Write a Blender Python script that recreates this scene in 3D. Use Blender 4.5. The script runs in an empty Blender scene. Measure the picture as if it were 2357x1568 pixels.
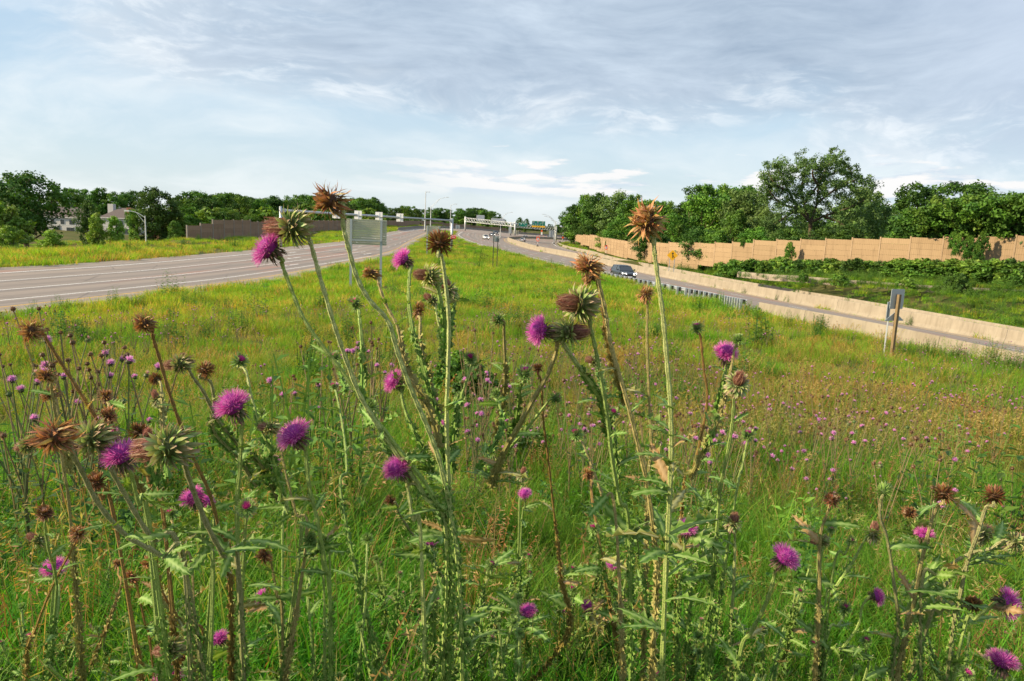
import bpy, math, random
import numpy as np
from mathutils import Vector, Matrix, noise as mnoise
# ------------------------------------------------------------------ camera
S = bpy.context.scene
COL = S.collection
CAMZ = 7.0                       # eye height above the carriageway, metres
FPX = 2357*26.0/36               # focal length in the 2357 px wide working grid
PITCH = math.radians(9.2987); ROLL = math.atan(0.045)
cam_d = bpy.data.cameras.new('camera'); cam = bpy.data.objects.new('camera', cam_d); COL.objects.link(cam)
cam_d.lens = 26; cam_d.sensor_width = 36; cam_d.clip_start = 0.05; cam_d.clip_end = 6000
cam.matrix_world = Matrix.Translation((0, 0, CAMZ)) @ Matrix.Rotation(math.pi/2-PITCH, 4, 'X') @ Matrix.Rotation(ROLL, 4, 'Z')
cam_d.dof.use_dof = True; cam_d.dof.focus_distance = 1.9; cam_d.dof.aperture_fstop = 20.0
S.camera = cam
# ------------------------------------------------------------------ view
S.view_settings.view_transform = 'Standard'; S.view_settings.look = 'None'
S.view_settings.exposure = 0.80; S.view_settings.gamma = 1.0
S.render.engine = 'CYCLES'
S.cycles.max_bounces = 6; S.cycles.diffuse_bounces = 3; S.cycles.transmission_bounces = 3; S.cycles.transparent_max_bounces = 4
# ------------------------------------------------------------------ sun
SUN_EL = math.radians(27); SUN_AZ = math.radians(257)      # clockwise from +Y
sd = Vector((math.sin(SUN_AZ)*math.cos(SUN_EL), math.cos(SUN_AZ)*math.cos(SUN_EL), math.sin(SUN_EL)))
sl = bpy.data.lights.new('sun', 'SUN'); sl.energy = 5.0; sl.angle = math.radians(0.6); sl.color = (1.0, 0.82, 0.56)
so = bpy.data.objects.new('sun', sl); COL.objects.link(so)
so.rotation_euler = sd.to_track_quat('Z', 'Y').to_euler(); so.location = (-60, -5, 60)
# ------------------------------------------------------------------ world: sky texture with a procedural cloud cover
class NG:
    """tiny helper for node graphs"""
    def __init__(s, tree): s.t = tree; s.n = tree.nodes; s.l = tree.links
    def new(s, typ, **kw):
        n = s.n.new(typ)
        for k, v in kw.items(): setattr(n, k, v)
        return n
    def put(s, sock, v):
        if isinstance(v, bpy.types.NodeSocket): s.l.new(v, sock)
        else: sock.default_value = v
    def math(s, op, a, b=0.0, c=0.0, clamp=False):
        n = s.new('ShaderNodeMath', operation=op); n.use_clamp = clamp
        s.put(n.inputs[0], a); s.put(n.inputs[1], b)
        if len(n.inputs) > 2: s.put(n.inputs[2], c)
        return n.outputs[0]
    def rng(s, v, a, b, c=0.0, d=1.0, smooth=False):
        n = s.new('ShaderNodeMapRange'); n.interpolation_type = 'SMOOTHSTEP' if smooth else 'LINEAR'
        s.put(n.inputs[0], v)
        for i, q in enumerate((a, b, c, d)): s.put(n.inputs[i+1], q)
        return n.outputs[0]
    def mix(s, f, a, b, blend='MIX'):
        n = s.new('ShaderNodeMix', data_type='RGBA', blend_type=blend)
        s.put(n.inputs[0], f); s.put(n.inputs[6], a if not isinstance(a, tuple) else (*a, 1)[:4]); s.put(n.inputs[7], b if not isinstance(b, tuple) else (*b, 1)[:4])
        return n.outputs[2]
    def noise(s, vec, scale, detail=4, rough=0.55, dist=0.0, color=False):
        n = s.new('ShaderNodeTexNoise'); s.put(n.inputs['Vector'], vec)
        n.inputs['Scale'].default_value = scale; n.inputs['Detail'].default_value = detail
        n.inputs['Roughness'].default_value = rough; n.inputs['Distortion'].default_value = dist
        return n.outputs['Color' if color else 'Fac']
    def comb(s, x, y, z):
        n = s.new('ShaderNodeCombineXYZ'); s.put(n.inputs[0], x); s.put(n.inputs[1], y); s.put(n.inputs[2], z); return n.outputs[0]
    def sep(s, v):
        n = s.new('ShaderNodeSeparateXYZ'); s.put(n.inputs[0], v); return n.outputs
    def map(s, v, loc=(0, 0, 0), rot=(0, 0, 0), scale=(1, 1, 1)):
        n = s.new('ShaderNodeMapping'); s.put(n.inputs[0], v)
        n.inputs[1].default_value = loc; n.inputs[2].default_value = rot; n.inputs[3].default_value = scale
        return n.outputs[0]

W = bpy.data.worlds.new('World'); S.world = W; W.use_nodes = True
g = NG(W.node_tree); g.n.clear()
SKYK = 0.1
sky = g.new('ShaderNodeTexSky', sky_type='NISHITA'); sky.sun_disc = False
sky.sun_elevation = SUN_EL; sky.sun_rotation = SUN_AZ; sky.air_density = 1.0; sky.dust_density = 0.6; sky.ozone_density = 1.5
tc = g.new('ShaderNodeTexCoord'); dirv = tc.outputs['Generated']
dx, dy, dz = g.sep(dirv)
zc = g.math('MAXIMUM', dz, 0.0)
ay = g.math('ADD', g.math('ABSOLUTE', dy), 0.12)
az = g.math('DIVIDE', dx, ay)
A = g.comb(g.math('MULTIPLY', az, 2.3), g.math('MULTIPLY', g.math('POWER', g.math('ADD', zc, 0.02), 0.8), 4.3), 0.0)
warp = g.noise(A, 0.9, 4, 0.5, color=True)
va = g.new('ShaderNodeVectorMath', operation='MULTIPLY_ADD'); g.put(va.inputs[0], warp); va.inputs[1].default_value = (0.8, 0.8, 0.0); g.put(va.inputs[2], A)
Aw = va.outputs[0]
streak = g.noise(g.map(Aw, rot=(0, 0, math.radians(13)), scale=(0.85, 1.15, 1)), 1.5, 8, 0.55)          # cirrus streaks
streak2 = g.noise(g.map(Aw, loc=(4, 1, 0), rot=(0, 0, math.radians(-16)), scale=(0.9, 1.4, 1)), 3.4, 7, 0.6)
big = g.noise(g.map(Aw, loc=(7.3, 2.2, 0), scale=(0.8, 1.3, 1)), 0.95, 6, 0.52)
puff = g.noise(g.map(Aw, loc=(3.1, 7.7, 0), scale=(1.0, 1.7, 1)), 7.5, 6, 0.62)                       # small mottling
# a soft grey sheet overhead and to the right, breaking up low down and to the left
sheet = g.math('ADD', g.math('ADD', g.math('MULTIPLY', g.math('SUBTRACT', zc, 0.118), 6.5), g.math('MULTIPLY', g.math('SUBTRACT', big, 0.5), 1.9)), g.math('MULTIPLY', g.math('SUBTRACT', streak, 0.5), 0.9))
sheet = g.math('MULTIPLY', g.rng(sheet, -0.22, 0.42, 0, 1, True), g.rng(g.math('ADD', az, g.math('MULTIPLY', g.math('SUBTRACT', streak, 0.5), 0.7)), -0.62, -0.18, 0.08, 1, True))
blue = g.mix(g.rng(zc, 0.0, 0.26, 0, 1), (0.65, 0.755, 0.80), (0.41, 0.60, 0.80))
skyc = g.new('ShaderNodeMix', data_type='RGBA', blend_type='MIX'); skyc.inputs[0].default_value = 0.78
g.put(skyc.inputs[6], sky.outputs[0])
bb = g.new('ShaderNodeVectorMath', operation='SCALE'); g.put(bb.inputs[0], blue); bb.inputs['Scale'].default_value = 1.0/SKYK
g.put(skyc.inputs[7], bb.outputs[0]); base = skyc.outputs[2]
def sc(c): return tuple(x/SKYK for x in c)
wisp = g.math('ADD', g.math('MULTIPLY', g.rng(streak, 0.38, 0.66, 0, 1, True), 0.75), g.math('MULTIPLY', g.rng(streak2, 0.46, 0.70, 0, 1, True), 0.22), clamp=True)
wisp = g.math('MULTIPLY', wisp, g.rng(az, -0.8, 0.6, 1.0, 0.62))
c1 = g.mix(wisp, base, sc((0.83, 0.865, 0.875)))
gt = g.math('ADD', g.math('ADD', g.math('MULTIPLY', streak, 0.4), g.math('MULTIPLY', big, 0.35)), g.math('MULTIPLY', puff, 0.25))
greyc = g.mix(g.rng(gt, 0.38, 0.60, 0, 1), sc((0.305, 0.39, 0.505)), sc((0.53, 0.625, 0.735)))
greyc = g.mix(g.rng(g.math('ADD', az, g.math('MULTIPLY', zc, 1.2)), 0.55, 0.95, 0, 0.75, True), greyc, sc((0.49, 0.575, 0.71)))
c2 = g.mix(g.math('MULTIPLY', sheet, 0.95), c1, greyc)
# bright torn edges and mottled gaps
edge = g.math('MULTIPLY', g.math('MULTIPLY', sheet, g.math('SUBTRACT', 1.0, sheet)), 3.6, clamp=True)
edge = g.math('MULTIPLY', edge, g.math('ADD', g.math('MULTIPLY', g.rng(puff, 0.46, 0.66, 0, 1, True), 0.6), g.math('MULTIPLY', g.rng(streak2, 0.5, 0.66, 0, 1, True), 0.45), clamp=True))
c3 = g.mix(g.math('MULTIPLY', edge, 0.85), c2, sc((0.78, 0.83, 0.87)))
# low cumulus bank near the horizon
cvec = g.comb(g.math('MULTIPLY', az, 5.0), g.math('MULTIPLY', zc, 26.0), 0.7)
cum = g.noise(cvec, 1.5, 8, 0.58)
band = g.math('MULTIPLY', g.rng(zc, 0.02, 0.045, 0, 1, True), g.rng(g.math('SUBTRACT', zc, g.math('MULTIPLY', g.math('SUBTRACT', cum, 0.5), 0.14)), 0.062, 0.074, 1, 0, True))
band = g.math('MULTIPLY', band, g.rng(az, -0.25, 0.0, 0, 1, True))
cf = g.math('MULTIPLY', g.rng(cum, 0.44, 0.54, 0, 1, True), band)
shade = g.rng(g.math('SUBTRACT', g.noise(g.map(cvec, loc=(-0.12, 0.28, 0)), 1.5, 8, 0.58), cum), -0.05, 0.05, 1, 0)
cumc = g.mix(shade, sc((0.56, 0.65, 0.745)), sc((0.86, 0.84, 0.83)))
c4 = g.mix(g.math('MULTIPLY', cf, 0.85), c3, cumc)
bg = g.new('ShaderNodeBackground'); g.put(bg.inputs[0], c4); bg.inputs[1].default_value = SKYK*0.685
wo = g.new('ShaderNodeOutputWorld'); g.l.new(bg.outputs[0], wo.inputs[0])
# ------------------------------------------------------------------ rays and projections used to measure where things stand
_ca, _sa = math.cos(ROLL), math.sin(ROLL); _cp, _sp = math.cos(-PITCH), math.sin(-PITCH)
def ray(px, py):
    a = px-1178.5; b = 784-py
    u2 = a*_ca-b*_sa; v2 = a*_sa+b*_ca
    return Vector((u2, _cp*FPX-_sp*v2, _sp*FPX+_cp*v2))
def P(px, py, z):                       # point at height z (relative to the eye) -> world
    r = ray(px, py); t = z/r.z; return Vector((r.x*t, r.y*t, z+CAMZ))
def PD(px, py, d):                      # point at forward distance d -> world
    r = ray(px, py); t = d/r.y; return Vector((r.x*t, d, r.z*t+CAMZ))
def proj(p):
    x, y, z = p[0], p[1], p[2]-CAMZ
    f = _cp*y+_sp*z; v2 = -_sp*y+_cp*z
    if f <= 0.01: return (-9999, -9999)
    u2 = x*FPX/f; v2 = v2*FPX/f
    a = u2*_ca+v2*_sa; b = -u2*_sa+v2*_ca
    return (a+1178.5, 784-b)
def z_on(x, y, line):                   # world height at (x, y) so that it lies on a traced profile [(px, py)...]
    lo, hi = CAMZ-30, CAMZ+40
    xs = [q[0] for q in line]; ys = [q[1] for q in line]
    for _ in range(40):
        m = (lo+hi)/2; a, b = proj((x, y, m))
        if b > np.interp(a, xs, ys): lo = m
        else: hi = m
    return m
# ------------------------------------------------------------------ mesh builder
class MB:
    def __init__(s): s.v = []; s.f = []; s.c = []
    def add(s, vs, fs, col):
        o = len(s.v); s.v.extend([tuple(q) for q in vs])
        if isinstance(col, list): s.c.extend(col)
        else: s.c.extend([col]*len(vs))
        s.f.extend([tuple(i+o for i in q) for q in fs]); return s
    def box(s, a, b, col=(1, 1, 1), M=None):
        x0, y0, z0 = a; x1, y1, z1 = b
        vs = [Vector(q) for q in ((x0,y0,z0),(x1,y0,z0),(x1,y1,z0),(x0,y1,z0),(x0,y0,z1),(x1,y0,z1),(x1,y1,z1),(x0,y1,z1))]
        if M is not None: vs = [M@q for q in vs]
        return s.add(vs, [(0,3,2,1),(4,5,6,7),(0,1,5,4),(1,2,6,5),(2,3,7,6),(3,0,4,7)], col)
    def tube(s, pts, rad, n=8, col=(1, 1, 1), cap=True, cols=None, ridge=0.0):
        pts = [Vector(p) for p in pts]; k = len(pts)
        if not isinstance(rad, (list, tuple)): rad = [rad]*k
        ref = None; vs = []; cs = []
        for i, p in enumerate(pts):
            t = (pts[min(i+1, k-1)]-pts[max(i-1, 0)]).normalized()
            if ref is None: ref = t.orthogonal().normalized()
            ref = (ref-t*ref.dot(t)); ref = ref.normalized() if ref.length > 1e-6 else t.orthogonal().normalized()
            bi = t.cross(ref)
            for j in range(n):
                a = 2*math.pi*j/n
                vs.append(p+(ref*math.cos(a)+bi*math.sin(a))*rad[i]*(1-ridge*(j % 2))); cs.append(cols[i] if cols else col)
        fs = [(i*n+j, i*n+(j+1) % n, (i+1)*n+(j+1) % n, (i+1)*n+j) for i in range(k-1) for j in range(n)]
        if cap: fs.append(tuple(range(n))[::-1]); fs.append(tuple((k-1)*n+j for j in range(n)))
        return s.add(vs, fs, cs)
    def prism(s, outline, M, d, col=(1, 1, 1)):      # outline [(x, z)] extruded over y 0..d
        n = len(outline)
        vs = [M@Vector((x, 0, z)) for x, z in outline]+[M@Vector((x, d, z)) for x, z in outline]
        fs = [tuple(range(n)), tuple(range(2*n-1, n-1, -1))]+[(i, i+n, (i+1) % n+n, (i+1) % n) for i in range(n)]
        return s.add(vs, fs, col)
    def sweep(s, path, prof, up=None, col=(1, 1, 1), close=True):   # prof [(side, height)], path points; side is to the right of travel
        k = len(path); n = len(prof); vs = []
        for i, p in enumerate(path):
            t = (Vector(path[min(i+1, k-1)])-Vector(path[max(i-1, 0)])); t.z = 0; t.normalize()
            r = Vector((t.y, -t.x, 0))
            for a, b in prof: vs.append(Vector(p)+r*a+Vector((0, 0, b)))
        m = n if close else n-1
        fs = [(i*n+j, (i+1)*n+j, (i+1)*n+(j+1) % n, i*n+(j+1) % n) for i in range(k-1) for j in range(m)]
        if close: fs += [tuple(range(n)), tuple((k-1)*n+j for j in range(n))[::-1]]
        return s.add(vs, fs, col)
    def ball(s, c, r, n=8, m=5, col=(1, 1, 1), sc=(1, 1, 1), M=None):
        vs = []; c = Vector(c)
        for i in range(m+1):
            th = math.pi*i/m
            for j in range(n):
                a = 2*math.pi*j/n
                q = Vector((math.sin(th)*math.cos(a)*sc[0], math.sin(th)*math.sin(a)*sc[1], math.cos(th)*sc[2]))*r
                vs.append((M@q if M is not None else q)+c)
        fs = [(i*n+j, (i+1)*n+j, (i+1)*n+(j+1) % n, i*n+(j+1) % n) for i in range(m) for j in range(n)]
        return s.add(vs, fs, col)
    def mesh(s, name, mat, smooth=False):
        me = bpy.data.meshes.new(name); me.from_pydata(s.v, [], s.f)
        a = me.color_attributes.new('Col', 'FLOAT_COLOR', 'POINT')
        c = np.ones((len(s.v), 4), np.float32)
        if s.v: c[:, :3] = np.array(s.c, np.float32)[:, :3]; a.data.foreach_set('color', c.ravel())
        if smooth: me.polygons.foreach_set('use_smooth', np.ones(len(me.polygons), bool))
        me.materials.append(mat); me.update(); return me
    def build(s, name, mat, parent=None, smooth=False):
        return put(name, s.mesh(name, mat, smooth), parent)
def put(name, data, parent=None, M=None):
    o = bpy.data.objects.new(name, data); COL.objects.link(o)
    if parent is not None: o.parent = parent
    if M is not None: o.matrix_basis = M
    return o
def tag(o, label=None, cat=None, group=None, kind=None):
    if label: o['label'] = label
    if cat: o['category'] = cat
    if group: o['group'] = group
    if kind: o['kind'] = kind
    return o
def empty(name, loc=(0, 0, 0), rz=0, label=None, cat=None, group=None):
    o = bpy.data.objects.new(name, None); COL.objects.link(o); o.location = loc; o.rotation_euler = (0, 0, rz)
    o.empty_display_size = 0.1
    return tag(o, label, cat, group)
def copy_tree(o, kids, parent=None):
    c = o.copy(); COL.objects.link(c); c.parent = parent
    for ch in kids.get(o.name, []): copy_tree(ch, kids, c)
    return c
def crom(pts, n):                       # Catmull-Rom through pts, n samples per span
    pts = [Vector(p) for p in pts]
    if len(pts) < 3: return [pts[0].lerp(pts[1], i/n) for i in range(n+1)]
    q = [pts[0]*2-pts[1]]+pts+[pts[-1]*2-pts[-2]]; out = []
    for i in range(1, len(q)-2):
        a, b, c, d = q[i-1:i+3]
        for k in range(n):
            t = k/n
            out.append(0.5*((2*b)+(c-a)*t+(2*a-5*b+4*c-d)*t*t+(3*b-a-3*c+d)*t**3))
    out.append(pts[-1]); return out
# ------------------------------------------------------------------ materials
def new_mat(name):
    m = bpy.data.materials.new(name); m.use_nodes = True; G = NG(m.node_tree); G.n.clear(); return m, G
def out(G, sh):
    o = G.new('ShaderNodeOutputMaterial'); G.l.new(sh, o.inputs[0])
def bsdf(G, col, rough=0.8, metal=0.0, spec=0.3, normal=None):
    b = G.new('ShaderNodeBsdfPrincipled'); G.put(b.inputs['Base Color'], (*col, 1) if isinstance(col, tuple) else col)
    G.put(b.inputs['Roughness'], rough); G.put(b.inputs['Metallic'], metal); b.inputs['Specular IOR Level'].default_value = spec
    if normal is not None: G.l.new(normal, b.inputs['Normal'])
    return b.outputs[0]
def bump(G, h, strength=0.3, dist=0.02):
    b = G.new('ShaderNodeBump'); b.inputs['Strength'].default_value = strength; b.inputs['Distance'].default_value = dist
    G.put(b.inputs['Height'], h); return b.outputs[0]
def attr(G):
    a = G.new('ShaderNodeAttribute'); a.attribute_name = 'Col'; return a.outputs[0]
def pos(G): return G.new('ShaderNodeNewGeometry').outputs['Position']
def objc(G): return G.new('ShaderNodeTexCoord').outputs['Object']
def plain(name, col, rough=0.6, metal=0.0, spec=0.4, var=0.12, scale=3.0):
    m, G = new_mat(name)
    n = G.noise(objc(G), scale, 5, 0.6)
    c = G.mix(n, tuple(x*(1-var) for x in col), tuple(min(1, x*(1+var)) for x in col))
    out(G, bsdf(G, c, rough, metal, spec)); return m
def leafy(name, trans=0.35, rough=0.55, patch=False, objvar=0.25, tcol=(1.25, 1.3, 0.5), gloss=0.25, hairy=False):
    """vegetation: colour from the vertex colour, varied per object, thin and translucent"""
    m, G = new_mat(name)
    c = attr(G)
    oi = G.new('ShaderNodeObjectInfo').outputs['Random']
    hv = G.new('ShaderNodeHueSaturation'); G.put(hv.inputs['Hue'], G.rng(oi, 0, 1, 0.5-0.03*objvar*2, 0.5+0.02*objvar*2))
    G.put(hv.inputs['Value'], G.rng(G.math('FRACT', G.math('MULTIPLY', oi, 7.31)), 0, 1, 1-objvar, 1+objvar)); G.put(hv.inputs['Color'], c)
    c = hv.outputs[0]
    if patch:
        p = pos(G)
        n1 = G.noise(p, 0.055, 4, 0.55); n2 = G.noise(G.map(p, loc=(40, 9, 0)), 0.30, 4, 0.6); n3 = G.noise(G.map(p, loc=(-9, 3, 0)), 1.3, 3, 0.6)
        mixn = G.math('ADD', G.math('MULTIPLY', n1, 0.35), G.math('ADD', G.math('MULTIPLY', n2, 0.38), G.math('MULTIPLY', n3, 0.27)))
        dry = G.rng(mixn, 0.505, 0.62, 0, 1, True); lush = G.rng(mixn, 0.515, 0.43, 0, 1, True)
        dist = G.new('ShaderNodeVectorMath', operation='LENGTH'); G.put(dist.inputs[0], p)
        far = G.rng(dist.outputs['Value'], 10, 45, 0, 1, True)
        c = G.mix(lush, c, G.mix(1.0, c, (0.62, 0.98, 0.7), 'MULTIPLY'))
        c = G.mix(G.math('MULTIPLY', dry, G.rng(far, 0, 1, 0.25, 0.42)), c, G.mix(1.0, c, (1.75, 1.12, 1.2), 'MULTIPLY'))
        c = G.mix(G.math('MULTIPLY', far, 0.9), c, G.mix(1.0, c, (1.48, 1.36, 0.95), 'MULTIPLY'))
    nrm = None
    if hairy:                                   # fine downy flecks and ribs on stems
        tcx = objc(G); h1 = G.noise(tcx, 420, 3, 0.7); h2 = G.noise(G.map(tcx, scale=(1, 1, 0.12)), 260, 3, 0.6)
        c = G.mix(G.rng(h1, .42, .62, 0, 1), G.mix(1.0, c, (0.72, 0.88, 0.50), 'MULTIPLY'), G.mix(1.0, c, (1.5, 1.42, 1.2), 'MULTIPLY'))
        c = G.mix(G.rng(h2, .5, .66, 0, 0.6), c, G.mix(1.0, c, (0.6, 0.66, 0.42), 'MULTIPLY')); nrm = bump(G, h1, 0.7, 0.002)
    d = bsdf(G, c, rough, 0, gloss, nrm)
    t = G.new('ShaderNodeBsdfTranslucent'); G.put(t.inputs[0], G.mix(1.0, c, tcol, 'MULTIPLY'))
    mx = G.new('ShaderNodeMixShader'); mx.inputs[0].default_value = trans
    G.l.new(d, mx.inputs[1]); G.l.new(t.outputs[0], mx.inputs[2]); out(G, mx.outputs[0])
    return m
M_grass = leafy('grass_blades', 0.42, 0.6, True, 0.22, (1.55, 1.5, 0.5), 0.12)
M_weed = leafy('weed_leaves', 0.28, 0.55, False, 0.2, (1.3, 1.3, 0.5), 0.2)
M_tree = leafy('tree_leaves', 0.22, 0.55, False, 0.22, (1.4, 1.4, 0.4), 0.2)
M_thist = leafy('thistle_leaves', 0.22, 0.5, False, 0.12, (1.6, 1.5, 0.45), 0.14)
M_stem = leafy('thistle_stems', 0.04, 0.6, False, 0.10, (1, 1, 1), 0.2, True)
M_flor = leafy('thistle_florets', 0.30, 0.5, False, 0.12, (1.15, 0.9, 1.1), 0.25)
M_bract = leafy('thistle_bracts', 0.20, 0.5, False, 0.14, (1.2, 1.05, 0.7), 0.3)
def mat_bark():
    m, G = new_mat('bark'); p = objc(G)
    n = G.noise(G.map(p, scale=(3, 3, 0.6)), 2.0, 6, 0.65)
    out(G, bsdf(G, G.mix(n, (0.05, 0.035, 0.022), (0.17, 0.13, 0.09)), 0.9, 0, 0.1, bump(G, n, 0.6, 0.05))); return m
M_bark = mat_bark()
def mat_soil():
    m, G = new_mat('meadow_ground'); p = pos(G)
    n = G.noise(p, 0.2, 6, 0.6); k = G.noise(p, 3.0, 5, 0.7)
    c = G.mix(G.rng(n, .4, .6), (0.06, 0.085, 0.018), (0.11, 0.10, 0.035))
    c = G.mix(G.rng(k, .5, .75), c, (0.10, 0.075, 0.04))
    out(G, bsdf(G, c, 0.95, 0, 0.1, bump(G, k, 0.8, 0.08))); return m
M_soil = mat_soil()
def mat_road():
    m, G = new_mat('road_concrete'); p = pos(G)
    uvn = G.new('ShaderNodeAttribute'); uvn.attribute_name = 'lane'
    w, s_, wb = G.sep(uvn.outputs['Vector'])       # w: metres across, s_: metres along
    lane = G.comb(w, G.math('MULTIPLY', s_, 0.02), 0.0)
    n1 = G.noise(lane, 0.55, 4, 0.5); n2 = G.noise(G.comb(G.math('MULTIPLY', w, 1.0), G.math('MULTIPLY', s_, 0.10), 3.0), 0.35, 5, 0.6)
    n3 = G.noise(p, 9.0, 4, 0.7)
    c = G.mix(G.rng(n1, 0.4, 0.6), (0.31, 0.255, 0.21), (0.25, 0.212, 0.185))
    c = G.mix(G.rng(n2, 0.53, 0.62, 0, 0.85, True), c, (0.33, 0.19, 0.145))          # reddish slabs
    c = G.mix(G.rng(n3, 0.3, 0.7, 0, 0.25), c, (0.17, 0.16, 0.15))
    crk = G.new('ShaderNodeTexVoronoi', feature='DISTANCE_TO_EDGE'); G.put(crk.inputs['Vector'], G.comb(G.math('MULTIPLY', w, 0.30), G.math('MULTIPLY', s_, 0.085), 0.0)); crk.inputs['Scale'].default_value = 1.0
    wob = G.math('ADD', crk.outputs['Distance'], G.math('MULTIPLY', G.math('SUBTRACT', n3, 0.5), 0.02))
    c = G.mix(G.math('MULTIPLY', G.rng(wob, 0.0, 0.014, 0.75, 0), G.rng(n2, .35, .55, 1, 0)), c, (0.05, 0.048, 0.045))
    oil = G.noise(G.comb(w, G.math('MULTIPLY', s_, 0.06), 9.0), 0.9, 6, 0.7)
    c = G.mix(G.rng(oil, 0.55, 0.72, 0, 0.55, True), c, (0.13, 0.118, 0.11))
    sh_ = G.math('MAXIMUM', G.rng(w, 1.2, 1.7, 1, 0), G.rng(wb, 1.2, 1.6, 1, 0)); c = G.mix(G.math('MULTIPLY', sh_, 0.8), c, (0.36, 0.30, 0.235))
    # wheel tracks and joints
    tr = G.math('ABSOLUTE', G.math('SUBTRACT', G.math('FRACT', G.math('DIVIDE', w, 1.83)), 0.5))
    c = G.mix(G.rng(tr, 0.10, 0.3, 0.42, 0, True), c, (0.15, 0.132, 0.12))
    jt = G.math('ABSOLUTE', G.math('SUBTRACT', G.math('FRACT', G.math('DIVIDE', s_, 4.6)), 0.5))
    c = G.mix(G.rng(jt, 0.0, 0.012, 0.5, 0), c, (0.10, 0.095, 0.09))
    out(G, bsdf(G, c, 0.75, 0, 0.3, bump(G, n3, 0.15, 0.01))); return m
M_road = mat_road()
def mat_conc(name, c0, c1, stain=0.5):
    m, G = new_mat(name); p = pos(G)
    n = G.noise(p, 0.7, 6, 0.65); s = G.noise(G.map(p, scale=(1.2, 1.2, 0.12)), 1.4, 6, 0.7)
    c = G.mix(G.rng(n, .35, .65), c0, c1)
    c = G.mix(G.rng(s, .50, .70, 0, stain), c, tuple(x*0.5 for x in c0))
    s2 = G.noise(G.map(p, scale=(4.0, 4.0, 0.35)), 1.0, 5, 0.7); c = G.mix(G.rng(s2, .5, .7, 0, stain*0.8), c, (c0[0]*0.62, c0[1]*0.58, c0[2]*0.52))
    n2 = G.noise(p, 14, 3, 0.6)
    out(G, bsdf(G, c, 0.85, 0, 0.2, bump(G, n2, 0.2, 0.01))); return m
M_conc = mat_conc('barrier_concrete', (0.245, 0.21, 0.16), (0.305, 0.265, 0.205), 0.45)
def mat_panel(name, c0, c1):
    m, G = new_mat(name)
    ob = objc(G); x, y, z = G.sep(ob)
    rib = G.math('ABSOLUTE', G.math('SUBTRACT', G.math('FRACT', G.math('MULTIPLY', x, 3.3)), 0.5))
    oi = G.new('ShaderNodeObjectInfo').outputs['Random']
    p = pos(G); n = G.noise(G.map(p, scale=(1.3, 1.3, 0.25)), 1.0, 6, 0.7)
    c = G.mix(oi, c0, c1); c = G.mix(G.rng(n, .48, .72, 0, .45, True), c, tuple(q*0.55 for q in c0))
    c = G.mix(G.rng(rib, 0.0, 0.12, 0.35, 0), c, tuple(q*0.5 for q in c0))
    out(G, bsdf(G, c, 0.85, 0, 0.15, bump(G, rib, 0.6, 0.05))); return m
M_panel = mat_panel('sound_wall_panel', (0.295, 0.205, 0.12), (0.345, 0.245, 0.145))
M_panel2 = mat_panel('sound_wall_panel_brown', (0.27, 0.175, 0.115), (0.33, 0.22, 0.15))
M_post = mat_conc('sound_wall_post', (0.31, 0.22, 0.135), (0.36, 0.26, 0.165), 0.3)
M_post2 = mat_conc('sound_wall_post_grey', (0.27, 0.24, 0.21), (0.33, 0.29, 0.25), 0.3)
M_white = plain('road_paint_white', (0.76, 0.75, 0.72), 0.7, 0, 0.3, 0.15, 2.0)
M_yellow = plain('road_paint_yellow', (0.60, 0.36, 0.07), 0.7, 0, 0.3, 0.15, 2.0)
M_galv = plain('galvanised_steel', (0.46, 0.49, 0.52), 0.45, 0.55, 0.5, 0.1, 8)
M_alu = plain('sign_back_aluminium', (0.36, 0.40, 0.42), 0.5, 0.35, 0.5, 0.1, 2)
M_pole = plain('lamp_pole_grey', (0.55, 0.57, 0.58), 0.5, 0.3, 0.5, 0.06, 2)
M_dark = plain('dark_steel', (0.055, 0.05, 0.045), 0.6, 0.2, 0.4)
M_wood = plain('weathered_timber', (0.20, 0.145, 0.08), 0.9, 0, 0.1, 0.3, 12)
M_gravel = plain('gravel_shoulder', (0.22, 0.20, 0.17), 0.95, 0, 0.1, 0.35, 30)
# ================================================================== LARGE STRUCTURE
RNG = random.Random(11); NR = np.random.default_rng(5)
def zz(z): return z+CAMZ
# pairs of (left edge, right edge) as (x, y, z relative to the eye)
LEFT = [((-56,14,-6.3),(-40,10,-6.9)),((-51,32,-6.0),(-35.5,27,-6.85)),((-45.8,48,-5.8),(-30.2,43,-6.75)),((-41.7,61,-5.72),(-26.1,56.7,-6.7)),((-38.9,72.5,-5.7),(-22.8,70.3,-6.65)),
        ((-35.8,103,-5.7),(-20.8,102.5,-6.6)),((-34.2,139,-5.7),(-21,137.2,-6.6)),((-36,178,-5.7),(-24.4,174.8,-6.6)),((-41.3,253,-5.7),(-30.9,252.9,-6.6)),((-43,304,-5.7),(-34,300,-6.6)),((-42.3,348,-5.7),(-35.2,345,-6.55))]
RIGHT = [((40,-16,-5.55),(56,-11,-7.0)),((32,10,-5.65),(48,15.5,-7.1)),((24.1,34.4,-5.85),(40.3,39.8,-7.18)),((18,53.2,-5.95),(34.6,58.6,-7.35)),((10.5,89,-6.15),(26.6,92.4,-7.55)),((2.7,126,-6.4),(19.3,130,-7.75)),
         ((-5.2,165.8,-6.55),(12.2,170,-7.95)),((-13.8,209.6,-6.65),(3.6,213,-8.1)),((-23.3,280,-6.65),(-2.6,275,-8.4)),((-26.5,343,-6.5),(-4.2,333,-8.75))]
MERGE = [((-42.3,348,-5.7),(-4.2,333,-8.75)),((-35,370,-5.85),(-2,343,-8.6)),((-22,386,-6.2),(4,351,-8.4)),((0,402,-7.6),(16,362,-8.5)),((35,418,-8.8),(42,379,-9.3)),((90,430,-11),(94,390,-10.8)),((150,440,-13),(152,398,-12.5))]
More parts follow.
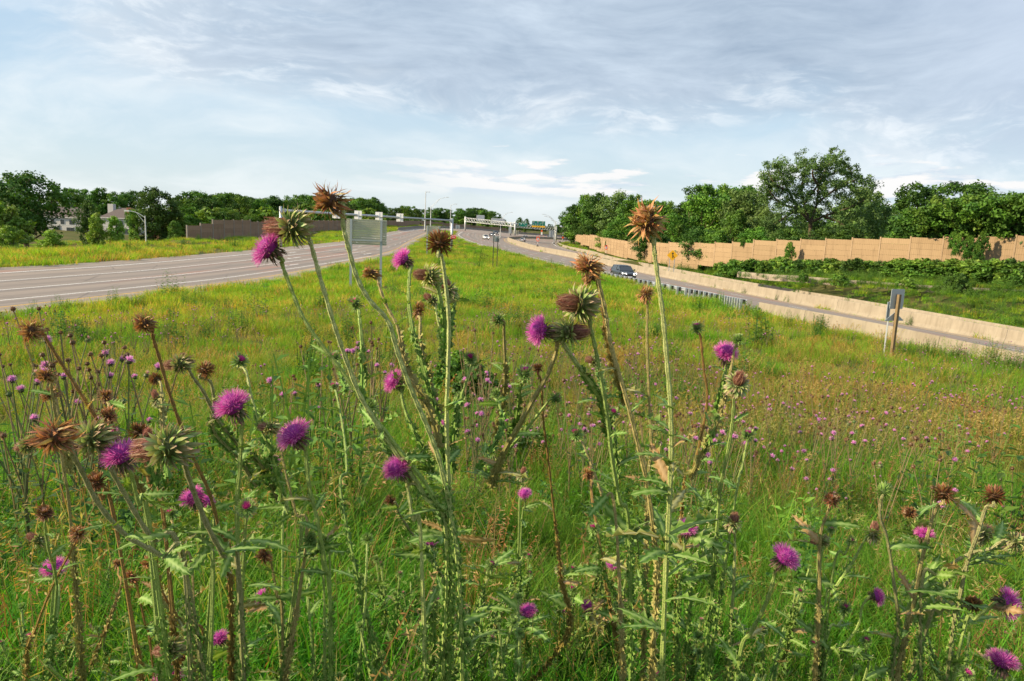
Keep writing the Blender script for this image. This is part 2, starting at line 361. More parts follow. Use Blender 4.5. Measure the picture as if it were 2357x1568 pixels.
FAR = [((57,-10,-7.2),(73,-5,-8.9)),((49,16,-7.25),(65,21,-8.9)),((41.3,40.2,-7.3),(56.6,45,-8.9)),((35.6,59,-7.45),(50.9,64,-8.95)),((27.6,92.6,-7.65),(44,96,-9.25)),((20.3,130.4,-7.85),(37.2,134,-9.6)),
       ((13.2,170.4,-8.05),(30.5,174,-9.8)),((4.6,213.3,-8.2),(25.2,218,-9.95)),((0.4,250,-8.35),(23.4,250,-10.1)),((-1.6,275,-8.5),(19.6,280,-10.1)),((-3.2,333,-8.9),(18.4,318,-10.0)),((5,350,-8.6),(19.5,343,-9.8)),((17,361,-8.7),(27,350,-9.5)),((43,378,-9.4),(48,362,-9.9)),((95,389,-10.9),(98,373,-11))]
class Ribbon:
    def __init__(s, pairs, step=3.0):
        A = [Vector((a[0], a[1], zz(a[2]))) for a, b in pairs]; B = [Vector((b[0], b[1], zz(b[2]))) for a, b in pairs]
        n = 14; s.A = crom(A, n); s.B = crom(B, n)
        s.L = [0.0]
        for i in range(1, len(s.A)):
            s.L.append(s.L[-1]+((s.A[i]+s.B[i])/2-(s.A[i-1]+s.B[i-1])/2).length)
    def poly(s): return [(p.x, p.y) for p in s.A]+[(p.x, p.y) for p in reversed(s.B)]
    def at(s, i, off, side, lift=0.0):       # off metres in from side A or B
        a, b = (s.A[i], s.B[i]) if side == 'A' else (s.B[i], s.A[i])
        d = (b-a); L = d.length; return a+d*(off/L)+Vector((0, 0, lift))
    def idx(s, m): return int(np.searchsorted(s.L, m))
    def build(s, name, mat, skirt=0.7, m=10):
        v = []; f = []; lane = []; k = len(s.A); cols = m+3
        for i in range(k):
            a, b = s.A[i], s.B[i]; w = (b-a).length
            row = [a+Vector((0, 0, -skirt))]+[a.lerp(b, j/m) for j in range(m+1)]+[b+Vector((0, 0, -skirt))]
            v += row; lane += [(0, s.L[i], w)]+[(w*j/m, s.L[i], w*(1-j/m)) for j in range(m+1)]+[(w, s.L[i], 0)]
        for i in range(k-1):
            for j in range(cols-1): o = i*cols+j; f.append((o, o+1, o+cols+1, o+cols))
        me = bpy.data.meshes.new(name); me.from_pydata(v, [], f)
        at = me.attributes.new('lane', 'FLOAT_VECTOR', 'POINT'); at.data.foreach_set('vector', np.array(lane, np.float32).ravel())
        me.materials.append(mat); me.update()
        # flip to face up
        if me.polygons[len(me.polygons)//2].normal.z < 0: me.flip_normals()
        return tag(put(name, me), kind='structure')
    def line(s, mb, off, side, width=0.13, i0=0, i1=None, dash=None, lift=0.006):
        i1 = len(s.A)-1 if i1 is None else i1
        # arc-length walk so that dashes are even
        L0, L1 = s.L[i0], s.L[i1]
        segs = []
        if dash is None:
            ms = [q for q in s.L if L0 <= q <= L1]; segs = list(zip(ms[:-1], ms[1:]))
        else:
            q = L0
            while q < L1: segs.append((q, min(q+dash[0], L1))); q += dash[0]+dash[1]
        def pt(mm, o):
            k = max(1, min(len(s.L)-1, s.idx(mm))); t = (mm-s.L[k-1])/max(1e-6, s.L[k]-s.L[k-1])
            return s.at(k-1, o, side).lerp(s.at(k, o, side), t)+Vector((0, 0, lift))
        for a, b in segs:
            q = [pt(a, off-width/2), pt(a, off+width/2), pt(b, off+width/2), pt(b, off-width/2)]
            n = (q[1]-q[0]).cross(q[2]-q[0]); mb.add(q if n.z > 0 else q[::-1], [(0, 1, 2, 3)], (1, 1, 1))
RL, RR, RM, RF = Ribbon(LEFT), Ribbon(RIGHT), Ribbon(MERGE), Ribbon(FAR)
RL.build('exit_road', M_road); RR.build('highway_road', M_road); RM.build('merging_road', M_road); RF.build('far_highway_road', M_road)
wm, ym = MB(), MB()
nL = len(RL.A)-1
RL.line(ym, 1.45, 'B', 0.15); RL.line(wm, 2.6, 'A', 0.16, 0)
iS = next(i for i, p in enumerate(RL.A) if p.y > 118)
for k in (1, 2, 3):
    RL.line(wm, 2.6+3.45*k, 'A', 0.13, 0, iS)
RL.line(wm, 2.6+3.6, 'A', 0.12, iS, nL, (3.0, 9.0)); RL.line(wm, 2.6+7.1, 'A', 0.12, iS, nL, (3.0, 9.0))
# lane arrows on the exit road
for off, m0 in ((4.4, 92), (7.8, 84), (11.3, 74), (7.8, 112), (11.4, 108)):
    i = RL.idx(m0)
    for o2, w, l in ((0, 0.18, 2.6), (0.0, 0.8, 0.7)):
        a = RL.at(i, off, 'A', 0.007); b = RL.at(i, off+0.01, 'A', 0.007)
        side = (RL.at(i, off+1, 'A')-RL.at(i, off, 'A')).normalized(); fw = (RL.A[i+1]-RL.A[i]).normalized()
        a = a+fw*(-1.0 if w > .5 else 0)
        q = [a-side*w/2, a+side*w/2, a+side*(w/2 if w < .5 else 0.02)+fw*l*(1 if w < .5 else -1), a-side*(w/2 if w < .5 else 0.02)+fw*l*(1 if w < .5 else -1)]
        n = (q[1]-q[0]).cross(q[2]-q[0]); wm.add(q if n.z > 0 else q[::-1], [(0, 1, 2, 3)], (1, 1, 1))
RR.line(wm, 1.7, 'A', 0.2); RR.line(ym, 1.4, 'B', 0.18)
for k in (1, 2, 3): RR.line(wm, 1.7+k*3.45, 'A', 0.18, 0, None, (3.0, 9.0))
RM.line(wm, 2.4, 'A', 0.22); RM.line(ym, 1.4, 'B', 0.15)
for k in range(1, 6): RM.line(wm, 2.4+k*3.5, 'A', 0.2, 0, None, (3, 9))
RF.line(ym, 1.6, 'A', 0.15); RF.line(wm, 2.6, 'B', 0.22)
for k in (1, 2, 3): RF.line(wm, 1.6+k*3.5, 'A', 0.18, 0, None, (3, 9))
wl = wm.build('white_lane_lines', M_white); tag(wl, kind='structure'); yl = ym.build('yellow_edge_lines', M_yellow); tag(yl, kind='structure')
# ------------------------------------------------------------------ terrain
POLYS = [np.array(r.poly()) for r in (RL, RR, RM, RF)]
def inpoly(x, y, poly):
    c = np.zeros(x.shape, bool); n = len(poly); j = n-1
    for i in range(n):
        xi, yi = poly[i]; xj, yj = poly[j]
        m = ((yi > y) != (yj > y))
        with np.errstate(divide='ignore', invalid='ignore'): xx = (xj-xi)*(y-yi)/(yj-yi+1e-12)+xi
        c ^= m & (x < xx); j = i
    return c
def onroad(x, y):
    r = np.zeros(x.shape, bool)
    for q in POLYS: r |= inpoly(x, y, q)
    return r
CP = []
def cp(x, y, z): CP.append((x, y, z))
for r, z in ((0.3,-1.58),(1.2,-1.6),(2,-1.68),(3,-1.84),(4.2,-2.06),(5.6,-2.36),(7,-2.66),(9,-3.0),(11.5,-3.4),(14,-3.75),(17,-4.1),(20.5,-4.45),(25,-4.85),(30,-5.2)):
    for a in range(-90, 91, 12):
        x, y = r*math.sin(math.radians(a)), r*math.cos(math.radians(a))
        cp(x, y, z-(0.0 if abs(a) < 60 else 0.1)+0.05*math.sin(a*.13+r))
for r in (4, 10, 20, 34):
    for a in range(105, 260, 22): cp(r*math.sin(math.radians(a)), r*math.cos(math.radians(a)), -1.6-r*0.11)
for q in (RL, RR, RM, RF):
    for i in range(0, len(q.A), 4):
        a, b = q.A[i], q.B[i]; d = (b-a).normalized()
        for t, dz in ((-0.5, -0.05), (-2.0, 0.02)):
            if q is RF and t < -1: continue
            e = a+d*t; cp(e.x, e.y, e.z-CAMZ+dz)
        for t, dz in ((0.5, -0.05), (2.0, 0.02)):
            if q is RR: continue
            if q is RM: continue
            e = b+d*t; cp(e.x, e.y, e.z-CAMZ+dz+(0.40 if q is RF else 0))
        for t in (0.15, 0.5, 0.85):
            e = a.lerp(b, t); cp(e.x, e.y, e.z-CAMZ-0.6)
# median hollow and hump between the two roads
for x, y, z in ((-9,62,-6.1),(-3,60,-5.9),(3,58,-5.75),(10,55,-5.7),(-14,62,-6.35),(-8,85,-6.35),(-1,85,-6.2),(-14,90,-6.5),(-7,110,-6.4),(-14,112,-6.55),(-13,140,-6.5),(-16,165,-6.55),(-20,200,-6.5),(-27,250,-6.45),(-29,300,-6.4),
                (-12,40,-5.95),(-20,38,-6.3),(-4,42,-5.55),(4,40,-5.45),(12,40,-5.5),(17,40,-5.65),(-22,50,-6.5),(-24,30,-6.2),(-30,24,-6.6)): cp(x, y, z)
# ground beyond the far carriageway, up to and behind the right-hand sound wall
for px, py, z in ((1440,597,-8.4),(1526,603,-8.3),(1402,581,-9.0)): p = P(px, py, z); cp(p.x, p.y, z)
for x, y, z in ((60,75,-7.2),(58,95,-7.2),(55,105,-7.15),(75,85,-7.0),(95,100,-6.6),(70,70,-7.3),(80,50,-7.4),(100,60,-7.0),(65,105,-6.9),(45,130,-7.9),(60,122,-6.7),(75,118,-6.3),(90,112,-6.0),(50,150,-7.2),(75,140,-6.2),(100,125,-5.7),
                (40,180,-8.4),(36,215,-9.0),(30,260,-9.4),(34,262,-8.6),(26,350,-7.6),(34,310,-7.3),(60,300,-7.0),(90,200,-6.4),(120,160,-5.5),(150,130,-5.0),(60,380,-8.4),(100,350,-8)): cp(x, y, z)
# left verge, hollow with saplings, housing beyond
for px, py, d in ((0,594,67),(100,588,70),(188,582,75),(268,575,84),(336,562,98),(416,553,122)):
    p = PD(px, py, d); cp(p.x, p.y, p.z-CAMZ)
for x, y, z in ((-62,84,-7.6),(-60,96,-8.2),(-74,120,-10.6),(-92,150,-12),(-70,105,-10),(-56,112,-7.6),(-90,100,-11),(-100,175,-12.6),(-110,230,-12.6),(-130,150,-12.8),(-75,165,-11.6),(-85,215,-12.2),(-85,110,-11.3),(-60,118,-9.6),(-66,150,-11.2),(-110,140,-12),(-80,190,-11.8),(-130,210,-11.7),(-150,260,-11.5),(-110,265,-11.3),(-80,255,-10.5),(-200,200,-12),(-250,300,-12),(-66,150,-8.6),
                (-64.5,152,-6.9),(-60,165,-6.8),(-63,195,-6.7),(-59,235,-6.45),(-55,330,-5.4),(-50,420,-4.6),(-40,170,-6.0),(-46,220,-6.0),(-52,300,-5.5),(-52,380,-5.2),(-30,425,-6.4),(-5,440,-7.3),(22,455,-8.6),
                (-75,200,-8.5),(-80,260,-8),(-80,330,-7),(-70,450,-6.5),(0,500,-7),(60,480,-9),(-300,500,-9),(-200,450,-9),(-100,600,-11),(0,800,-15),(200,700,-14),(300,400,-9),(300,200,-7),(250,60,-8),(150,0,-8),(90,-40,-8),(-90,-20,-8),(-110,60,-10),(-160,120,-12)): cp(x, y, z)
for k in range(24):
    a = k/24*2*math.pi
    for r, z in ((900, -16), (1800, -34), (3200, -66)): cp(r*math.sin(a), r*math.cos(a), z)
CPA = np.array(CP, float)
def terr(x, y):
    x = np.atleast_1d(np.asarray(x, float)); y = np.atleast_1d(np.asarray(y, float)); o = np.empty(x.shape)
    for s in range(0, len(x), 20000):
        dx = x[s:s+20000, None]-CPA[:, 0]; dy = y[s:s+20000, None]-CPA[:, 1]
        w = 1.0/(dx*dx+dy*dy+0.15)**2
        o[s:s+20000] = (w*CPA[:, 2]).sum(1)/w.sum(1)
    r = np.hypot(x, y)
    return o+CAMZ+0.05*np.sin(x*0.9+1.3*np.sin(y*0.5))*np.cos(y*0.7)*np.clip(r/4, 0.2, 1)
def gz(x, y): return float(terr([x], [y])[0])
def axis(lo, hi, c, d0, grow):
    out = [c]; d = d0
    while out[-1] < hi: out.append(out[-1]+d); d *= grow
    out2 = [c]; d = d0
    while out2[-1] > lo: out2.append(out2[-1]-d); d *= grow
    return sorted(set(out2[1:]+out))
xs = np.array(axis(-3300, 3300, 0, 0.8, 1.022)); ys = np.array(axis(-800, 3300, 12, 0.8, 1.018))
X, Y = np.meshgrid(xs, ys); xf, yf = X.ravel(), Y.ravel()
zf = terr(xf, yf)
rd = onroad(xf, yf); zf[rd] -= 0.25
nx, ny = len(xs), len(ys)
idx = np.arange(nx*ny).reshape(ny, nx)
F = np.stack([idx[:-1, :-1], idx[:-1, 1:], idx[1:, 1:], idx[1:, :-1]], -1).reshape(-1, 4)
me = bpy.data.meshes.new('ground'); me.from_pydata(np.stack([xf, yf, zf], 1).tolist(), [], F.tolist()); me.materials.append(M_soil)
me.polygons.foreach_set('use_smooth', np.ones(len(F), bool)); me.update()
tag(put('ground', me), kind='structure')
# gravel strip along the median side of the exit road
gm = MB(); pth = []
for i in range(0, len(RL.B), 3):
    b = RL.B[i]; d = (RL.B[i]-RL.A[i]).normalized()
    if b.y > 260: break
    pth.append((b-d*0.1, b+d*(0.9+0.35*math.sin(i*0.7)+0.2*math.sin(i*1.9))))
vs = []
for a, b in pth: vs += [(a.x, a.y, a.z+0.003), (b.x, b.y, max(gz(b.x, b.y)+0.02, b.z-0.1))]
gm.add(vs, [(2*i, 2*i+1, 2*i+3, 2*i+2) for i in range(len(pth)-1)], (1, 1, 1))
o = gm.build('gravel_shoulder', M_gravel); tag(o, kind='structure')
# ------------------------------------------------------------------ concrete barriers (things)
def jersey(w=0.6, h=1.1, face=1):
    return [(-w/2, -0.5), (-w/2, 0.08), (-w*0.28, 0.33), (-w*0.14, h-0.06), (-w*0.11, h), (w*0.11, h), (w*0.14, h-0.06), (w*0.28, 0.33), (w/2, 0.08), (w/2, -0.5)]
MEDTOP = [(1158,541.5),(1182.7,551.6),(1237,566.6),(1322,581.5),(1369.5,591.7),(1399,597),(1438,605.4),(1501,617.5),(1597,634.5),(1755,661),(2045,708),(2357,763),(2700,830)]
GTOP = [(1269,551.5),(1278,556),(1292.7,562.8),(1314.6,568.5),(1338.8,573),(1369.5,579),(1391,586),(1402,589.7),(1438,597.6),(1501,608.3),(1597,626.9),(1755,655),(2045,701),(2357,756),(2700,822)]
def barrier(name, pts, topline, label, h0=None, w=0.6, ylim=5, cat='barrier', mat=None, hmin=0.8, joint=True):
    path = []; hs = []
    for p in pts:
        if topline is not None and p.y > ylim:
            zt = z_on(p.x, p.y, topline); h = max(hmin, min(2.2, zt-p.z))
        else: h = h0 or 1.15
        path.append(p); hs.append(h)
    hs = list(np.convolve(np.pad(hs, 4, mode='edge'), np.ones(9)/9, 'valid'))
    mb = MB(); n = 10; vs = []
    for i, p in enumerate(path):
        t = (path[min(i+1, len(path)-1)]-path[max(i-1, 0)]); t.z = 0; t.normalize(); r = Vector((t.y, -t.x, 0))
        for a, b in jersey(w, hs[i]): vs.append(p+r*a+Vector((0, 0, b)))
    k = len(path)
    fs = [(i*n+j, (i+1)*n+j, (i+1)*n+(j+1) % n, i*n+(j+1) % n) for i in range(k-1) for j in range(n)]
    fs += [tuple(range(n)), tuple((k-1)*n+j for j in range(n))[::-1]]
    mb.add(vs, fs, (1, 1, 1))
    t = empty(name, tuple(path[0]), 0, label, cat); o = mb.build('concrete_wall', mat or M_conc)
    o.parent = t; o.location = -path[0]
    if joint:
        jm = MB(); acc = 0.0
        for i in range(1, k):
            acc += (path[i]-path[i-1]).length
            if acc > 9:
                acc = 0; d = (path[i]-path[i-1]).normalized()*0.03; tt = d.normalized(); r = Vector((tt.y, -tt.x, 0)); q = []
                for s_ in (-1, 1): q += [path[i]+d*s_*0.5+r*a*1.012+Vector((0, 0, b+0.004)) for a, b in jersey(w, hs[i])]
                jm.add(q, [(j, (j+1) % 10, 10+(j+1) % 10, 10+j) for j in range(10)], (1, 1, 1))
        if jm.v: jo = jm.build('joint_seals', M_dark, t); jo.location = -path[0]; jo['kind'] = 'stuff'
    return t, path, hs
medpts = [RR.B[i]+(RR.B[i]-RR.A[i]).normalized()*0.35 for i in range(len(RR.B))]
medpts += [RM.B[i]-(RM.A[i]-RM.B[i]).normalized()*0.35 for i in range(3, len(RM.B), 2)]
T_MED, medpath, medh = barrier('median_barrier', medpts, MEDTOP, 'long curved tan concrete median barrier dividing the two carriageways', 1.15)
gp = [RF.B[i]+(RF.B[i]-RF.A[i]).normalized()*0.35 for i in range(len(RF.B)-40)]
T_G, gpath, gh = barrier('far_barrier', gp, GTOP, 'concrete barrier edging the far carriageway below the green bank', 1.2)
nearp = [RR.A[i]-(RR.B[i]-RR.A[i]).normalized()*0.3 for i in range(len(RR.A)) if RR.A[i].y < 54]
NEARTOP = [(1719,692),(1755,698),(2006,738),(2125,768),(2357,813),(2700,885)]
T_N, npath, nh = barrier('near_barrier', nearp, NEARTOP, 'low concrete barrier at the foot of the meadow beside the guardrail end', 0.85, 0.45, hmin=0.45)
lb = [RL.A[i]-(RL.B[i]-RL.A[i]).normalized()*0.3 for i in range(len(RL.A)) if RL.A[i].y > 262]+[RM.A[i]-(RM.B[i]-RM.A[i]).normalized()*0.3 for i in range(1, len(RM.A), 2)]
M_concd = mat_conc('barrier_concrete_grey', (0.20, 0.185, 0.165), (0.27, 0.25, 0.22))
T_L, lpath, lh = barrier('outer_barrier', lb, None, 'grey concrete barrier along the outside of the distant curve', 1.0, 0.5, mat=M_concd)
# low drainage wall in the weeds before the right-hand sound wall
W2 = [(1450,590),(1581,613.8),(1787,633),(1821,633.6),(1940,643.5),(2128,656.7),(2357,668),(2600,682)]
W2D = [(1450,178),(1526,160),(1581,146),(1700,120),(1787,110),(1940,104),(2128,100),(2357,99),(2600,97)]
w2 = []
for px in range(1700, 2601, 25):
    d = np.interp(px, [a for a, b in W2D], [b for a, b in W2D]); p = PD(px, np.interp(px, [a for a, b in W2], [b for a, b in W2]), d)
    w2.append(p-Vector((0, 0, 0.42)))
barrier('drainage_wall', w2, None, 'low pale concrete wall running through the weeds below the sound wall', 0.42, 0.4)
for p in w2: CP.append((p.x, p.y-1.5, p.z-CAMZ-0.1)); CP.append((p.x, p.y+2.5, p.z-CAMZ+0.35))
# ------------------------------------------------------------------ sound walls, panel by panel
def sound_wall(name, label, ctrl, top, base, mpan, mpost, step=4.9, row=0.95, dfar=290, thick=0.14, quant=0.32, nearpts=None):
    pts = [PD(px, 520, d) for px, d in ctrl]; path = crom([Vector((p.x, p.y, 0)) for p in pts], 24)
    # resample
    L = [0]
    for i in range(1, len(path)): L.append(L[-1]+(path[i]-path[i-1]).length)
    n = int(L[-1]/step); P_ = []
    for k in range(n+1):
        m = k*step; i = min(len(L)-1, max(1, int(np.searchsorted(L, m)))); t = (m-L[i-1])/(L[i]-L[i-1]); P_.append(path[i-1].lerp(path[i], t))
    root = empty(name, (P_[0].x, P_[0].y, 0), 0, label, 'wall')
    unit = MB().box((0, -thick/2, 0), (1, thick/2, 1)).mesh('panel', mpan)
    slab = {}
    pm = MB().box((-0.12, -0.13, 0), (0.12, 0.13, 1)).mesh('post', mpost); pc = MB().box((-0.2, -0.21, 0), (0.2, 0.21, 0.06)).mesh('post_cap', mpost)
    zt = []; zb = []
    for a, b in zip(P_[:-1], P_[1:]):
        c = (a+b)/2; t_ = z_on(c.x, c.y, top); b_ = z_on(c.x, c.y, base); zt.append(round(t_/quant)*quant); zb.append(b_)
    R0 = root.location
    for k, (a, b) in enumerate(zip(P_[:-1], P_[1:])):
        d = (b-a); ang = math.atan2(d.y, d.x); w = d.length
        far = a.y > dfar
        z = zt[k]; bot = zb[k]-0.5
        rows = []
        while z > bot+0.05 and len(rows) < 8:
            h = row if not far else z-bot; rows.append((z-h, h)); z -= h
        for r, (z0, h) in enumerate(rows):
            hh = h-0.022; key = (round(w, 2), round(hh, 2))
            if key not in slab:
                slab[key] = MB().box((0.1, -thick/2, 0), (w-0.1, thick/2, hh)).mesh('panel', mpan)
            o = put('panel', slab[key], root); o.location = Vector((a.x, a.y, z0))-R0; o.rotation_euler = (0, 0, ang)
            o.location += Vector((-math.sin(ang), math.cos(ang), 0))*RNG.uniform(-.02, .02)
        ht = max(zt[k], zt[k-1] if k else -99)+0.12
        o = put('post', pm, root); o.location = Vector((a.x, a.y, bot))-R0; o.rotation_euler = (0, 0, ang); o.scale = (1, 1, ht-bot)
    return P_, zt, zb
RW_TOP = [(1326,541),(1364,541.2),(1400,549),(1438,553),(1512,559),(1614,559),(1691,561),(1722,556),(1815,553),(2022,549.4),(2135,548.8),(2330,544.4),(2600,541)]
RW_BASE = [(1326,552),(1364,566),(1402,581),(1526,603),(1691,608),(1815,613),(2022,618),(2135,619),(2330,620),(2600,624)]
rwP, rwt, rwb = sound_wall('sound_wall', 'tall tan panelled sound wall below the trees on the right', [(1326,300),(1364,262),(1402,232),(1438,208),(1526,172),(1614,160),(1691,151),(1815,142),(2020,129),(2135,123),(2330,115),(2560,107)], RW_TOP, RW_BASE, M_panel, M_post)
LW_TOP = [(429,521.2),(459,521.2),(460,515),(490,515.8),(491,505.9),(592,509.6),(621,507.8),(793,507),(894,507.8),(975,508.7),(1058,515.8),(1153,524.6),(1220,537),(1265,544.8)]
LW_BASE = [(430,549),(491,546),(592,542),(621,539.5),(745,533),(785,530),(893,522),(975,517),(1058,530),(1153,541),(1220,554),(1300,565)]
lwP, lwt, lwb = sound_wall('brown_sound_wall', 'brown panelled sound wall in shade beyond the exit road', [(430,152),(480,160),(540,172),(621,194),(745,235),(893,330),(975,405),(1058,432),(1153,448),(1220,456),(1275,462)], LW_TOP, LW_BASE, M_panel2, M_post2, quant=0.4)
CPA = np.array(CP, float)
# ================================================================== TREES
def branch(mb, a, b, r0, r1, rng, wob=0.08, n=6, k=5, col=(1, 1, 1)):
    a, b = Vector(a), Vector(b); L = (b-a).length; pts = []
    for i in range(k+1):
        t = i/k; p = a.lerp(b, t)+Vector((rng.uniform(-1, 1), rng.uniform(-1, 1), rng.uniform(-.3, .6)))*wob*L*math.sin(math.pi*t)
        pts.append(p)
    mb.tube(pts, [r0+(r1-r0)*i/k for i in range(k+1)], n, col, cap=False); return pts
def crown_arrays(rng, clumps, per, leaf, pal, droop=0.0):
    """leaf cards spread through clumps [(centre, radius)] -> arrays"""
    n = len(clumps)*per
    C = np.repeat(np.array([c for c, r in clumps]), per, 0); R = np.repeat(np.array([r for c, r in clumps]), per)
    d = rng.normal(size=(n, 3)); d /= np.linalg.norm(d, axis=1)[:, None]
    rad = rng.random(n)**0.45
    lump = 1+0.35*np.sin(d[:, 0]*5+C[:, 0]*9)*np.sin(d[:, 1]*5+C[:, 1]*7)*np.cos(d[:, 2]*4)
    p = C+d*(R*rad*lump)[:, None]*np.array([1, 1, 0.8]); p[:, 2] -= droop*rad*R*0.5
    nrm = d*0.6+rng.normal(size=(n, 3))*0.6+np.array([0, 0, 0.35]); nrm /= np.linalg.norm(nrm, axis=1)[:, None]
    t = np.cross(nrm, rng.normal(size=(n, 3))); t /= np.linalg.norm(t, axis=1)[:, None]; b = np.cross(nrm, t)
    s = leaf*(0.6+0.8*rng.random(n))[:, None]
    q = np.stack([p-t*s, p-b*s*0.55+t*s*0.1, p+t*s, p+b*s*0.55+t*s*0.1], 1).reshape(-1, 3)
    pc = np.array(pal); k = rng.integers(0, len(pc), len(clumps)); ck = np.repeat(k, per)
    f = (0.72+0.56*rng.random(n))[:, None]*(0.85+0.3*np.repeat(rng.random(len(clumps)), per))[:, None]
    col = np.repeat(pc[ck]*f, 4, 0)
    return q, col
def quads_mesh(name, q, col, mat):
    n = len(q)//4; me = bpy.data.meshes.new(name)
    me.vertices.add(4*n); me.vertices.foreach_set('co', q.astype(np.float32).ravel())
    me.loops.add(4*n); me.loops.foreach_set('vertex_index', np.arange(4*n, dtype=np.int32))
    me.polygons.add(n); me.polygons.foreach_set('loop_start', np.arange(0, 4*n, 4, dtype=np.int32)); me.polygons.foreach_set('loop_total', np.full(n, 4, np.int32))
    me.update(calc_edges=True)
    a = me.color_attributes.new('Col', 'FLOAT_COLOR', 'POINT'); c = np.ones((4*n, 4), np.float32); c[:, :3] = col; a.data.foreach_set('color', c.ravel())
    me.materials.append(mat); return me
PAL_D = [(0.040, 0.099, 0.016), (0.056, 0.123, 0.018), (0.069, 0.146, 0.022), (0.045, 0.106, 0.022)]
PAL_M = [(0.078, 0.185, 0.024), (0.101, 0.213, 0.026), (0.069, 0.162, 0.026), (0.129, 0.224, 0.030)]
PAL_B = [(0.146, 0.269, 0.035), (0.179, 0.302, 0.035), (0.123, 0.235, 0.040), (0.168, 0.252, 0.045)]
PAL_G = [(0.112, 0.190, 0.055), (0.134, 0.218, 0.060), (0.090, 0.162, 0.042), (0.106, 0.196, 0.048)]
def tree_proto(seed, shape, nclump=60, per=95, leaf=0.021, pal=PAL_D, base=0.2, rx=0.36, spread=1.0):
    """unit-height tree; returns (trunk mesh, crown mesh)"""
    r = np.random.default_rng(seed); rr = random.Random(seed)
    cl = []
    lobes = [(Vector((rr.uniform(-.5, .5)*rx, rr.uniform(-.5, .5)*rx, rr.uniform(0.45, 0.75))), rr.uniform(0.6, 1.0)) for _ in range(5)]
    tries = 0
    while len(cl) < nclump and tries < 9000:
        tries += 1
        z = base+(0.97-base)*rr.random()
        t = (z-base)/(0.97-base)
        if shape == 'round': w = math.sin(math.pi*min(1, 0.12+0.88*t))**0.55
        elif shape == 'vase': w = (0.45+0.75*t)*math.sqrt(max(0, 1-((t-0.62)/0.55)**2)) if abs(t-0.62) < 0.55 else 0.25
        elif shape == 'cone': w = (1-t)**0.8+0.12
        elif shape == 'bush': w = math.sqrt(max(0.02, 1-t*t))
        elif shape == 'column': w = math.sin(math.pi*min(1, 0.2+0.8*t))**0.4
        a = rr.uniform(0, 2*math.pi); rad = rx*w*(rr.random()**0.38)*(0.85+0.3*math.sin(a*3+seed+t*4))
        p = Vector((math.cos(a)*rad, math.sin(a)*rad, z))
        R = rr.uniform(0.065, 0.125)*(1.1-0.25*t)*spread
        if all((p-c).length > 0.55*(R+q)*0.9 for c, q in cl) or rr.random() < 0.03: cl.append((p, R))
    q, col = crown_arrays(r, [(tuple(c), R) for c, R in cl], per, leaf, pal)
    crown = quads_mesh('crown', q, col, M_tree)
    tb = MB(); top = Vector((rr.uniform(-.04, .04), rr.uniform(-.04, .04), base+0.3))
    pts = branch(tb, (0, 0, -0.05), top, 0.026, 0.014, rr, 0.03, 8, 6)
    for c, R in rr.sample(cl, min(16, len(cl))):
        k = rr.randint(2, 5); branch(tb, pts[k], c, 0.011, 0.003, rr, 0.12, 5, 4)
    return tb.mesh('trunk', M_bark, True), crown
TP = {}
LAND = [(-300,60,'at the left edge'),(60,160,'over the first pale house'),(160,235,'between the pale houses'),(235,310,'over the second pale house'),(310,400,'by the lamp on the left bank'),(400,470,'at the brown wall\'s left end'),(470,560,'over the brown wall\'s high step'),
        (560,640,'left of the pipe gantry pole'),(640,700,'behind the green-ruffed withered head'),(700,800,'behind the tallest left dry head'),(800,890,'behind the white detector boxes'),(890,970,'right of the white detector boxes'),(970,1030,'behind the tallest lamp pole'),(1030,1100,'left of the truss gantry'),
        (1100,1170,'behind the truss gantry'),(1170,1260,'behind the green signs'),(1260,1330,'at the far lamp posts'),(1330,1420,'over the far end of the tan wall'),(1420,1530,'behind the tallest right dry head'),(1530,1600,'near the yellow merge sign'),(1600,1700,'left of the biggest tree'),
        (1700,1780,'under the biggest tree\'s left limbs'),(1780,1870,'below the biggest tree\'s trunk'),(1870,1960,'below the biggest tree\'s right half'),(1960,2030,'right of the biggest tree'),(2030,2100,'above the timber sign post'),(2100,2170,'left below the broad domed tree'),(2170,2240,'below the broad domed tree'),(2240,2310,'right of the broad domed tree'),(2310,9000,'at the right edge')]
FLAND = [(-900,130,'in the bottom left corner'),(130,330,'below the leftmost magenta pair'),(330,520,'below the largest withered head'),(520,640,'below the deep magenta bloom'),(640,800,'below the brightest round bloom'),(800,960,'left of the central stems'),(960,1100,'at the central stems'),(1100,1250,'right of the central stems'),(1250,1400,'by the low bud cluster'),
         (1400,1500,'left of the thick pale stem'),(1500,1620,'under the thick pale stem'),(1620,1760,'left of the leaning lilac bloom'),(1760,1900,'under the leaning lilac bloom'),(1900,2060,'left of the thick pale green plant'),(2060,2220,'under the starry dry pair'),(2220,9000,'in the bottom right corner')]
TANG = [(-900,50,'at the left edge'),(50,140,'behind the bowed dry head'),(140,200,'right of the bowed dry head'),(200,260,'left of the fluffy dry head'),(260,9000,'nearest the fluffy dry head')]
HOL = [(0,760,'left of the leaning pale stems'),(760,830,'behind the small pink bud'),(830,900,'between the central pale stems'),(900,1110,'right of the spiky open head'),(1110,9000,'beside the bright leafy bush')]
ORD = ['first','second','third','fourth','fifth','sixth','seventh','eighth','ninth','tenth','eleventh','twelfth','thirteenth','fourteenth']
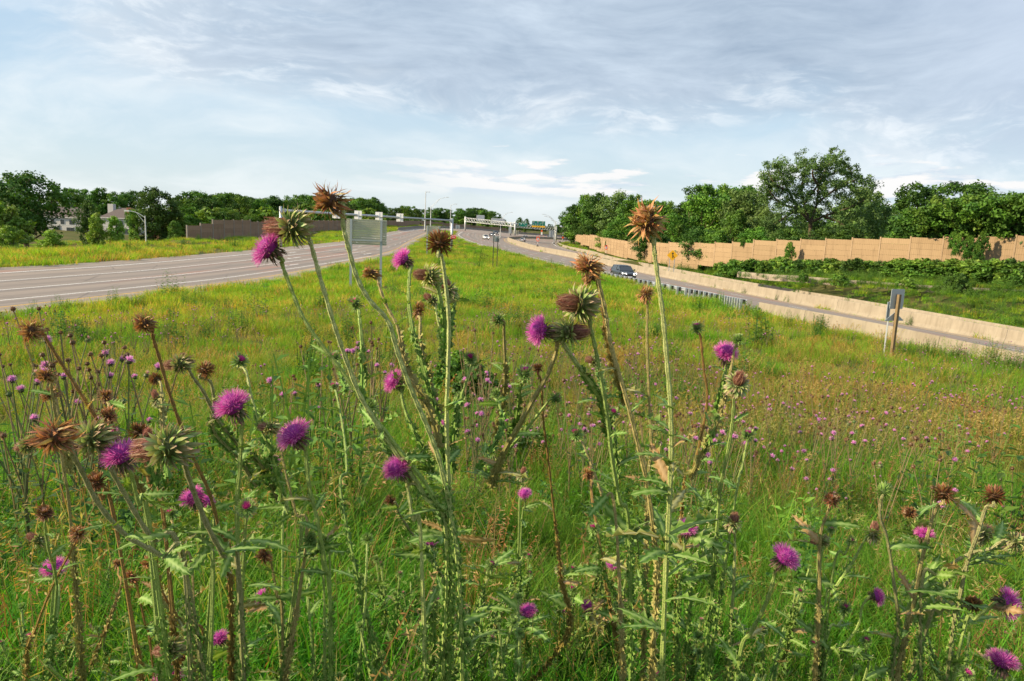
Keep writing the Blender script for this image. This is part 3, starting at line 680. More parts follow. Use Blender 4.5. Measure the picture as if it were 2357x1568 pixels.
def relabel(group, noun, land=LAND):
    """give each member of a row a label of its own from the landmark it stands by"""
    bpy.context.view_layer.update(); seg = {}
    for o in COL.objects:
        if o.get('group') == group and o.parent is None:
            px = proj(o.location)[0]
            for a, b, ph in land:
                if a <= px < b: seg.setdefault(ph, []).append((px, o)); break
    for ph, l in seg.items():
        l.sort(key=lambda q: q[0])
        for i, (_, o) in enumerate(l):
            o['label'] = (noun+' '+ph) if len(l) == 1 else ('%s of the %s %s' % (ORD[min(i, 13)]+' from the left', noun+'s', ph) if len(l) > 2 else '%s of two %s %s' % (('left', 'right')[i], noun+'s', ph))
TP['d0'] = tree_proto(1, 'round', 82, 125, 0.0175, PAL_D, 0.12, 0.38); TP['d1'] = tree_proto(2, 'vase', 82, 125, 0.0175, PAL_D, 0.15, 0.42)
TP['m0'] = tree_proto(3, 'round', 82, 125, 0.0175, PAL_M, 0.10, 0.36); TP['m1'] = tree_proto(4, 'column', 78, 120, 0.0175, PAL_M, 0.08, 0.30)
TP['m2'] = tree_proto(5, 'vase', 82, 120, 0.018, PAL_M, 0.12, 0.40); TP['b0'] = tree_proto(6, 'round', 60, 100, 0.026, PAL_B, 0.06, 0.34)
TP['b1'] = tree_proto(7, 'column', 60, 90, 0.026, PAL_B, 0.03, 0.26); TP['g0'] = tree_proto(8, 'round', 85, 95, 0.019, PAL_G, 0.10, 0.38)
TP['g1'] = tree_proto(9, 'vase', 85, 95, 0.019, PAL_G, 0.10, 0.36); TP['c0'] = tree_proto(10, 'cone', 75, 90, 0.018, PAL_D, 0.04, 0.26)
TP['d2'] = tree_proto(12, 'round', 85, 110, 0.017, PAL_D, 0.34, 0.40)
TP['o0'] = tree_proto(13, 'vase', 88, 125, 0.018, PAL_M, 0.42, 0.46)
TP['o1'] = tree_proto(14, 'vase', 88, 125, 0.018, PAL_D, 0.46, 0.44)
TP['s0'] = tree_proto(21, 'bush', 46, 80, 0.045, PAL_M, 0.05, 0.62, 1.5); TP['s1'] = tree_proto(22, 'bush', 46, 80, 0.045, PAL_D, 0.05, 0.7, 1.5); TP['s2'] = tree_proto(23, 'bush', 40, 80, 0.05, PAL_B, 0.05, 0.6, 1.5)
def tree(kind, x, y, h, wid=1.0, label=None, group=None, name=None, cat='tree', zb=None, rz=None):
    tk, cr = TP[kind]; bush = kind[0] == 's'
    z = gz(x, y) if zb is None else zb
    t = empty(name or ('shrub' if bush else 'tree'), (x, y, z), RNG.uniform(0, 6.28) if rz is None else rz, label, cat if not bush else 'shrub', group)
    t.scale = (h*wid, h*wid, h)
    put('trunk', tk, t); put('crown', cr, t); return t
def tree_px(kind, px, top, d, wid=1.0, **k):
    p = PD(px, top, d); zb = gz(p.x, p.y); h = max(1.0, p.z-zb); return tree(kind, p.x, p.y, h, wid, zb=zb, **k)
# --- left bank: named individuals first
tree_px('d2', 52, 398, 140, 1.2, label='huge dark spreading tree at the left edge in front of the pale apartment house')
tree_px('d1', -25, 420, 150, 1.2, label='dark tree cut by the left edge behind the huge spreading tree')
tree_px('b0', -5, 466, 92, 1.25, label='bright green bushy tree cut off by the left edge beside the road verge')
tree_px('b0', 20, 520, 88, 1.2, label='low leafy bush-like tree at the left edge just beyond the verge grass')
tree_px('b1', 118, 528, 100, 1.4, label='small yellow-green sapling in front of the pale house, left of the twin saplings')
tree_px('b1', 222, 488, 104, 0.8, label='left one of the two tall sunlit saplings in front of the second pale house')
tree_px('b1', 264, 496, 106, 0.85, label='right one of the two tall sunlit saplings in front of the second pale house')
tree_px('b1', 307, 528, 112, 0.9, label='small sapling just left of the lamp post on the left bank')
tree_px('m1', 402, 508, 128, 1.0, label='blue-green sapling just left of the end of the brown sound wall')
tree_px('d0', 200, 460, 185, 0.6, label='dark round tree standing between the two pale houses')
tree_px('d0', 352, 430, 180, 0.98, label='large dark round tree behind the lamp post on the left bank')
tree_px('m2', 306, 482, 176, 0.42, label='light green low tree against the left side of the large dark round tree')
for px, top, d, kd in ((165,434,300,'m2'),(230,431,300,'m0'),(128,438,320,'b0'),(268,446,300,'m2'),(300,440,310,'d1'),(195,445,330,'d0')):
    tree_px(kd, px, top, d, 1.2, label='green tree in the row above the roofs of the pale houses', group='trees above the house roofs')
SK = [(0,400),(130,437),(165,432),(240,432),(275,445),(300,440),(345,434),(385,445),(400,443),(440,455),(480,441),(520,438),(580,446),(620,449),(660,456),(700,441),(760,446),(800,456),(825,449),(870,456),(900,472),(960,474),(985,472),(1030,480),(1070,478),(1090,471),(1120,478),(1150,491),(1165,505),(1180,512),(1197,501),(1212,504),(1235,514),(1265,516),(1290,524)]
def skyl(x): return float(np.interp(x, [a for a, b in SK], [b for a, b in SK]))
kk = ['d0','m0','d1','m2','d0','c0','m1','d1','m0']
x = 412; i = 0
while x < 1158:
    d = np.interp(x, [412, 621, 893, 1000, 1158], [205, 235, 370, 450, 485])
    tree_px(kk[i % 9], x+RNG.uniform(-6, 6), skyl(x)+RNG.uniform(-2, 10)+2, d+RNG.uniform(0, 18), RNG.uniform(0.95, 1.3), label='tree in the long green row rising behind the brown sound wall', group='trees behind the brown sound wall')
    x += RNG.uniform(20, 30); i += 1
x = 400; i = 0
while x < 1250:                                         # second, nearer and lower row: lighter trees just behind the wall
    d = np.interp(x, [412, 621, 893, 1000, 1158, 1250], [185, 212, 350, 432, 465, 480])
    ty = skyl(x)+np.interp(x, [400, 800, 1250], [34, 30, 12])+RNG.uniform(-6, 12)
    tree_px(['b0','m1','s0','m2','b1','m0','s2'][i % 7], x, ty, d, RNG.uniform(1.0, 1.5), label='low light-green tree crowding the top of the brown sound wall', group='low trees along the brown wall')
    x += RNG.uniform(26, 40); i += 1
x = 420
while x < 1300:                                         # third row, far, closes the gaps
    tree_px(kk[i % 9], x, skyl(x)+8, 560+RNG.uniform(0, 50), 1.5, label='distant tree in the farthest row beyond the highway bend', group='farthest row of trees')
    x += RNG.uniform(24, 38); i += 1
tree_px('d0', 1197, 500, 500, 0.75, label='small round treetop rising right of the truss gantry post against the sky')
tree_px('d0', 1213, 503, 505, 0.7, label='small treetop just left of the large green sign against the sky')
for px, top in ((1252,522),(1266,516),(1283,517),(1294,524)):
    tree_px('d1', px, top, 520, 0.8, label='dark distant tree near the lamp post beyond the green bank', group='distant trees by the far lamp')
for i in range(13):
    px = 1158+i*11+RNG.uniform(-4, 4); tree_px(['d0','m0','d1','s1'][i % 4], px, np.interp(px, [1158, 1180, 1240, 1300], [507, 513, 515, 524])+RNG.uniform(0, 7), 520+RNG.uniform(0, 30), 1.9, label='low dark tree on the horizon behind the gantries', group='horizon trees behind the gantries')
# --- right bank
tree_px('d0', 1325, 470, 335, 1.1, label='dark tree at the left end of the right-hand wood with branches to the ground')
tree_px('d1', 1318, 500, 330, 0.9, label='low dark green tree overhanging the green bank at the tip of the wood')
tree_px('m0', 1352, 446, 330, 1.05, label='tall tree with rounded top at the left end of the wood')
tree_px('d0', 1378, 443, 320, 0.95, label='tall dark tree second in the left end of the wood')
tree_px('g0', 1425, 440, 300, 1.1, label='tall grey-green rounded tree left of the tallest dry thistle head')
tree_px('m0', 1462, 446, 290, 0.95, label='mid-green tree directly behind the tallest dry thistle head')
tree_px('m2', 1505, 462, 270, 1.0, label='mid-green tree just right of the tallest dry thistle head')
tree_px('m0', 1540, 462, 265, 1.0, label='lower mid-green tree in the dip of the wood')
tree_px('d0', 1578, 465, 262, 1.0, label='dark lower tree in the dip of the wood')
tree_px('m1', 1618, 445, 210, 1.15, label='leafy green tree in front of the taller dark top in the wood')
tree_px('d1', 1648, 430, 225, 0.95, label='tall dark-topped tree standing over the yellow sign')
tree_px('m2', 1685, 426, 215, 1.0, label='tall dark tree with spiky top left of the biggest tree')
tree_px('g1', 1725, 440, 195, 0.95, label='grey-green tree with a light trunk just left of the biggest tree')
tree_px('g0', 1765, 475, 180, 0.9, label='lower grey-green tree in front of the biggest tree')
tree_px('m0', 1700, 480, 178, 0.9, label='lower green tree hugging the sound wall left of the biggest tree')
tree_px('m1', 1555, 490, 200, 1.1, label='leafy tree with foliage spilling onto the sound wall')
tree_px('m0', 1440, 490, 240, 1.2, label='low green tree at the wall behind the orange speed sign')
tree_px('g0', 1990, 425, 190, 0.95, label='green tree right of the biggest tree')
tree_px('g1', 2010, 470, 175, 0.8, label='lower grey-green tree right of the biggest tree')
tree_px('d0', 2045, 490, 260, 1.0, label='low dark tree in the gap where the power line passes')
tree_px('d1', 2075, 478, 250, 1.0, label='dark tree at the right side of the gap in the wood')
tree_px('d0', 2130, 430, 215, 1.0, label='dark round tree right of the gap')
tree_px('d1', 2190, 419, 205, 1.25, label='broad dark domed tree, tallest right of the gap')
tree_px('d0', 2245, 440, 200, 1.0, label='dark tree on the right shoulder of the domed tree')
for px, top, d in ((2130,500,124),(2185,478,121),(2245,460,118.5),(2305,455,116),(2370,446,113)):
    tree_px('o0' if px in (2185, 2245, 2305) else 'o1', px, top, d+3, 1.15, label='low dark spreading tree leaning over the right end of the sound wall', group='trees leaning over the sound wall')
tree_px('m1', 2330, 445, 170, 0.9, label='small mid-green treetop at the right edge of the picture')
for px, top, d in ((2085,520,132),(1610,520,165),(1655,528,160),(1820,520,150),(1900,520,146),(1960,515,142),(1500,520,185),(1405,520,245),(1348,515,300),(1745,520,156)):
    tree_px('m0' if px % 2 else 'd0', px, top, d, 1.3, label='low dark leafy undergrowth tree right behind the tan sound wall', group='undergrowth behind the tan wall')
for px, top in ((1380,480),(1440,478),(1500,482),(1560,480),(1620,478),(1690,476),(1750,480),(1860,470),(1950,470),(2000,480),(2060,500),(2110,480),(2200,470),(2300,470)):
    tree_px('d0', px, top, np.interp(px, [1380, 2300], [360, 240]), 1.3, label='dark tree deep inside the right-hand wood', group='trees deep in the wood')
# the biggest tree: open crown on visible limbs
def big_tree():
    p = PD(1868, 557, 165); zb = gz(p.x, p.y)+0.0; rr = random.Random(77); r = np.random.default_rng(77)
    t = empty('tree', (p.x, p.y, zb), 0, 'biggest tree, open grey-green crown on dark forked limbs above the tan wall', 'tree')
    sc = 165/FPX/math.cos(0.1)
    def L(px, py, dy=0):                       # picture-measured limb ends around the trunk
        q = PD(px, py, 165+dy); return q-Vector((p.x, p.y, zb))
    tb = MB(); cl = []
    base = Vector((0, 0, -0.5)); fork = L(1866, 512)
    tb.tube([base, base.lerp(fork, .5)+Vector((.1, 0, 0)), fork], [0.62, 0.5, 0.42], 9, cap=False)
    limbs = [((1866,512),(1838,480),(1815,440,-2),(1800,408,-2),(1790,385,-3)),((1866,512),(1880,470),(1884,430,1),(1900,390,1),(1925,360,0)),((1866,512),(1850,470,2),(1846,430,3),(1852,395,3),(1858,372,3)),
             ((1838,480),(1800,470,-3),(1775,445,-4),(1765,415,-4)),((1880,470),(1910,445,-2),(1945,425,-3),(1975,412,-3)),((1866,512),(1905,495,-3),(1950,480,-4),(1990,460,-4)),((1850,470,2),(1880,430,4),(1905,405,5),(1940,390,5)),
             ((1838,480),(1808,500,-4),(1785,515,-6),(1765,525,-6)),((1884,430,1),(1870,400,-1),(1880,375,-2)),((1900,500,-2),(1930,510,-6),(1950,525,-7)),((1815,440,-2),(1785,425,-5),(1770,400,-5)),((1945,425,-3),(1960,400,-1),(1950,385,0))]
    for lm in limbs:
        pts = [L(*q) for q in lm]; pp = crom(pts, 4)
        tb.tube(pp, [0.27*(1-i/len(pp))+0.05 for i in range(len(pp))], 7, cap=False)
        for k, q in enumerate(pp[4:]):
            for _ in range(3 if k > 2 else 2):
                dd = Vector((rr.gauss(0, 1), rr.gauss(0, 1), rr.gauss(0.2, .8))).normalized()*rr.uniform(0.6, 2.4)
                cl.append((q+dd, rr.uniform(0.5, 1.15)))
                if rr.random() < 0.4: branch(tb, q, q+dd, 0.05, 0.015, rr, 0.1, 4, 3)
    out_ = [(1765,405),(1757,430),(1752,455),(1770,385),(1800,378),(1790,372),(1830,376),(1850,362),(1880,366),(1905,362),(1928,356),(1935,372),(1945,395),(1965,395),(1975,412),(1990,420),(2005,432),(2015,455),(2020,480),(2010,505),(1985,520),(1990,540),(1960,548),(1940,535),(1900,540),
            (1830,530),(1800,545),(1780,530),(1770,500),(1810,455),(1850,445),(1900,455),(1930,440),(1870,480),(1955,460),(1840,505),(1790,470),(1815,400),(1900,415),(1935,500),(1975,480)]
    out_ += [(1800,395),(1825,400),(1850,385),(1880,385),(1910,380),(1780,415),(1800,430),(1830,420),(1855,420),(1900,435),(1925,415),(1950,420),(1970,440),(1780,445),(1825,475),(1845,470),(1890,485),(1920,470),(1950,500),(1800,480),(1780,515),(1850,520),(1890,520),(1920,525),(1975,500),(1870,455),(1990,495),(1940,450)]
    for a, b in out_:
        for _ in range(5):
            q = L(a+rr.uniform(-14, 14), b+rr.uniform(-9, 16), rr.uniform(-6, 5)); cl.append((q, rr.uniform(0.7, 1.45)))
    q, col = crown_arrays(r, [(tuple(c), R) for c, R in cl], 62, 0.20, PAL_G)
    o = put('crown', quads_mesh('crown', q, col, M_tree), t); tb.build('trunk', M_bark, t, True)
big_tree()
# --- hedge of shrubs at the foot of the tan wall, weeds on the far slope
for i in range(46):
    px = 1700+i*15.5+RNG.uniform(-6, 6); d = np.interp(px, [1700, 2420], [137, 103])+RNG.uniform(-2, 2)
    top = np.interp(px, [1700, 1760, 1800, 1815, 1830, 2357], [604, 598, 590, 582, 598, 602])+RNG.uniform(-5, 6)
    tree_px(['s0','s1','s0','s2'][i % 4], px, top, d, RNG.uniform(1.1, 1.7), label='dark green shrub in the hedge at the foot of the tan sound wall', group='hedge shrubs below the sound wall')
for px, top, d, kd, lb in ((1690,597,150,'s0','round green shrub by the tan wall right of the yellow sign'),(1660,604,152,'s2','small bright shrub by the tan wall just right of the yellow sign'),
                           (2210,632,96,'s1','dark rounded bush growing over the drainage wall at the right'),(1936,628,101,'s0','green bush spilling over the drainage wall left of the sign backs'),(2090,640,97,'s2','light green bush at the drainage wall above the sign backs'),(1850,628,106,'s0','small bush on the drainage wall halfway along')):
    tree_px(kd, px, top, d, RNG.uniform(1.0, 1.4), label=lb)
# vines on the tan wall
for px, py, d, s in ((1397,560,236,1.6),(1470,574,200,1.4),(1508,592,186,2.0),(1424,553,222,2.0),(1818,580,140,2.6),(2195,556,119,2.2),(2205,568,117.5,2.6),(2232,574,117,3.0),(2250,588,116,2.4),(2262,560,116.5,2.6),(1614,556,162,1.8),(1710,559,150,1.4)):
    p = PD(px, py, d-1.2); t = empty('vine', (p.x, p.y, p.z-s*0.5), 0, 'clump of green creeper hanging on the tan sound wall', 'creeper', 'creepers on the tan sound wall')
    t.scale = (s*0.7, s*0.35, s*1.2); put('foliage', TP['s0'][1], t)
# ================================================================== HOUSES on the left
M_siding = plain('pale_siding', (0.50, 0.49, 0.47), 0.8, 0, 0.2, 0.06, 1.0); M_cream = plain('cream_siding', (0.60, 0.48, 0.34), 0.8, 0, 0.2, 0.06)
M_shing = plain('grey_brown_shingles', (0.13, 0.11, 0.105), 0.9, 0, 0.1, 0.2, 2); M_brick = plain('red_brick', (0.30, 0.15, 0.10), 0.9, 0, 0.1, 0.2, 6)
M_glass = plain('window_glass', (0.05, 0.06, 0.07), 0.12, 0, 0.7, 0.1); M_trim = plain('white_trim', (0.62, 0.62, 0.60), 0.6, 0, 0.3, 0.04)
def house(pxl, pxr, d, eave, ground, label, wins, chims, mat=M_siding, ridge=3.0, depth=11, ang=0.0, gable=False):
    a = PD(pxl, eave, d); b = PD(pxr, eave, d); zg = PD((pxl+pxr)/2, ground, d).z; ze = (a.z+b.z)/2
    w = (b-a).length; t = empty('house', (a.x, a.y, zg), ang, label, 'house'); H = ze-zg
    MB().box((0, 0, -2.5), (w, depth, H)).build('wall', mat, t)
    rb = MB(); e = 0.5
    if gable:
        rb.add([(-e,-e,H),(w+e,-e,H),(w+e,depth+e,H),(-e,depth+e,H),(w/2,-e,H+ridge),(w/2,depth+e,H+ridge)], [(0,1,4),(3,5,2),(0,4,5,3),(1,2,5,4),(0,3,2,1)], (1,1,1))
        MB().add([(0.1,-0.12,H),(w-0.1,-0.12,H),(w/2,-0.12,H+ridge-0.15),(0.1,0.1,H),(w-0.1,0.1,H),(w/2,0.1,H+ridge-0.15)], [(0,1,2),(3,5,4),(0,3,4,1),(1,4,5,2),(2,5,3,0)], (1,1,1)).build('gable', mat, t)
    else: rb.add([(-e,-e,H),(w+e,-e,H),(w+e,depth+e,H),(-e,depth+e,H),(depth*0.35,depth/2,H+ridge),(w-depth*0.35,depth/2,H+ridge)], [(0,1,5,4),(1,2,5),(2,3,4,5),(3,0,4),(0,3,2,1)], (1,1,1))
    rf = rb.build('roof', M_shing, t)
    MB().box((-e,-e-0.06,H-0.22),(w+e,-e+0.02,H+0.02)).build('gutter', M_trim, t)
    MB().box((0,-0.05,H*0.48),(w,-0.003,H*0.48+0.15)).build('trim_band', M_trim, t)
    for x, z0, z1, ww in wins:
        f = MB().box((x*w-ww/2-0.08,-0.08,z0*H-0.08),(x*w+ww/2+0.08,0.0,z1*H+0.08)).build('window', M_trim, t)
        for k in (0, 1):
            x0 = x*w-ww/2+k*ww/2; MB().box((x0+0.03,-0.12,z0*H),(x0+ww/2-0.03,-0.08,z1*H)).build('pane', M_glass, f)
    for x, y, hh, ww, m in chims: MB().box((x*w-ww/2, depth*y, H), (x*w+ww/2, depth*y+ww, H+hh)).build('chimney', m, rf)
    return t
house(88, 205, 270, 500, 536, 'long pale two-storey apartment house behind the huge dark tree', [(.28,.55,.83,1.5),(.47,.56,.84,1.4),(.66,.56,.84,2.0),(.92,.56,.84,1.9),(.36,.03,.36,2.6),(.62,.03,.36,2.8),(.90,.03,.36,2.4)], [(.55,.4,3.2,1.6,M_siding)], ridge=3.6)
house(232, 318, 255, 502, 540, 'second pale apartment house, behind the twin saplings, with brick chimneys', [(.35,.55,.82,1.1),(.55,.55,.82,1.1),(.72,.55,.82,1.1),(.66,.06,.36,2.2)], [(.08,.4,4.6,1.9,M_siding),(.66,.2,3.6,1.4,M_brick),(.80,.12,3.2,1.2,M_brick)], ridge=3.4)
house(416, 452, 215, 502, 534, 'cream gabled house partly hidden left of the brown sound wall', [(.2,.3,.5,1.0)], [(.4,.5,1.2,1.0,M_trim)], M_cream, ridge=2.4, gable=True)
house(335, 372, 235, 527, 540, 'low red-brick building glimpsed under the large dark tree', [(.5,.3,.7,2.4)], [(.8,.5,.8,.8,M_trim)], M_brick, ridge=1.4)
# ================================================================== LAMPS
def lamp(px, top, d, base_y, label, arms=1, reach=2.4, side=1, rad=0.1, boxy=False, mast=False, rise=1.2, group=None):
    a = PD(px, top, d); zb = gz(a.x, a.y); b = PD(px, base_y, d).z if base_y else zb
    zb = min(zb, b) if base_y else zb; H = a.z-zb
    t = empty('street_lamp', (a.x, a.y, zb), 0, label, 'street lamp', group)
    MB().tube([(0,0,0),(0,0,H)], [rad*1.3, rad*0.7], 8).build('pole', M_pole, t)
    MB().tube([(0,0,-0.3),(0,0,0.7)], rad*2.6, 8).build('base', M_conc, t)
    for k in range(arms):
        s = side; o = k*0.9
        arm = crom([(0,0,H-0.3-o), (s*reach*0.5,-o*.6,H-0.3-o+rise*0.75), (s*reach,-o*.6,H-0.3-o+rise)], 4)
        m = MB(); m.tube(arm, rad*0.45, 6)
        if rise > 0.8: m.tube([(0,0,H-1.2-o), (s*reach*0.55,-o*.6,H-0.3-o+rise*0.78)], rad*0.3, 5)
        m.build('arm', M_pole, t)
        e = arm[-1]; MB().box((e.x-0.1 if s > 0 else e.x-0.75, e.y-0.16, e.z-0.13), (e.x+0.75 if s > 0 else e.x+0.1, e.y+0.16, e.z+0.08)).build('lamp_head', M_pole, t)
    return t
lamp(334, 497, 122, 539, 'grey street lamp with its arm to the left, on the left bank', 1, 2.6, -1, 0.11, rise=1.0)
lamp(980, 441, 300, 517, 'tallest pole with a small head, standing behind the exit road', 1, 1.0, 1, 0.2, rise=0.2)
lamp(992, 475, 290, 520, 'street lamp with a long arm to the right next to the tallest pole', 1, 6, 1, 0.16, rise=4)
lamp(1038, 472, 330, 522, 'plain grey pole standing between the tallest pole and the truss gantry', 1, 2.0, 1, 0.14, rise=0.8)
lamp(1153, 502, 330, 529, 'street lamp rising through the middle of the truss gantry', 1, 4.4, 1, 0.16, rise=3)
lamp(1278, 509, 330, 553, 'street lamp with left arm beside the end post of the green sign gantry', 1, 5.2, -1, 0.16, rise=3)
lamp(1281, 513, 345, 553, 'second lamp pole directly behind the first one at the green bank', 1, 5, -1, 0.16, rise=3)
lamp(1297, 522, 360, 545, 'farthest street lamp with its arm to the left, above the green bank', 1, 5.5, -1, 0.16, rise=3)
# ================================================================== GANTRIES AND SIGNS
M_green = plain('sign_green', (0.0, 0.155, 0.115), 0.5, 0, 0.4, 0.03); M_syel = plain('sign_yellow', (0.80, 0.42, 0.01), 0.5, 0, 0.4, 0.04)
M_wht = plain('sign_white', (0.80, 0.80, 0.78), 0.5, 0, 0.4, 0.03); M_blk = plain('sign_black', (0.02, 0.02, 0.02), 0.5, 0, 0.3, 0.1)
M_red = plain('sign_red', (0.55, 0.02, 0.03), 0.5, 0, 0.4, 0.04); M_blue = plain('shield_blue', (0.03, 0.16, 0.50), 0.5, 0, 0.4, 0.04); M_orange = plain('sign_orange', (0.85, 0.10, 0.02), 0.5, 0, 0.4, 0.05)
M_cream2 = plain('aged_aluminium_cream', (0.50, 0.50, 0.38), 0.6, 0.05, 0.3, 0.10, 1.5)
def text(body, size, M, mat, parent, name='lettering'):
    c = bpy.data.curves.new('lettering', 'FONT'); c.body = body; c.size = size; c.align_x = 'CENTER'; c.align_y = 'CENTER'; c.extrude = 0.006; c.offset = size*0.012
    tmp = bpy.data.objects.new('tmp', c); me = bpy.data.meshes.new_from_object(tmp); bpy.data.objects.remove(tmp); bpy.data.curves.remove(c)
    me.materials.clear(); me.materials.append(mat); return put(name, me, parent, M)
FR = Matrix.Rotation(math.pi/2, 4, 'X')           # text lies in XZ facing -Y
def TM(x, y, z): return Matrix.Translation((x, y, z)) @ FR
def rrect(w, h, r=0.15, n=4):
    o = []
    for cx, cz, a0 in ((w/2-r,h/2-r,0),(-w/2+r,h/2-r,90),(-w/2+r,-h/2+r,180),(w/2-r,-h/2+r,270)):
        for k in range(n+1):
            a = math.radians(a0+90*k/n); o.append((cx+r*math.cos(a), cz+r*math.sin(a)))
    return o
def plate(w, h, x, y, z, mat, parent, name='plate', r=0.12, d=0.04):
    return MB().prism(rrect(w, h, r), Matrix.Translation((x, y, z)), d).build(name, mat, parent)
# pipe gantry with detector boxes over the exit road
pa = PD(646, 475, 112); pb = PD(1041, 503, 150)
G0 = empty('pipe_gantry', (pb.x, pb.y, gz(pb.x, pb.y)), 0, 'grey pipe gantry spanning the exit road, carrying white boxes and red signs', 'gantry'); o0 = G0.location
za, zb_ = gz(pa.x, pa.y), gz(pb.x, pb.y)
MB().tube([Vector((pa.x, pa.y, za-0.3))-o0, Vector((pa.x, pa.y, pa.z))-o0], 0.20, 12).build('pole', M_galv, G0, True)
MB().tube([Vector((pb.x, pb.y, zb_-0.3))-o0, Vector((pb.x, pb.y, pb.z))-o0], 0.24, 12).build('pole', M_galv, G0, True)
ba, bb_ = PD(646, 484, 112), PD(1041, 508, 150)
MB().tube([ba-o0, bb_-o0], 0.17, 12).build('beam', M_galv, G0, True)
dd = (bb_-ba)
for t_ in (0.63,): MB().tube([ba+dd*t_-o0, ba+dd*(t_+0.006)-o0], 0.30, 12).build('flange', M_galv, G0, True)
for e_, s_ in ((ba, 1), (bb_, -1)): MB().box((-0.28,-0.28,-0.28),(0.28,0.28,0.28), M=Matrix.Translation(e_+dd.normalized()*s_*0.5-o0)).build('bracket', M_galv, G0)
for px in (775, 825, 873, 921):
    lo, hi = 0, 1
    for _ in range(30):
        m = (lo+hi)/2
        if proj(ba+dd*m)[0] < px: lo = m
        else: hi = m
    c = ba+dd*lo-o0; ang = 0.0
    f = MB().box((-0.62,-0.36,-0.15),(0.62,-0.20,0.70), M=Matrix.Translation(c)).box((-0.62,-0.36,-0.75),(0.62,-0.20,-0.28), M=Matrix.Translation(c)).box((-0.08,-0.4,-0.7),(0.08,0.0,0.6), M=Matrix.Translation(c)).build('detector_box', M_wht, G0)
def red_sign(px, py, d, parent):
    q = PD(px, py, d)-o0; s = plate(1.07, 0.76, q.x, q.y-0.35, q.z, M_red, parent, 'wrong_way_sign', 0.05, 0.03)
    text('WRONG', 0.27, TM(q.x, q.y-0.355, q.z+0.17), M_wht, s); text('WAY', 0.27, TM(q.x, q.y-0.355, q.z-0.15), M_wht, s)
red_sign(640, 508, 112, G0); red_sign(1044, 545, 150, G0)
# back of the large guide sign on two posts
def sign_back(name, label, p_tl, p_br, d, posts, mat, slats, ped, angle=0.0, postr=0.09, cat='road sign', beams=True):
    a = PD(*p_tl, d); b = PD(*p_br, d); w = b.x-a.x; h = a.z-b.z
    base = Vector(((a.x+b.x)/2, d, 0)); t = empty(name, (base.x, base.y, gz(base.x, base.y)), angle, label, cat); zc = (a.z+b.z)/2-t.location.z
    n = slats; hh = h/n
    for k in range(n):
        z0 = zc-h/2+k*hh
        sl_ = MB(); sl_.box((-w/2, 0, z0+0.01), (w/2, 0.05, z0+hh-0.01))
        if n > 1: sl_.box((-w/2, -0.045, z0+hh-0.05), (w/2, -0.002, z0+hh-0.012))
        sl_.build('panel' if n > 1 else 'plate', mat, t)
    for fx in posts:
        x = -w/2+fx*w; MB().box((x-postr, -0.25, -0.6), (x+postr, -0.06, zc+h/2-0.02)).build('post', ped, t)
    if beams: MB().box((-w*0.34, -0.33, zc-h/2+0.32), (w*0.38, -0.252, zc-h/2+0.42)).build('brace', ped, t)
    return t
sign_back('guide_sign', 'big pale slatted back of a guide sign on two grey posts beside the exit road', (798,503), (889,566), 62, (.125,.87), M_cream2, 11, M_alu, 0.10)
sign_back('guide_sign', 'small pale slatted back of a guide sign farther along the exit road', (981,519.5), (1013.5,540), 128, (.1,.9), M_cream2, 8, M_alu, 0.05, beams=False)
sign_back('road_sign', 'plain grey back of a square sign on two brown posts beside the right-hand road', (1134,543), (1149,557.5), 95, (.2,.8), M_alu, 1, M_dark, 0.0, 0.045, beams=False)
sign_back('road_sign', 'grey back of a small square sign far beyond the exit road by the wall', (1049,518), (1058.5,526.5), 335, (.15,.85), M_alu, 1, M_alu, 0.0, 0.08, beams=False)
sign_back('road_sign', 'pale cream back of a wide sign seen under the green sign gantry', (1180,530), (1194,540), 372, (.3,.75), M_cream2, 6, M_dark, 0.0, 0.1, beams=False)
sign_back('road_sign', 'tall light grey sign back beyond the far carriageway by the lamp posts', (1264,530), (1274.5,547), 392, (.3,.75), M_alu, 1, M_alu, 0.0, 0.1, beams=False)
sign_back('road_sign', 'lower light grey sign back beside the tall one beyond the far carriageway', (1273,541), (1280,550), 380, (.3,.75), M_alu, 1, M_alu, 0.0, 0.08, beams=False)
# truss gantries
def truss(name, label, pl, pr, dl, dr, depth_px, bays, gl, gr, mpost=M_pole):
    a0 = PD(pl[0], pl[1], dl); b0 = PD(pr[0], pr[1], dr); a1 = PD(pl[0], pl[1]+depth_px, dl); b1 = PD(pr[0], pr[1]+depth_px, dr)
    t = empty(name, (a0.x, a0.y, gl), 0, label, 'gantry'); o = t.location; m = MB(); off = Vector((0, 1.4, 0))
    for y in (Vector((0,0,0)), off):
        m.tube([a0-o+y, b0-o+y], 0.12, 6); m.tube([a1-o+y, b1-o+y], 0.12, 6)
        for k in range(bays):
            u0, u1, um = k/bays, (k+1)/bays, (k+0.5)/bays
            m.tube([a0.lerp(b0, u0)-o+y, a1.lerp(b1, um)-o+y], 0.06, 5, cap=False); m.tube([a1.lerp(b1, um)-o+y, a0.lerp(b0, u1)-o+y], 0.06, 5, cap=False)
            m.tube([a1.lerp(b1, u0)-o+y, a0.lerp(b0, um)-o+y], 0.06, 5, cap=False); m.tube([a0.lerp(b0, um)-o+y, a1.lerp(b1, u1)-o+y], 0.06, 5, cap=False)
    m.build('truss', M_pole, t)
    for q, g_ in ((a0, gl), (b0, gr)):
        MB().tube([Vector((q.x, q.y+0.7, g_-1))-o, Vector((q.x, q.y+0.7, q.z+0.6))-o], 0.38, 10).build('post', mpost, t, True)
    return t, a0, b0
zl = PD(1069, 527, 345).z; zr = PD(1182, 548, 318).z
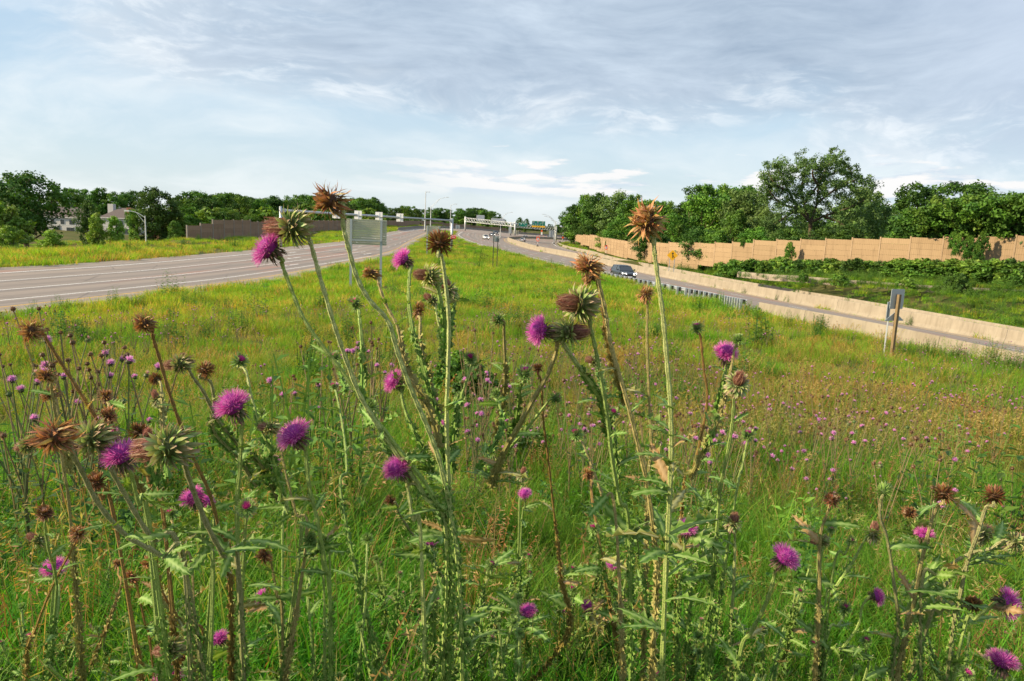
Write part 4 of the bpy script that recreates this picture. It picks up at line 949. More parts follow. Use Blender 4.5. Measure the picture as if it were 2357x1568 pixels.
T1, ta, tb_ = truss('truss_gantry', 'pale steel truss gantry over the near carriageway showing the backs of two signs', (1071,501.5), (1186,513.5), 345, 318, 8.5, 9, zl, PD(1182,537,318).z)
def back_panel(t, a, b, px0, px1, top, bot, nslat):
    o = t.location; d = (a.y+b.y)/2
    f0 = (px0-proj(a)[0])/(proj(b)[0]-proj(a)[0]); dd_ = a.y+(b.y-a.y)*f0-1.2
    q0 = PD(px0, top, dd_); q1 = PD(px1, top+ (px1-px0)*0.045, dd_); z0 = PD(px0, bot, dd_).z; w = q1.x-q0.x; h = q0.z-z0
    p = plate(w, h, (q0.x+q1.x)/2-o.x, dd_-o.y, (q0.z+z0)/2-o.z, M_pole, t, 'sign_back', 0.1, 0.06)
    for k in range(nslat): MB().box((q0.x+w*(k+0.5)/nslat-0.06-o.x, dd_-0.1-o.y, z0-o.z), (q0.x+w*(k+0.5)/nslat+0.06-o.x, dd_-0.01-o.y, q0.z-o.z)).build('rib', M_galv, p)
back_panel(T1, ta, tb_, 1097, 1115.5, 495, 509.5, 6); back_panel(T1, ta, tb_, 1131, 1162.5, 502.5, 513.5, 9)
T2, ta2, tb2 = truss('truss_gantry', 'steel truss gantry over the far carriageway carrying two large green signs', (1176,514.5), (1281,524.5), 322, 335, 7.5, 9, PD(1174,537,322).z, PD(1279,552,335).z)
# control cabinet on the gantry post
q = PD(1174.5, 530, 320)-T2.location; MB().box((q.x-0.7, q.y-0.9, q.z-1.3), (q.x+0.5, q.y+0.2, q.z+1.3)).build('cabinet', M_alu, T2)
def arrow(mb, x, z, y, s):
    mb.add([(x-s*.18,y,z+s*.5),(x+s*.18,y,z+s*.5),(x+s*.18,y,z),(x-s*.18,y,z),(x-s*.55,y,z),(x+s*.55,y,z),(x,y,z-s*.5)], [(3,2,1,0),(6,5,4)], (1,1,1))
def green_sign(px0, top, px1, bot, d, kind):
    kk_ = 0.30 if kind == 1 else 0.31
    a = PD(px0, top, d); b = PD(px1, top+(px1-px0)*0.045, d); z0 = PD(px0, bot, d).z; w = b.x-a.x; h = a.z-z0; o = T2.location
    cx, cz, y = (a.x+b.x)/2-o.x, (a.z+z0)/2-o.z, d-o.y
    edge = plate(w+0.1, h+0.1, cx, y+0.02, cz, M_wht, T2, 'guide_sign', 0.2, 0.05); s = edge
    if kind == 1:
        plate(w-0.02, h-0.02, cx, y, cz, M_green, s, 'sign_face', 0.25, 0.02)
        sh = MB().prism([(a_*kk_, b_*kk_) for a_, b_ in [(-.95,.55),(-.55,.9),(0,.72),(.55,.9),(.95,.55),(.8,-.1),(.9,-.45),(0,-1.0),(-.9,-.45),(-.8,-.1)]], Matrix.Translation((cx-w*.2, y-0.02, cz+h*.2)), 0.012); sh.build('shield', M_wht, s)
        text('69', 1.15*kk_, TM(cx-w*.2, y-0.03, cz+h*.18), M_blk, s); text('South', 1.35*kk_, TM(cx+w*.17, y-0.02, cz+h*.24), M_wht, s)
        m = MB(); arrow(m, cx-w*.35, cz-h*.28, y-0.02, 1.2*kk_); arrow(m, cx+w*.35, cz-h*.28, y-0.02, 1.2*kk_); m.build('arrow', M_wht, s)
    else:
        hy = h*0.24
        plate(w-0.02, h-hy-0.02, cx, y, cz+hy/2, M_green, s, 'sign_face', 0.2, 0.02); MB().box((cx-w/2, y-0.02, cz-h/2), (cx+w/2, y+0.01, cz-h/2+hy)).build('exit_panel', M_syel, s)
        text('EXIT   ONLY', 1.0*kk_, TM(cx, y-0.03, cz-h/2+hy/2), M_blk, s)
        for fx, tt in ((-.37,'East'),(-.06,'West')):
            text(tt, 1.25*kk_, TM(cx+w*fx, y-0.02, cz+h*.39), M_wht, s)
            MB().prism([(a_*kk_, b_*kk_) for a_, b_ in [(-.85,.6),(-.5,.85),(0,.7),(.5,.85),(.85,.6),(.85,0),(.5,-.65),(0,-1.0),(-.5,-.65),(-.85,0)]], Matrix.Translation((cx+w*fx, y-0.02, cz+h*.17)), 0.012).build('shield', M_blue, s)
            MB().box((cx+w*fx-.7*kk_, y-0.035, cz+h*.17+.35*kk_), (cx+w*fx+.7*kk_, y-0.022, cz+h*.17+.62*kk_)).build('shield_band', M_red, s)
            text('435', 0.75*kk_, TM(cx+w*fx, y-0.03, cz+h*.17-.1*kk_), M_wht, s)
        text('103rd', 1.25*kk_, TM(cx+w*.31, y-0.02, cz+h*.39), M_wht, s); text('Street', 1.25*kk_, TM(cx+w*.31, y-0.02, cz+h*.20), M_wht, s)
        m = MB()
        for fx in (-.37,-.06,.31): arrow(m, cx+w*fx, cz-h*.13, y-0.02, 1.2*kk_)
        m.build('arrow', M_wht, s)
        for fx in (-.22,.13): MB().box((cx+w*fx-.04, y-0.02, cz-h*.2), (cx+w*fx+.04, y-0.004, cz+h*.2)).build('divider', M_wht, s)
green_sign(1194, 512.5, 1213.5, 521.5, 324, 1); green_sign(1225, 508.5, 1255, 522.8, 327, 2)
# orange speed signs on the barriers, merge sign, work signs
def speed_sign(px, top, bot, base, d, label):
    a = PD(px, top, d); b = PD(px, bot, d); g_ = PD(px, base, d); H = a.z-b.z; t = empty('speed_sign', (g_.x, g_.y, g_.z-0.05), 0, label, 'road sign'); zc = (a.z+b.z)/2-t.location.z; k = H/2.6
    MB().tube([(0,0.06,0),(0,0.06,a.z-t.location.z+0.35*k)], 0.05, 6).build('post', M_pole, t)
    MB().box((-.35,-.12,0),(.35,.2,.14)).box((-.09,-.05,0),(.09,.13,.55)).build('foot', M_dark, t)
    MB().prism([(-.75*k,.72*k),(0,1.3*k),(.75*k,.72*k),(.75*k,-.72*k),(0,-1.3*k),(-.75*k,-.72*k)], Matrix.Translation((0,0,zc)), 0.03).build('orange_plate', M_orange, t)
    f = plate(0.95*k, 1.25*k, 0, -0.012, zc-0.1*k, M_wht, t, 'speed_plate', 0.08, 0.012)
    text('SPEED\nLIMIT', 0.24*k, TM(0, -0.02, zc+0.30*k), M_blk, f); text('55', 0.72*k, TM(0, -0.02, zc-0.34*k), M_blk, f)
    MB().prism([(-.3*k,.8*k),(0,1.15*k),(.3*k,.8*k),(0,.5*k)], Matrix.Translation((0,-0.012,zc)), 0.012).build('flag_mark', M_dark, t)
speed_sign(1237.3, 543.5, 556.5, 567, 192, 'orange-edged speed limit sign standing on the median barrier')
speed_sign(1394.5, 563.5, 576, 587, 205, 'orange-edged speed limit sign on the barrier in front of the tan wall')
def diamond():
    c = PD(1548, 588, 128); g_ = gz(c.x, c.y); t = empty('merge_sign', (c.x, c.y, g_), 0, 'yellow diamond merge sign on two posts in front of the tan wall', 'road sign'); z = c.z-g_; r = 12.2*128/FPX*0.5*2*0.5*1.02
    r = 0.95
    for x in (-.42,.42): MB().box((x-.045,.03,-.5),(x+.045,.1,z)).build('post', M_alu, t)
    f = MB().prism([(-r,0),(0,r),(r,0),(0,-r)], Matrix.Translation((0,0,z)), 0.03).build('sign_plate', M_syel, t)
    MB().prism([(-.05,-.5),(.05,-.5),(.05,.25),(.2,.25),(0,.55),(-.2,.25),(-.05,.25)], Matrix.Translation((0.02,-0.012,z)), 0.01).prism([(.05,-.12),(.28,-.45),(.38,-.38),(.05,.08)], Matrix.Translation((0.02,-0.0125,z)), 0.01).build('merge_symbol', M_blk, f)
diamond()
def work(px, py, d, s, label, white=False):
    c = PD(px, py, d); t = empty('work_sign', (c.x, c.y, c.z-s*1.5), 0, label, 'road sign')
    MB().box((-.05,.04,-1.5),(.05,.12,s*1.5)).build('post', M_alu, t)
    MB().prism([(-s,0),(0,s),(s,0),(0,-s)], Matrix.Translation((0,0,s*1.5)), 0.04).build('sign_plate', M_orange, t)
    if white: plate(0.8, 1.2, 0, -0.02, -0.4, M_wht, t, 'lower_plate', 0.05, 0.03)
work(1247, 532, 372, 0.55, 'small white and orange work sign against the dark wall below the green sign', True)
work(1295.5, 547, 345, 0.62, 'orange work sign at the foot of the farthest lamp by the green bank')
for px, py in ((1242.5,545.5),(1250.5,547),(1257.5,548)):
    c = PD(px, py, 398); t = empty('traffic_cone', (c.x, c.y, c.z-0.9), 0, ('left','middle','right')[(1242.5,1250.5,1257.5).index(px)]+' one of the three orange cones by the wall beyond the far carriageway', 'traffic cone', 'orange cones on the far shoulder')
    MB().tube([(0,0,0.05),(0,0,1.8)], [0.42, 0.12], 8).build('cone', M_orange, t); MB().box((-.5,-.5,0),(.5,.5,.06)).build('foot', M_blk, t)
# sign backs on the right beside the near barrier
def right_signs():
    b = PD(2056, 789, 33.6); g_ = gz(b.x, b.y); d = 33.6
    t = empty('road_sign', (b.x, b.y, g_), 0.35, 'grey backs of a rectangular and a triangular sign on a square timber post', 'road sign')
    top = PD(2079, 673, d).z-g_; z = lambda py: PD(2065, py, d).z-g_
    MB().box((-.065,-.065,-.4),(.065,.065,z(678))).build('post', M_wood, t)
    h0, h1 = z(712), z(666)
    plate(0.78, h1-h0, 0.02, 0.10, (h0+h1)/2, M_alu, t, 'rectangular_plate', 0.06, 0.02)
    ht, hb = z(719), z(739.5); MB().prism([(-.58,hb),(.58,hb),(0,ht)], Matrix.Translation((0,0.1,0)), 0.02).build('triangular_plate', M_alu, t)
    c = PD(2040, 770, 35.6); g2 = gz(c.x, c.y); t2 = empty('road_sign', (c.x, c.y, g2), 0.9, 'narrow grey sign back on a thin steel post just behind the timber sign post', 'road sign')
    zz2 = lambda py: PD(2050, py, 35.6).z-g2
    MB().box((-.035,-.03,-.5),(.035,.03,zz2(694))).build('post', M_galv, t2); plate(0.62, zz2(695)-zz2(737), 0, 0.04, (zz2(695)+zz2(737))/2, M_alu, t2, 'plate', 0.05, 0.02)
right_signs()
# ================================================================== GUARDRAIL
def guardrail():
    root = empty('guardrail', tuple(RR.A[0]), 0, 'galvanised guardrail with close-set posts along the meadow side of the right-hand road', 'guardrail'); o = root.location
    top = [(1387,627),(1412,631),(1500,648),(1600,667),(1719,690)]
    path = []
    for px in range(1395, 1722, 6):
        d = np.interp(px, [1387,1412,1500,1600,1719], [94,88.5,73,62,52.5])
        path.append(PD(px, np.interp(px, [a for a, b in top], [b for a, b in top]), d))
    path = path[::-1]
    W = []
    for a in np.linspace(0, 1, 13): W.append((0.04*math.cos(a*4*math.pi), -0.31*a))
    prof = W+[(x+0.012, z) for x, z in reversed(W)]
    MB().sweep(path, prof).build('rail', M_galv, root).location = -o
    root_children = []
    L = [0]
    for i in range(1, len(path)): L.append(L[-1]+(path[i]-path[i-1]).length)
    ms = [0.15+0.48*k for k in range(9)]+[4.2+0.95*k for k in range(1, 8)]+[11.2+1.9*k for k in range(1, 18)]
    pm = MB().box((-.07,-.09,-.9),(.07,.09,.04)).mesh('post', M_galv); bm = MB().box((-.075,-.10,-.34),(.075,.10,.0)).mesh('blockout', M_dark)
    for m in ms:
        if m >= L[-1]: break
        i = max(1, int(np.searchsorted(L, m))); t = (m-L[i-1])/(L[i]-L[i-1]); p = path[i-1].lerp(path[i], t); dv = path[i]-path[i-1]; n = Vector((dv.y, -dv.x, 0)).normalized()
        if n.x > 0: n = -n
        a = math.atan2(dv.y, dv.x)
        k = put('blockout', bm, root); k.location = p+n*0.16-o; k.rotation_euler = (0, 0, a)
        k = put('post', pm, root); k.location = p+n*0.36-o; k.rotation_euler = (0, 0, a)
guardrail()
# ================================================================== VEHICLES
def paint(name, col): return plain(name, col, 0.28, 0.35, 0.6, 0.03)
M_tyre = plain('tyre_rubber', (0.02, 0.02, 0.02), 0.9, 0, 0.1); M_rim = plain('alloy_rim', (0.5, 0.5, 0.52), 0.35, 0.8, 0.5); M_cglass = plain('car_glass', (0.02, 0.028, 0.034), 0.08, 0, 0.9, 0.05)
def emis(name, col, s):
    m, G = new_mat(name); e = G.new('ShaderNodeEmission'); e.inputs[0].default_value = (*col, 1); e.inputs[1].default_value = s; out(G, e.outputs[0]); return m
M_head = emis('lit_headlamp', (1, .93, .8), 4.0); M_tail = plain('tail_lamp', (0.35, 0.01, 0.01), 0.3)
def car(x, y, z, rz, mat, label, suv=True, lights=True, pitch=0.0, s=1.0):
    """nose points to +X; body lofted from stations, glasshouse tapered inward"""
    t = empty('car', (x, y, z), rz, label, 'car'); t.scale = (s, s, s); t.rotation_euler = (0, pitch, rz)
    L, W, H = (4.75, 0.95, 1.62) if suv else (4.7, 0.91, 1.45)
    bz = 0.28 if suv else 0.2; belt = 1.05 if suv else 0.92
    st = [(-L/2,.55,.80,.84),(-L/2+.12,.36,belt-.02,.93),(-L/2+.9,bz,belt+.02,1),(-.4,bz,belt+.01,1),(.85,bz,belt-.03,1),(L/2-.9,bz,belt-.10,.985),(L/2-.22,.30,belt-.22,.92),(L/2,.42,.70,.80)]
    vs = []; n = 8
    for px, z0, z1, w in st:
        ww = W*w; vs += [(px,-ww*.9,z0),(px,-ww,z0+.18),(px,-ww,z1-.16),(px,-ww*.90,z1),(px,ww*.90,z1),(px,ww,z1-.16),(px,ww,z0+.18),(px,ww*.9,z0)]
    k = len(st); fs = [(i*n+j,(i+1)*n+j,(i+1)*n+(j+1) % n,i*n+(j+1) % n) for i in range(k-1) for j in range(n)]+[tuple(range(n))[::-1],tuple((k-1)*n+j for j in range(n))]
    fs = [f[::-1] for f in fs]
    MB().add(vs, fs, (1,1,1)).build('body', mat, t, True)
    gs = [(-L/2+.25 if suv else -L/2+.75, belt, .90),(-L/2+.62 if suv else -L/2+1.45, H-.04, .74),(-.2, H, .76),(.35, H-.03, .75),(1.15 if suv else 1.1, belt-.03, .90)]
    def sec(e0, e1, inset, top): pass
    rf = MB(); (x0,z0,w0),(x1,z1,w1),(xm,zm,wm_),(x2,z2,w2),(x3,z3,w3) = gs
    B = [(x0,z0,w0*W),(x3,z3,w3*W)]; T = [(x1,z1,w1*W),(xm,zm,wm_*W),(x2,z2,w2*W)]
    rv = []
    for px, pz, pw in T: rv += [(px,-pw,pz-.05),(px,-pw*.85,pz),(px,pw*.85,pz),(px,pw,pz-.05)]
    rf.add(rv, [(0,4,5,1),(1,5,6,2),(2,6,7,3),(4,8,9,5),(5,9,10,6),(6,10,11,7)], (1,1,1))
    for sg in (-1, 1):                                   # pillars
        for (ax, az, aw), (bx, bz_, bw) in ((B[0],T[0]),((-.35,belt,W*.93),(-.3,zm-.04,wm_*W)),(B[1],T[2])):
            rf.tube([(ax,sg*aw*.985,az-.03),(bx,sg*bw*.99,bz_-.04)], 0.05, 5)
    rf.build('roof', mat, t)
    def quad(name, a, b, c, d): MB().add([a,b,c,d,tuple(np.array(a)*.985),tuple(np.array(b)*.985),tuple(np.array(c)*.985),tuple(np.array(d)*.985)], [(0,1,2,3),(7,6,5,4),(0,4,5,1),(1,5,6,2),(2,6,7,3),(3,7,4,0)], (1,1,1)).build(name, M_cglass, t)
    quad('windscreen', (x3,-w3*W,z3),(x3,w3*W,z3),(x2,w2*W,z2-.05),(x2,-w2*W,z2-.05)); quad('rear_window', (x0,-w0*W,z0),(x0,w0*W,z0),(x1,w1*W,z1-.05),(x1,-w1*W,z1-.05))
    for sg in (-1, 1):
        quad('side_window', (x0,sg*w0*W,z0),(x3,sg*w3*W,z3),(x2,sg*w2*W,z2-.05),(x1,sg*w1*W,z1-.05))
        MB().ball((x3-.25, sg*(W+.12), belt+.08), .13, 8, 5, sc=(.6,1,.7)).build('mirror', mat, t)
        for wx in (L/2-.92, -L/2+.88):
            r = .37 if suv else .33
            Mx = Matrix.Translation((wx, sg*(W-.13), r)) @ Matrix.Rotation(math.pi/2, 4, 'X')
            w_ = MB(); w_.tube([Mx@Vector((0,0,-.12)), Mx@Vector((0,0,.12))], r, 20); wh = w_.build('wheel', M_tyre, t)
            MB().tube([Mx@Vector((0,0,-.135)), Mx@Vector((0,0,.135))], r*.62, 12).build('rim', M_rim, wh)
            MB().tube([Vector((wx, sg*(W+.004), r))+Vector((math.cos(a)*(r+.055),0,math.sin(a)*(r+.055))) for a in np.linspace(0, math.pi, 9)], .045, 5).build('wheel_arch', M_blk, t)
        hl = MB().add([(L/2-.02,sg*.42*W*1.1,.66),(L/2-.34,sg*.93*W,.70),(L/2-.42,sg*.93*W,.84),(L/2-.06,sg*.42*W*1.1,.78),(L/2+.03,sg*.42*W*1.1,.66),(L/2-.26,sg*.975*W,.70),(L/2-.34,sg*.975*W,.84),(L/2-.01,sg*.42*W*1.1,.78)], [(0,1,2,3),(7,6,5,4),(0,4,5,1),(1,5,6,2),(2,6,7,3),(3,7,4,0)], (1,1,1))
        hl.build('headlight', M_head if lights else M_rim, t)
        MB().box((-L/2-.02, sg*.62*W if sg > 0 else sg*.93*W, .78),(-L/2+.10, sg*.93*W if sg > 0 else sg*.62*W, .98)).build('tail_light', M_tail, t)
    MB().box((L/2-.06,-.42,.46),(L/2+.02,.42,.70)).build('grille', M_blk, t); MB().box((L/2-.02,-.26,.34),(L/2+.045,.26,.45)).build('number_plate', M_wht, t)
    MB().box((-L/2-.04,-.3,.62),(-L/2+.02,.3,.75)).build('number_plate', M_wht, t)
    MB().box((-L/2+.15,-W*.88,bz-.06),(L/2-.2,W*.88,bz+.1)).build('underbody', M_blk, t)
    return t
def on_ribbon(R_, y, off, side):
    i = min(range(len(R_.A)), key=lambda k: abs(R_.at(k, off, side).y-y)); p = R_.at(i, off, side); q = R_.at(max(0, i-1), off, side); d = (q-p); return p, math.atan2(d.y, d.x)
p, a = on_ribbon(RR, 90.5, 4.6, 'A'); p = P(1434, 641, p.z-CAMZ)
car(p.x, p.y, p.z, a, paint('dark_blue_paint', (0.045, 0.06, 0.075)), 'dark blue SUV with lit headlights driving toward the viewer behind the guardrail')
p, a = on_ribbon(RR, 255, 10.5, 'A'); q = P(1118, 551, p.z-CAMZ); car(q.x, q.y, q.z, -math.pi/2+.18, paint('white_paint', (0.78, 0.78, 0.76)), 'white SUV with lit headlights coming round the bend')
q = P(1132.5, 544.3, -7.5); car(q.x, q.y, q.z, -math.pi/2+.22, paint('black_paint', (0.03, 0.03, 0.035)), 'dark sedan with bright headlights right behind the white SUV', False)
q = P(1141, 540.3, -7.3); car(q.x, q.y, q.z, -math.pi/2+.3, paint('grey_paint', (0.06, 0.055, 0.05)), 'dark SUV with warm headlights, last of the three oncoming cars')
q = P(1203, 557, -8.6); car(q.x, q.y, q.z, math.pi/2-.12, paint('silver_paint', (0.50, 0.53, 0.56)), 'silver SUV seen from behind on the far carriageway, close behind the barrier', True, False)
q = P(1209.5, 549.0, -8.9); car(q.x, q.y, q.z, math.pi/2-.5, paint('pale_silver_paint', (0.60, 0.62, 0.64)), 'smaller silver car seen from behind, farther round the bend', False, False)
q = P(1268.5, 549.8, -9.3); car(q.x, q.y, q.z, 0.3, paint('dark_grey_paint', (0.10, 0.10, 0.11)), 'dark car at the far right of the bend beside the lamp posts', True, True)
# utility poles and wire on the right
for px, top, d, lb in ((396,476,190,'brown utility pole behind the street lamp on the left bank'),(2076,496,175,'brown utility pole top in the gap of the right-hand wood')):
    a = PD(px, top, d); g_ = gz(a.x, a.y); t = empty('utility_pole', (a.x, a.y, g_), 0, lb, 'utility pole'); MB().tube([(0,0,0),(0,0,a.z-g_)], [.17,.12], 8).build('pole', M_bark, t); MB().box((-1.1,-.06,a.z-g_-.7),(1.1,.06,a.z-g_-.55)).build('crossarm', M_bark, t)

for gname, noun in (('trees above the house roofs','green back-row tree'),('trees behind the brown sound wall','tall row tree'),('low trees along the brown wall','low pale wall tree'),('farthest row of trees','faint distant tree'),('distant trees by the far lamp','dark distant treetop'),('horizon trees behind the gantries','low horizon tree'),
                    ('trees leaning over the sound wall','overhanging tree'),('undergrowth behind the tan wall','undergrowth tree'),('trees deep in the wood','dark wood tree'),('hedge shrubs below the sound wall','hedge shrub'),('creepers on the tan sound wall','green creeper')):
    relabel(gname, noun)
# ================================================================== GRASS (stuff, geometry nodes on measured points)
def blade_arrays(r, n, rad, L, w, lean, pal, seg=3, wind=(0.25, 0.08)):
    """n curved blades -> verts, quads, colours"""
    V = []; C = []; F = []
    pc = np.array(pal)
    for i in range(n):
        a = r.random()*6.283; rr_ = rad*math.sqrt(r.random()); x, y = math.cos(a)*rr_, math.sin(a)*rr_
        l = L*(0.55+0.6*r.random()); ww = w*(0.6+0.7*r.random()); d = r.random()*6.283
        ln = lean*(0.3+1.2*r.random()); dx, dy = math.cos(d)*ln+wind[0]*r.random(), math.sin(d)*ln+wind[1]
        fx, fy = -math.sin(d+r.normal()*.6), math.cos(d+r.normal()*.6); c = pc[r.integers(len(pc))]*(0.75+0.5*r.random()); o = len(V)
        for k in range(seg+1):
            t = k/seg; z = l*(t-0.28*ln*t*t); px = x+dx*l*t*t; py = y+dy*l*t*t; hw = ww*0.5*(1-t**1.6)+0.0004
            cc = c*(0.9+0.15*t); V += [(px-fx*hw, py-fy*hw, z), (px+fx*hw, py+fy*hw, z)]; C += [cc, cc]  # slight ground shade put into the blade colour, darker toward the root
        for k in range(seg): F.append((o+2*k, o+2*k+1, o+2*k+3, o+2*k+2))
    return V, F, C
def tuft(name, seed, n, rad, L, w, lean, pal, seg=3, mat=None):
    r = np.random.default_rng(seed); V, F, C = blade_arrays(r, n, rad, L, w, lean, pal, seg)
    m = MB(); m.v = V; m.f = F; m.c = [tuple(c) for c in C]; return m.mesh(name, mat or M_grass)
GP = [(0.105, 0.25, 0.024), (0.135, 0.285, 0.027), (0.16, 0.29, 0.032), (0.085, 0.205, 0.024), (0.20, 0.275, 0.038)]
GY = [(0.175, 0.265, 0.036), (0.20, 0.275, 0.038), (0.15, 0.255, 0.036), (0.24, 0.255, 0.055)]
GT = [(0.36, 0.27, 0.12), (0.38, 0.25, 0.12), (0.30, 0.26, 0.09), (0.30, 0.16, 0.06)]
def seedgrass(name, seed, n, L, rad, pal=None, w=0.0020, hw=0.0045):
    """thin culms with a drooping seed head"""
    r = np.random.default_rng(seed); rr = random.Random(seed); m = MB(); pal = pal or GT
    for i in range(n):
        a = rr.uniform(0, 6.28); x, y = math.cos(a)*rad*rr.random(), math.sin(a)*rad*rr.random(); l = L*rr.uniform(.7, 1.15); d = rr.uniform(0, 6.28)
        ln = rr.uniform(.08, .3); ex, ey = math.cos(d)*ln+.12, math.sin(d)*ln; c = Vector(rr.choice(pal)); pts = []
        for k in range(6):
            t = k/5; pts.append(Vector((x+ex*l*t*t, y+ey*l*t*t, l*t*(1-.15*t))))
        f = Vector((-math.sin(d+1), math.cos(d+1), 0)); vs = []; 
        for k, p in enumerate(pts): vs += [p-f*w*.6, p+f*w*.6]
        m.add(vs, [(2*k, 2*k+1, 2*k+3, 2*k+2) for k in range(5)], tuple(c*0.8))
        tip = pts[-1]; dirv_ = (pts[-1]-pts[-2]).normalized()
        for k in range(13):
            b = tip-dirv_*l*0.019*k+Vector((0,0,0)); dd = (dirv_*0.5+Vector((rr.gauss(0,.5), rr.gauss(0,.5), rr.uniform(-1.1,-.1)))).normalized(); ll = l*rr.uniform(.028, .055)
            s = dd.orthogonal().normalized()*hw*0.5
            m.add([b, b+dd*ll*.5+s, b+dd*ll, b+dd*ll*.5-s], [(0,1,2,3)], tuple(c*rr.uniform(.8,1.25)))
    return m.mesh(name, M_grass)
def scatter(name, label, pts, protos, seed):
    """pts: array (x, y, z, rotz, scale, idx)"""
    me = bpy.data.meshes.new(name); n = len(pts); me.vertices.add(n); me.vertices.foreach_set('co', pts[:, :3].astype(np.float32).ravel())
    for nm, k in (('rz', 3), ('sc', 4)): a = me.attributes.new(nm, 'FLOAT', 'POINT'); a.data.foreach_set('value', pts[:, k].astype(np.float32))
    a = me.attributes.new('ix', 'INT', 'POINT'); a.data.foreach_set('value', pts[:, 5].astype(np.int32))
    o = put(name, me); tag(o, label, None, None, 'stuff')
    c = bpy.data.collections.new(name+'_shapes')
    for i, pm in enumerate(protos): q = bpy.data.objects.new('%02d_%s_shape' % (i, name), pm); c.objects.link(q)
    ng = bpy.data.node_groups.new(name, 'GeometryNodeTree'); ng.interface.new_socket('Geometry', in_out='INPUT', socket_type='NodeSocketGeometry'); ng.interface.new_socket('Geometry', in_out='OUTPUT', socket_type='NodeSocketGeometry')
    N = ng.nodes; L = ng.links; gi = N.new('NodeGroupInput'); go = N.new('NodeGroupOutput')
    ip = N.new('GeometryNodeInstanceOnPoints'); ci = N.new('GeometryNodeCollectionInfo'); ci.inputs[0].default_value = c; ci.inputs['Separate Children'].default_value = True; ci.inputs['Reset Children'].default_value = True
    def na(nm, t):
        a = N.new('GeometryNodeInputNamedAttribute'); a.data_type = t; a.inputs[0].default_value = nm; return a.outputs[0]
    cx = N.new('ShaderNodeCombineXYZ'); L.new(na('rz', 'FLOAT'), cx.inputs[2])
    L.new(gi.outputs[0], ip.inputs['Points']); L.new(ci.outputs[0], ip.inputs['Instance']); ip.inputs['Pick Instance'].default_value = True
    L.new(na('ix', 'INT'), ip.inputs['Instance Index']); L.new(cx.outputs[0], ip.inputs['Rotation']); L.new(na('sc', 'FLOAT'), ip.inputs['Scale'])
    L.new(ip.outputs[0], go.inputs[0]); md = o.modifiers.new('scatter', 'NODES'); md.node_group = ng; return o
def inview(x, y, z, m=60):
    """keep what the picture (with a margin for a step aside) could show"""
    dz_ = z-CAMZ; f = _cp*y+_sp*dz_; v2 = -_sp*y+_cp*dz_
    with np.errstate(divide='ignore', invalid='ignore'): a = x*FPX/f*_ca+v2*FPX/f*_sa; b = -x*FPX/f*_sa+v2*FPX/f*_ca
    px = a+1178.5; py = 784-b
    return (f > 0.3) & (px > -m*4) & (px < 2357+m*4) & (py < 1568+m*7) & (py > 300)
def ring_points(r0, r1, dens, seed, amax=50):
    r = np.random.default_rng(seed); A = math.radians(amax); n = int(dens*A*(r1*r1-r0*r0))
    rad = np.sqrt(r.random(n)*(r1*r1-r0*r0)+r0*r0); a = (r.random(n)*2-1)*A
    x, y = np.sin(a)*rad, np.cos(a)*rad; k = ~onroad(x, y); x, y = x[k], y[k]; z = terr(x, y); k = inview(x, y, z, 60 if r0 > 3 else 120); return x[k], y[k], z[k]
RM_P = np.array([(p.x, p.y) for p in RR.A]+[(p.x+3, p.y) for p in reversed(RL.B)])
def vnoise(x, y, s, o=0.0):
    return np.array([mnoise.noise(Vector((a*s+o, b*s-o, 0))) for a, b in zip(x, y)])
BAD = np.array([(p.x, p.y) for p in medpath if p.y < 240]+[(p.x, p.y) for p in gpath if p.y < 240][::-1])   # strip with the far carriageway
def mk(x, y, z, seed, sc0, sc1, weights, protos_idx, dens_noise=None):
    r = np.random.default_rng(seed); n = len(x); ix = r.choice(protos_idx, n, p=weights)
    cl = 1+0.55*vnoise(x, y, 0.45, 1.0)+0.45*vnoise(x, y, 1.4, 7.0)          # grass grows in clumps and laid-down patches
    return np.stack([x, y, z-0.01, r.random(n)*6.283, (sc0+(sc1-sc0)*r.random(n)**1.3)*np.clip(cl, .45, 1.6), ix], 1)
near_p = [tuft('tuft', 1, 34, 0.10, 0.34, 0.0048, 0.55, GP, 4), tuft('tuft', 2, 34, 0.11, 0.40, 0.0046, 0.75, GP, 4), tuft('tuft', 3, 30, 0.10, 0.30, 0.005, 0.9, GP+GY[:2], 4), tuft('tuft', 4, 26, 0.12, 0.36, 0.004, 0.8, GT[:3]+GP, 4),
          seedgrass('seed', 5, 5, 0.50, 0.09), seedgrass('seed', 6, 4, 0.58, 0.09), seedgrass('seed', 7, 5, 0.60, 0.10, [(0.36,0.19,0.085),(0.32,0.16,0.07),(0.42,0.28,0.14)], 0.0020, 0.0048)]
P_ = []
x, y, z = ring_points(0.9, 6.5, 130, 101, 58); P_.append(mk(x, y, z, 1, 0.7, 1.25, [.28,.28,.24,.11,.055,.035], [0,1,2,3,4,5]))
x, y, z = ring_points(6.5, 12, 46, 102, 52); P_.append(mk(x, y, z, 2, 0.85, 1.5, [.27,.27,.24,.13,.055,.035], [0,1,2,3,4,5]))
x, y, z = ring_points(1.9, 7.5, 9, 134, 46); k = vnoise(x, y, .55, 8.0) > .06; P_.append(mk(x[k], y[k], z[k], 44, .85, 1.25, [1.0], [6]))
scatter('grass_near', 'lush knee-high grass with tan seed heads around the thistles', np.concatenate(P_), near_p, 1)
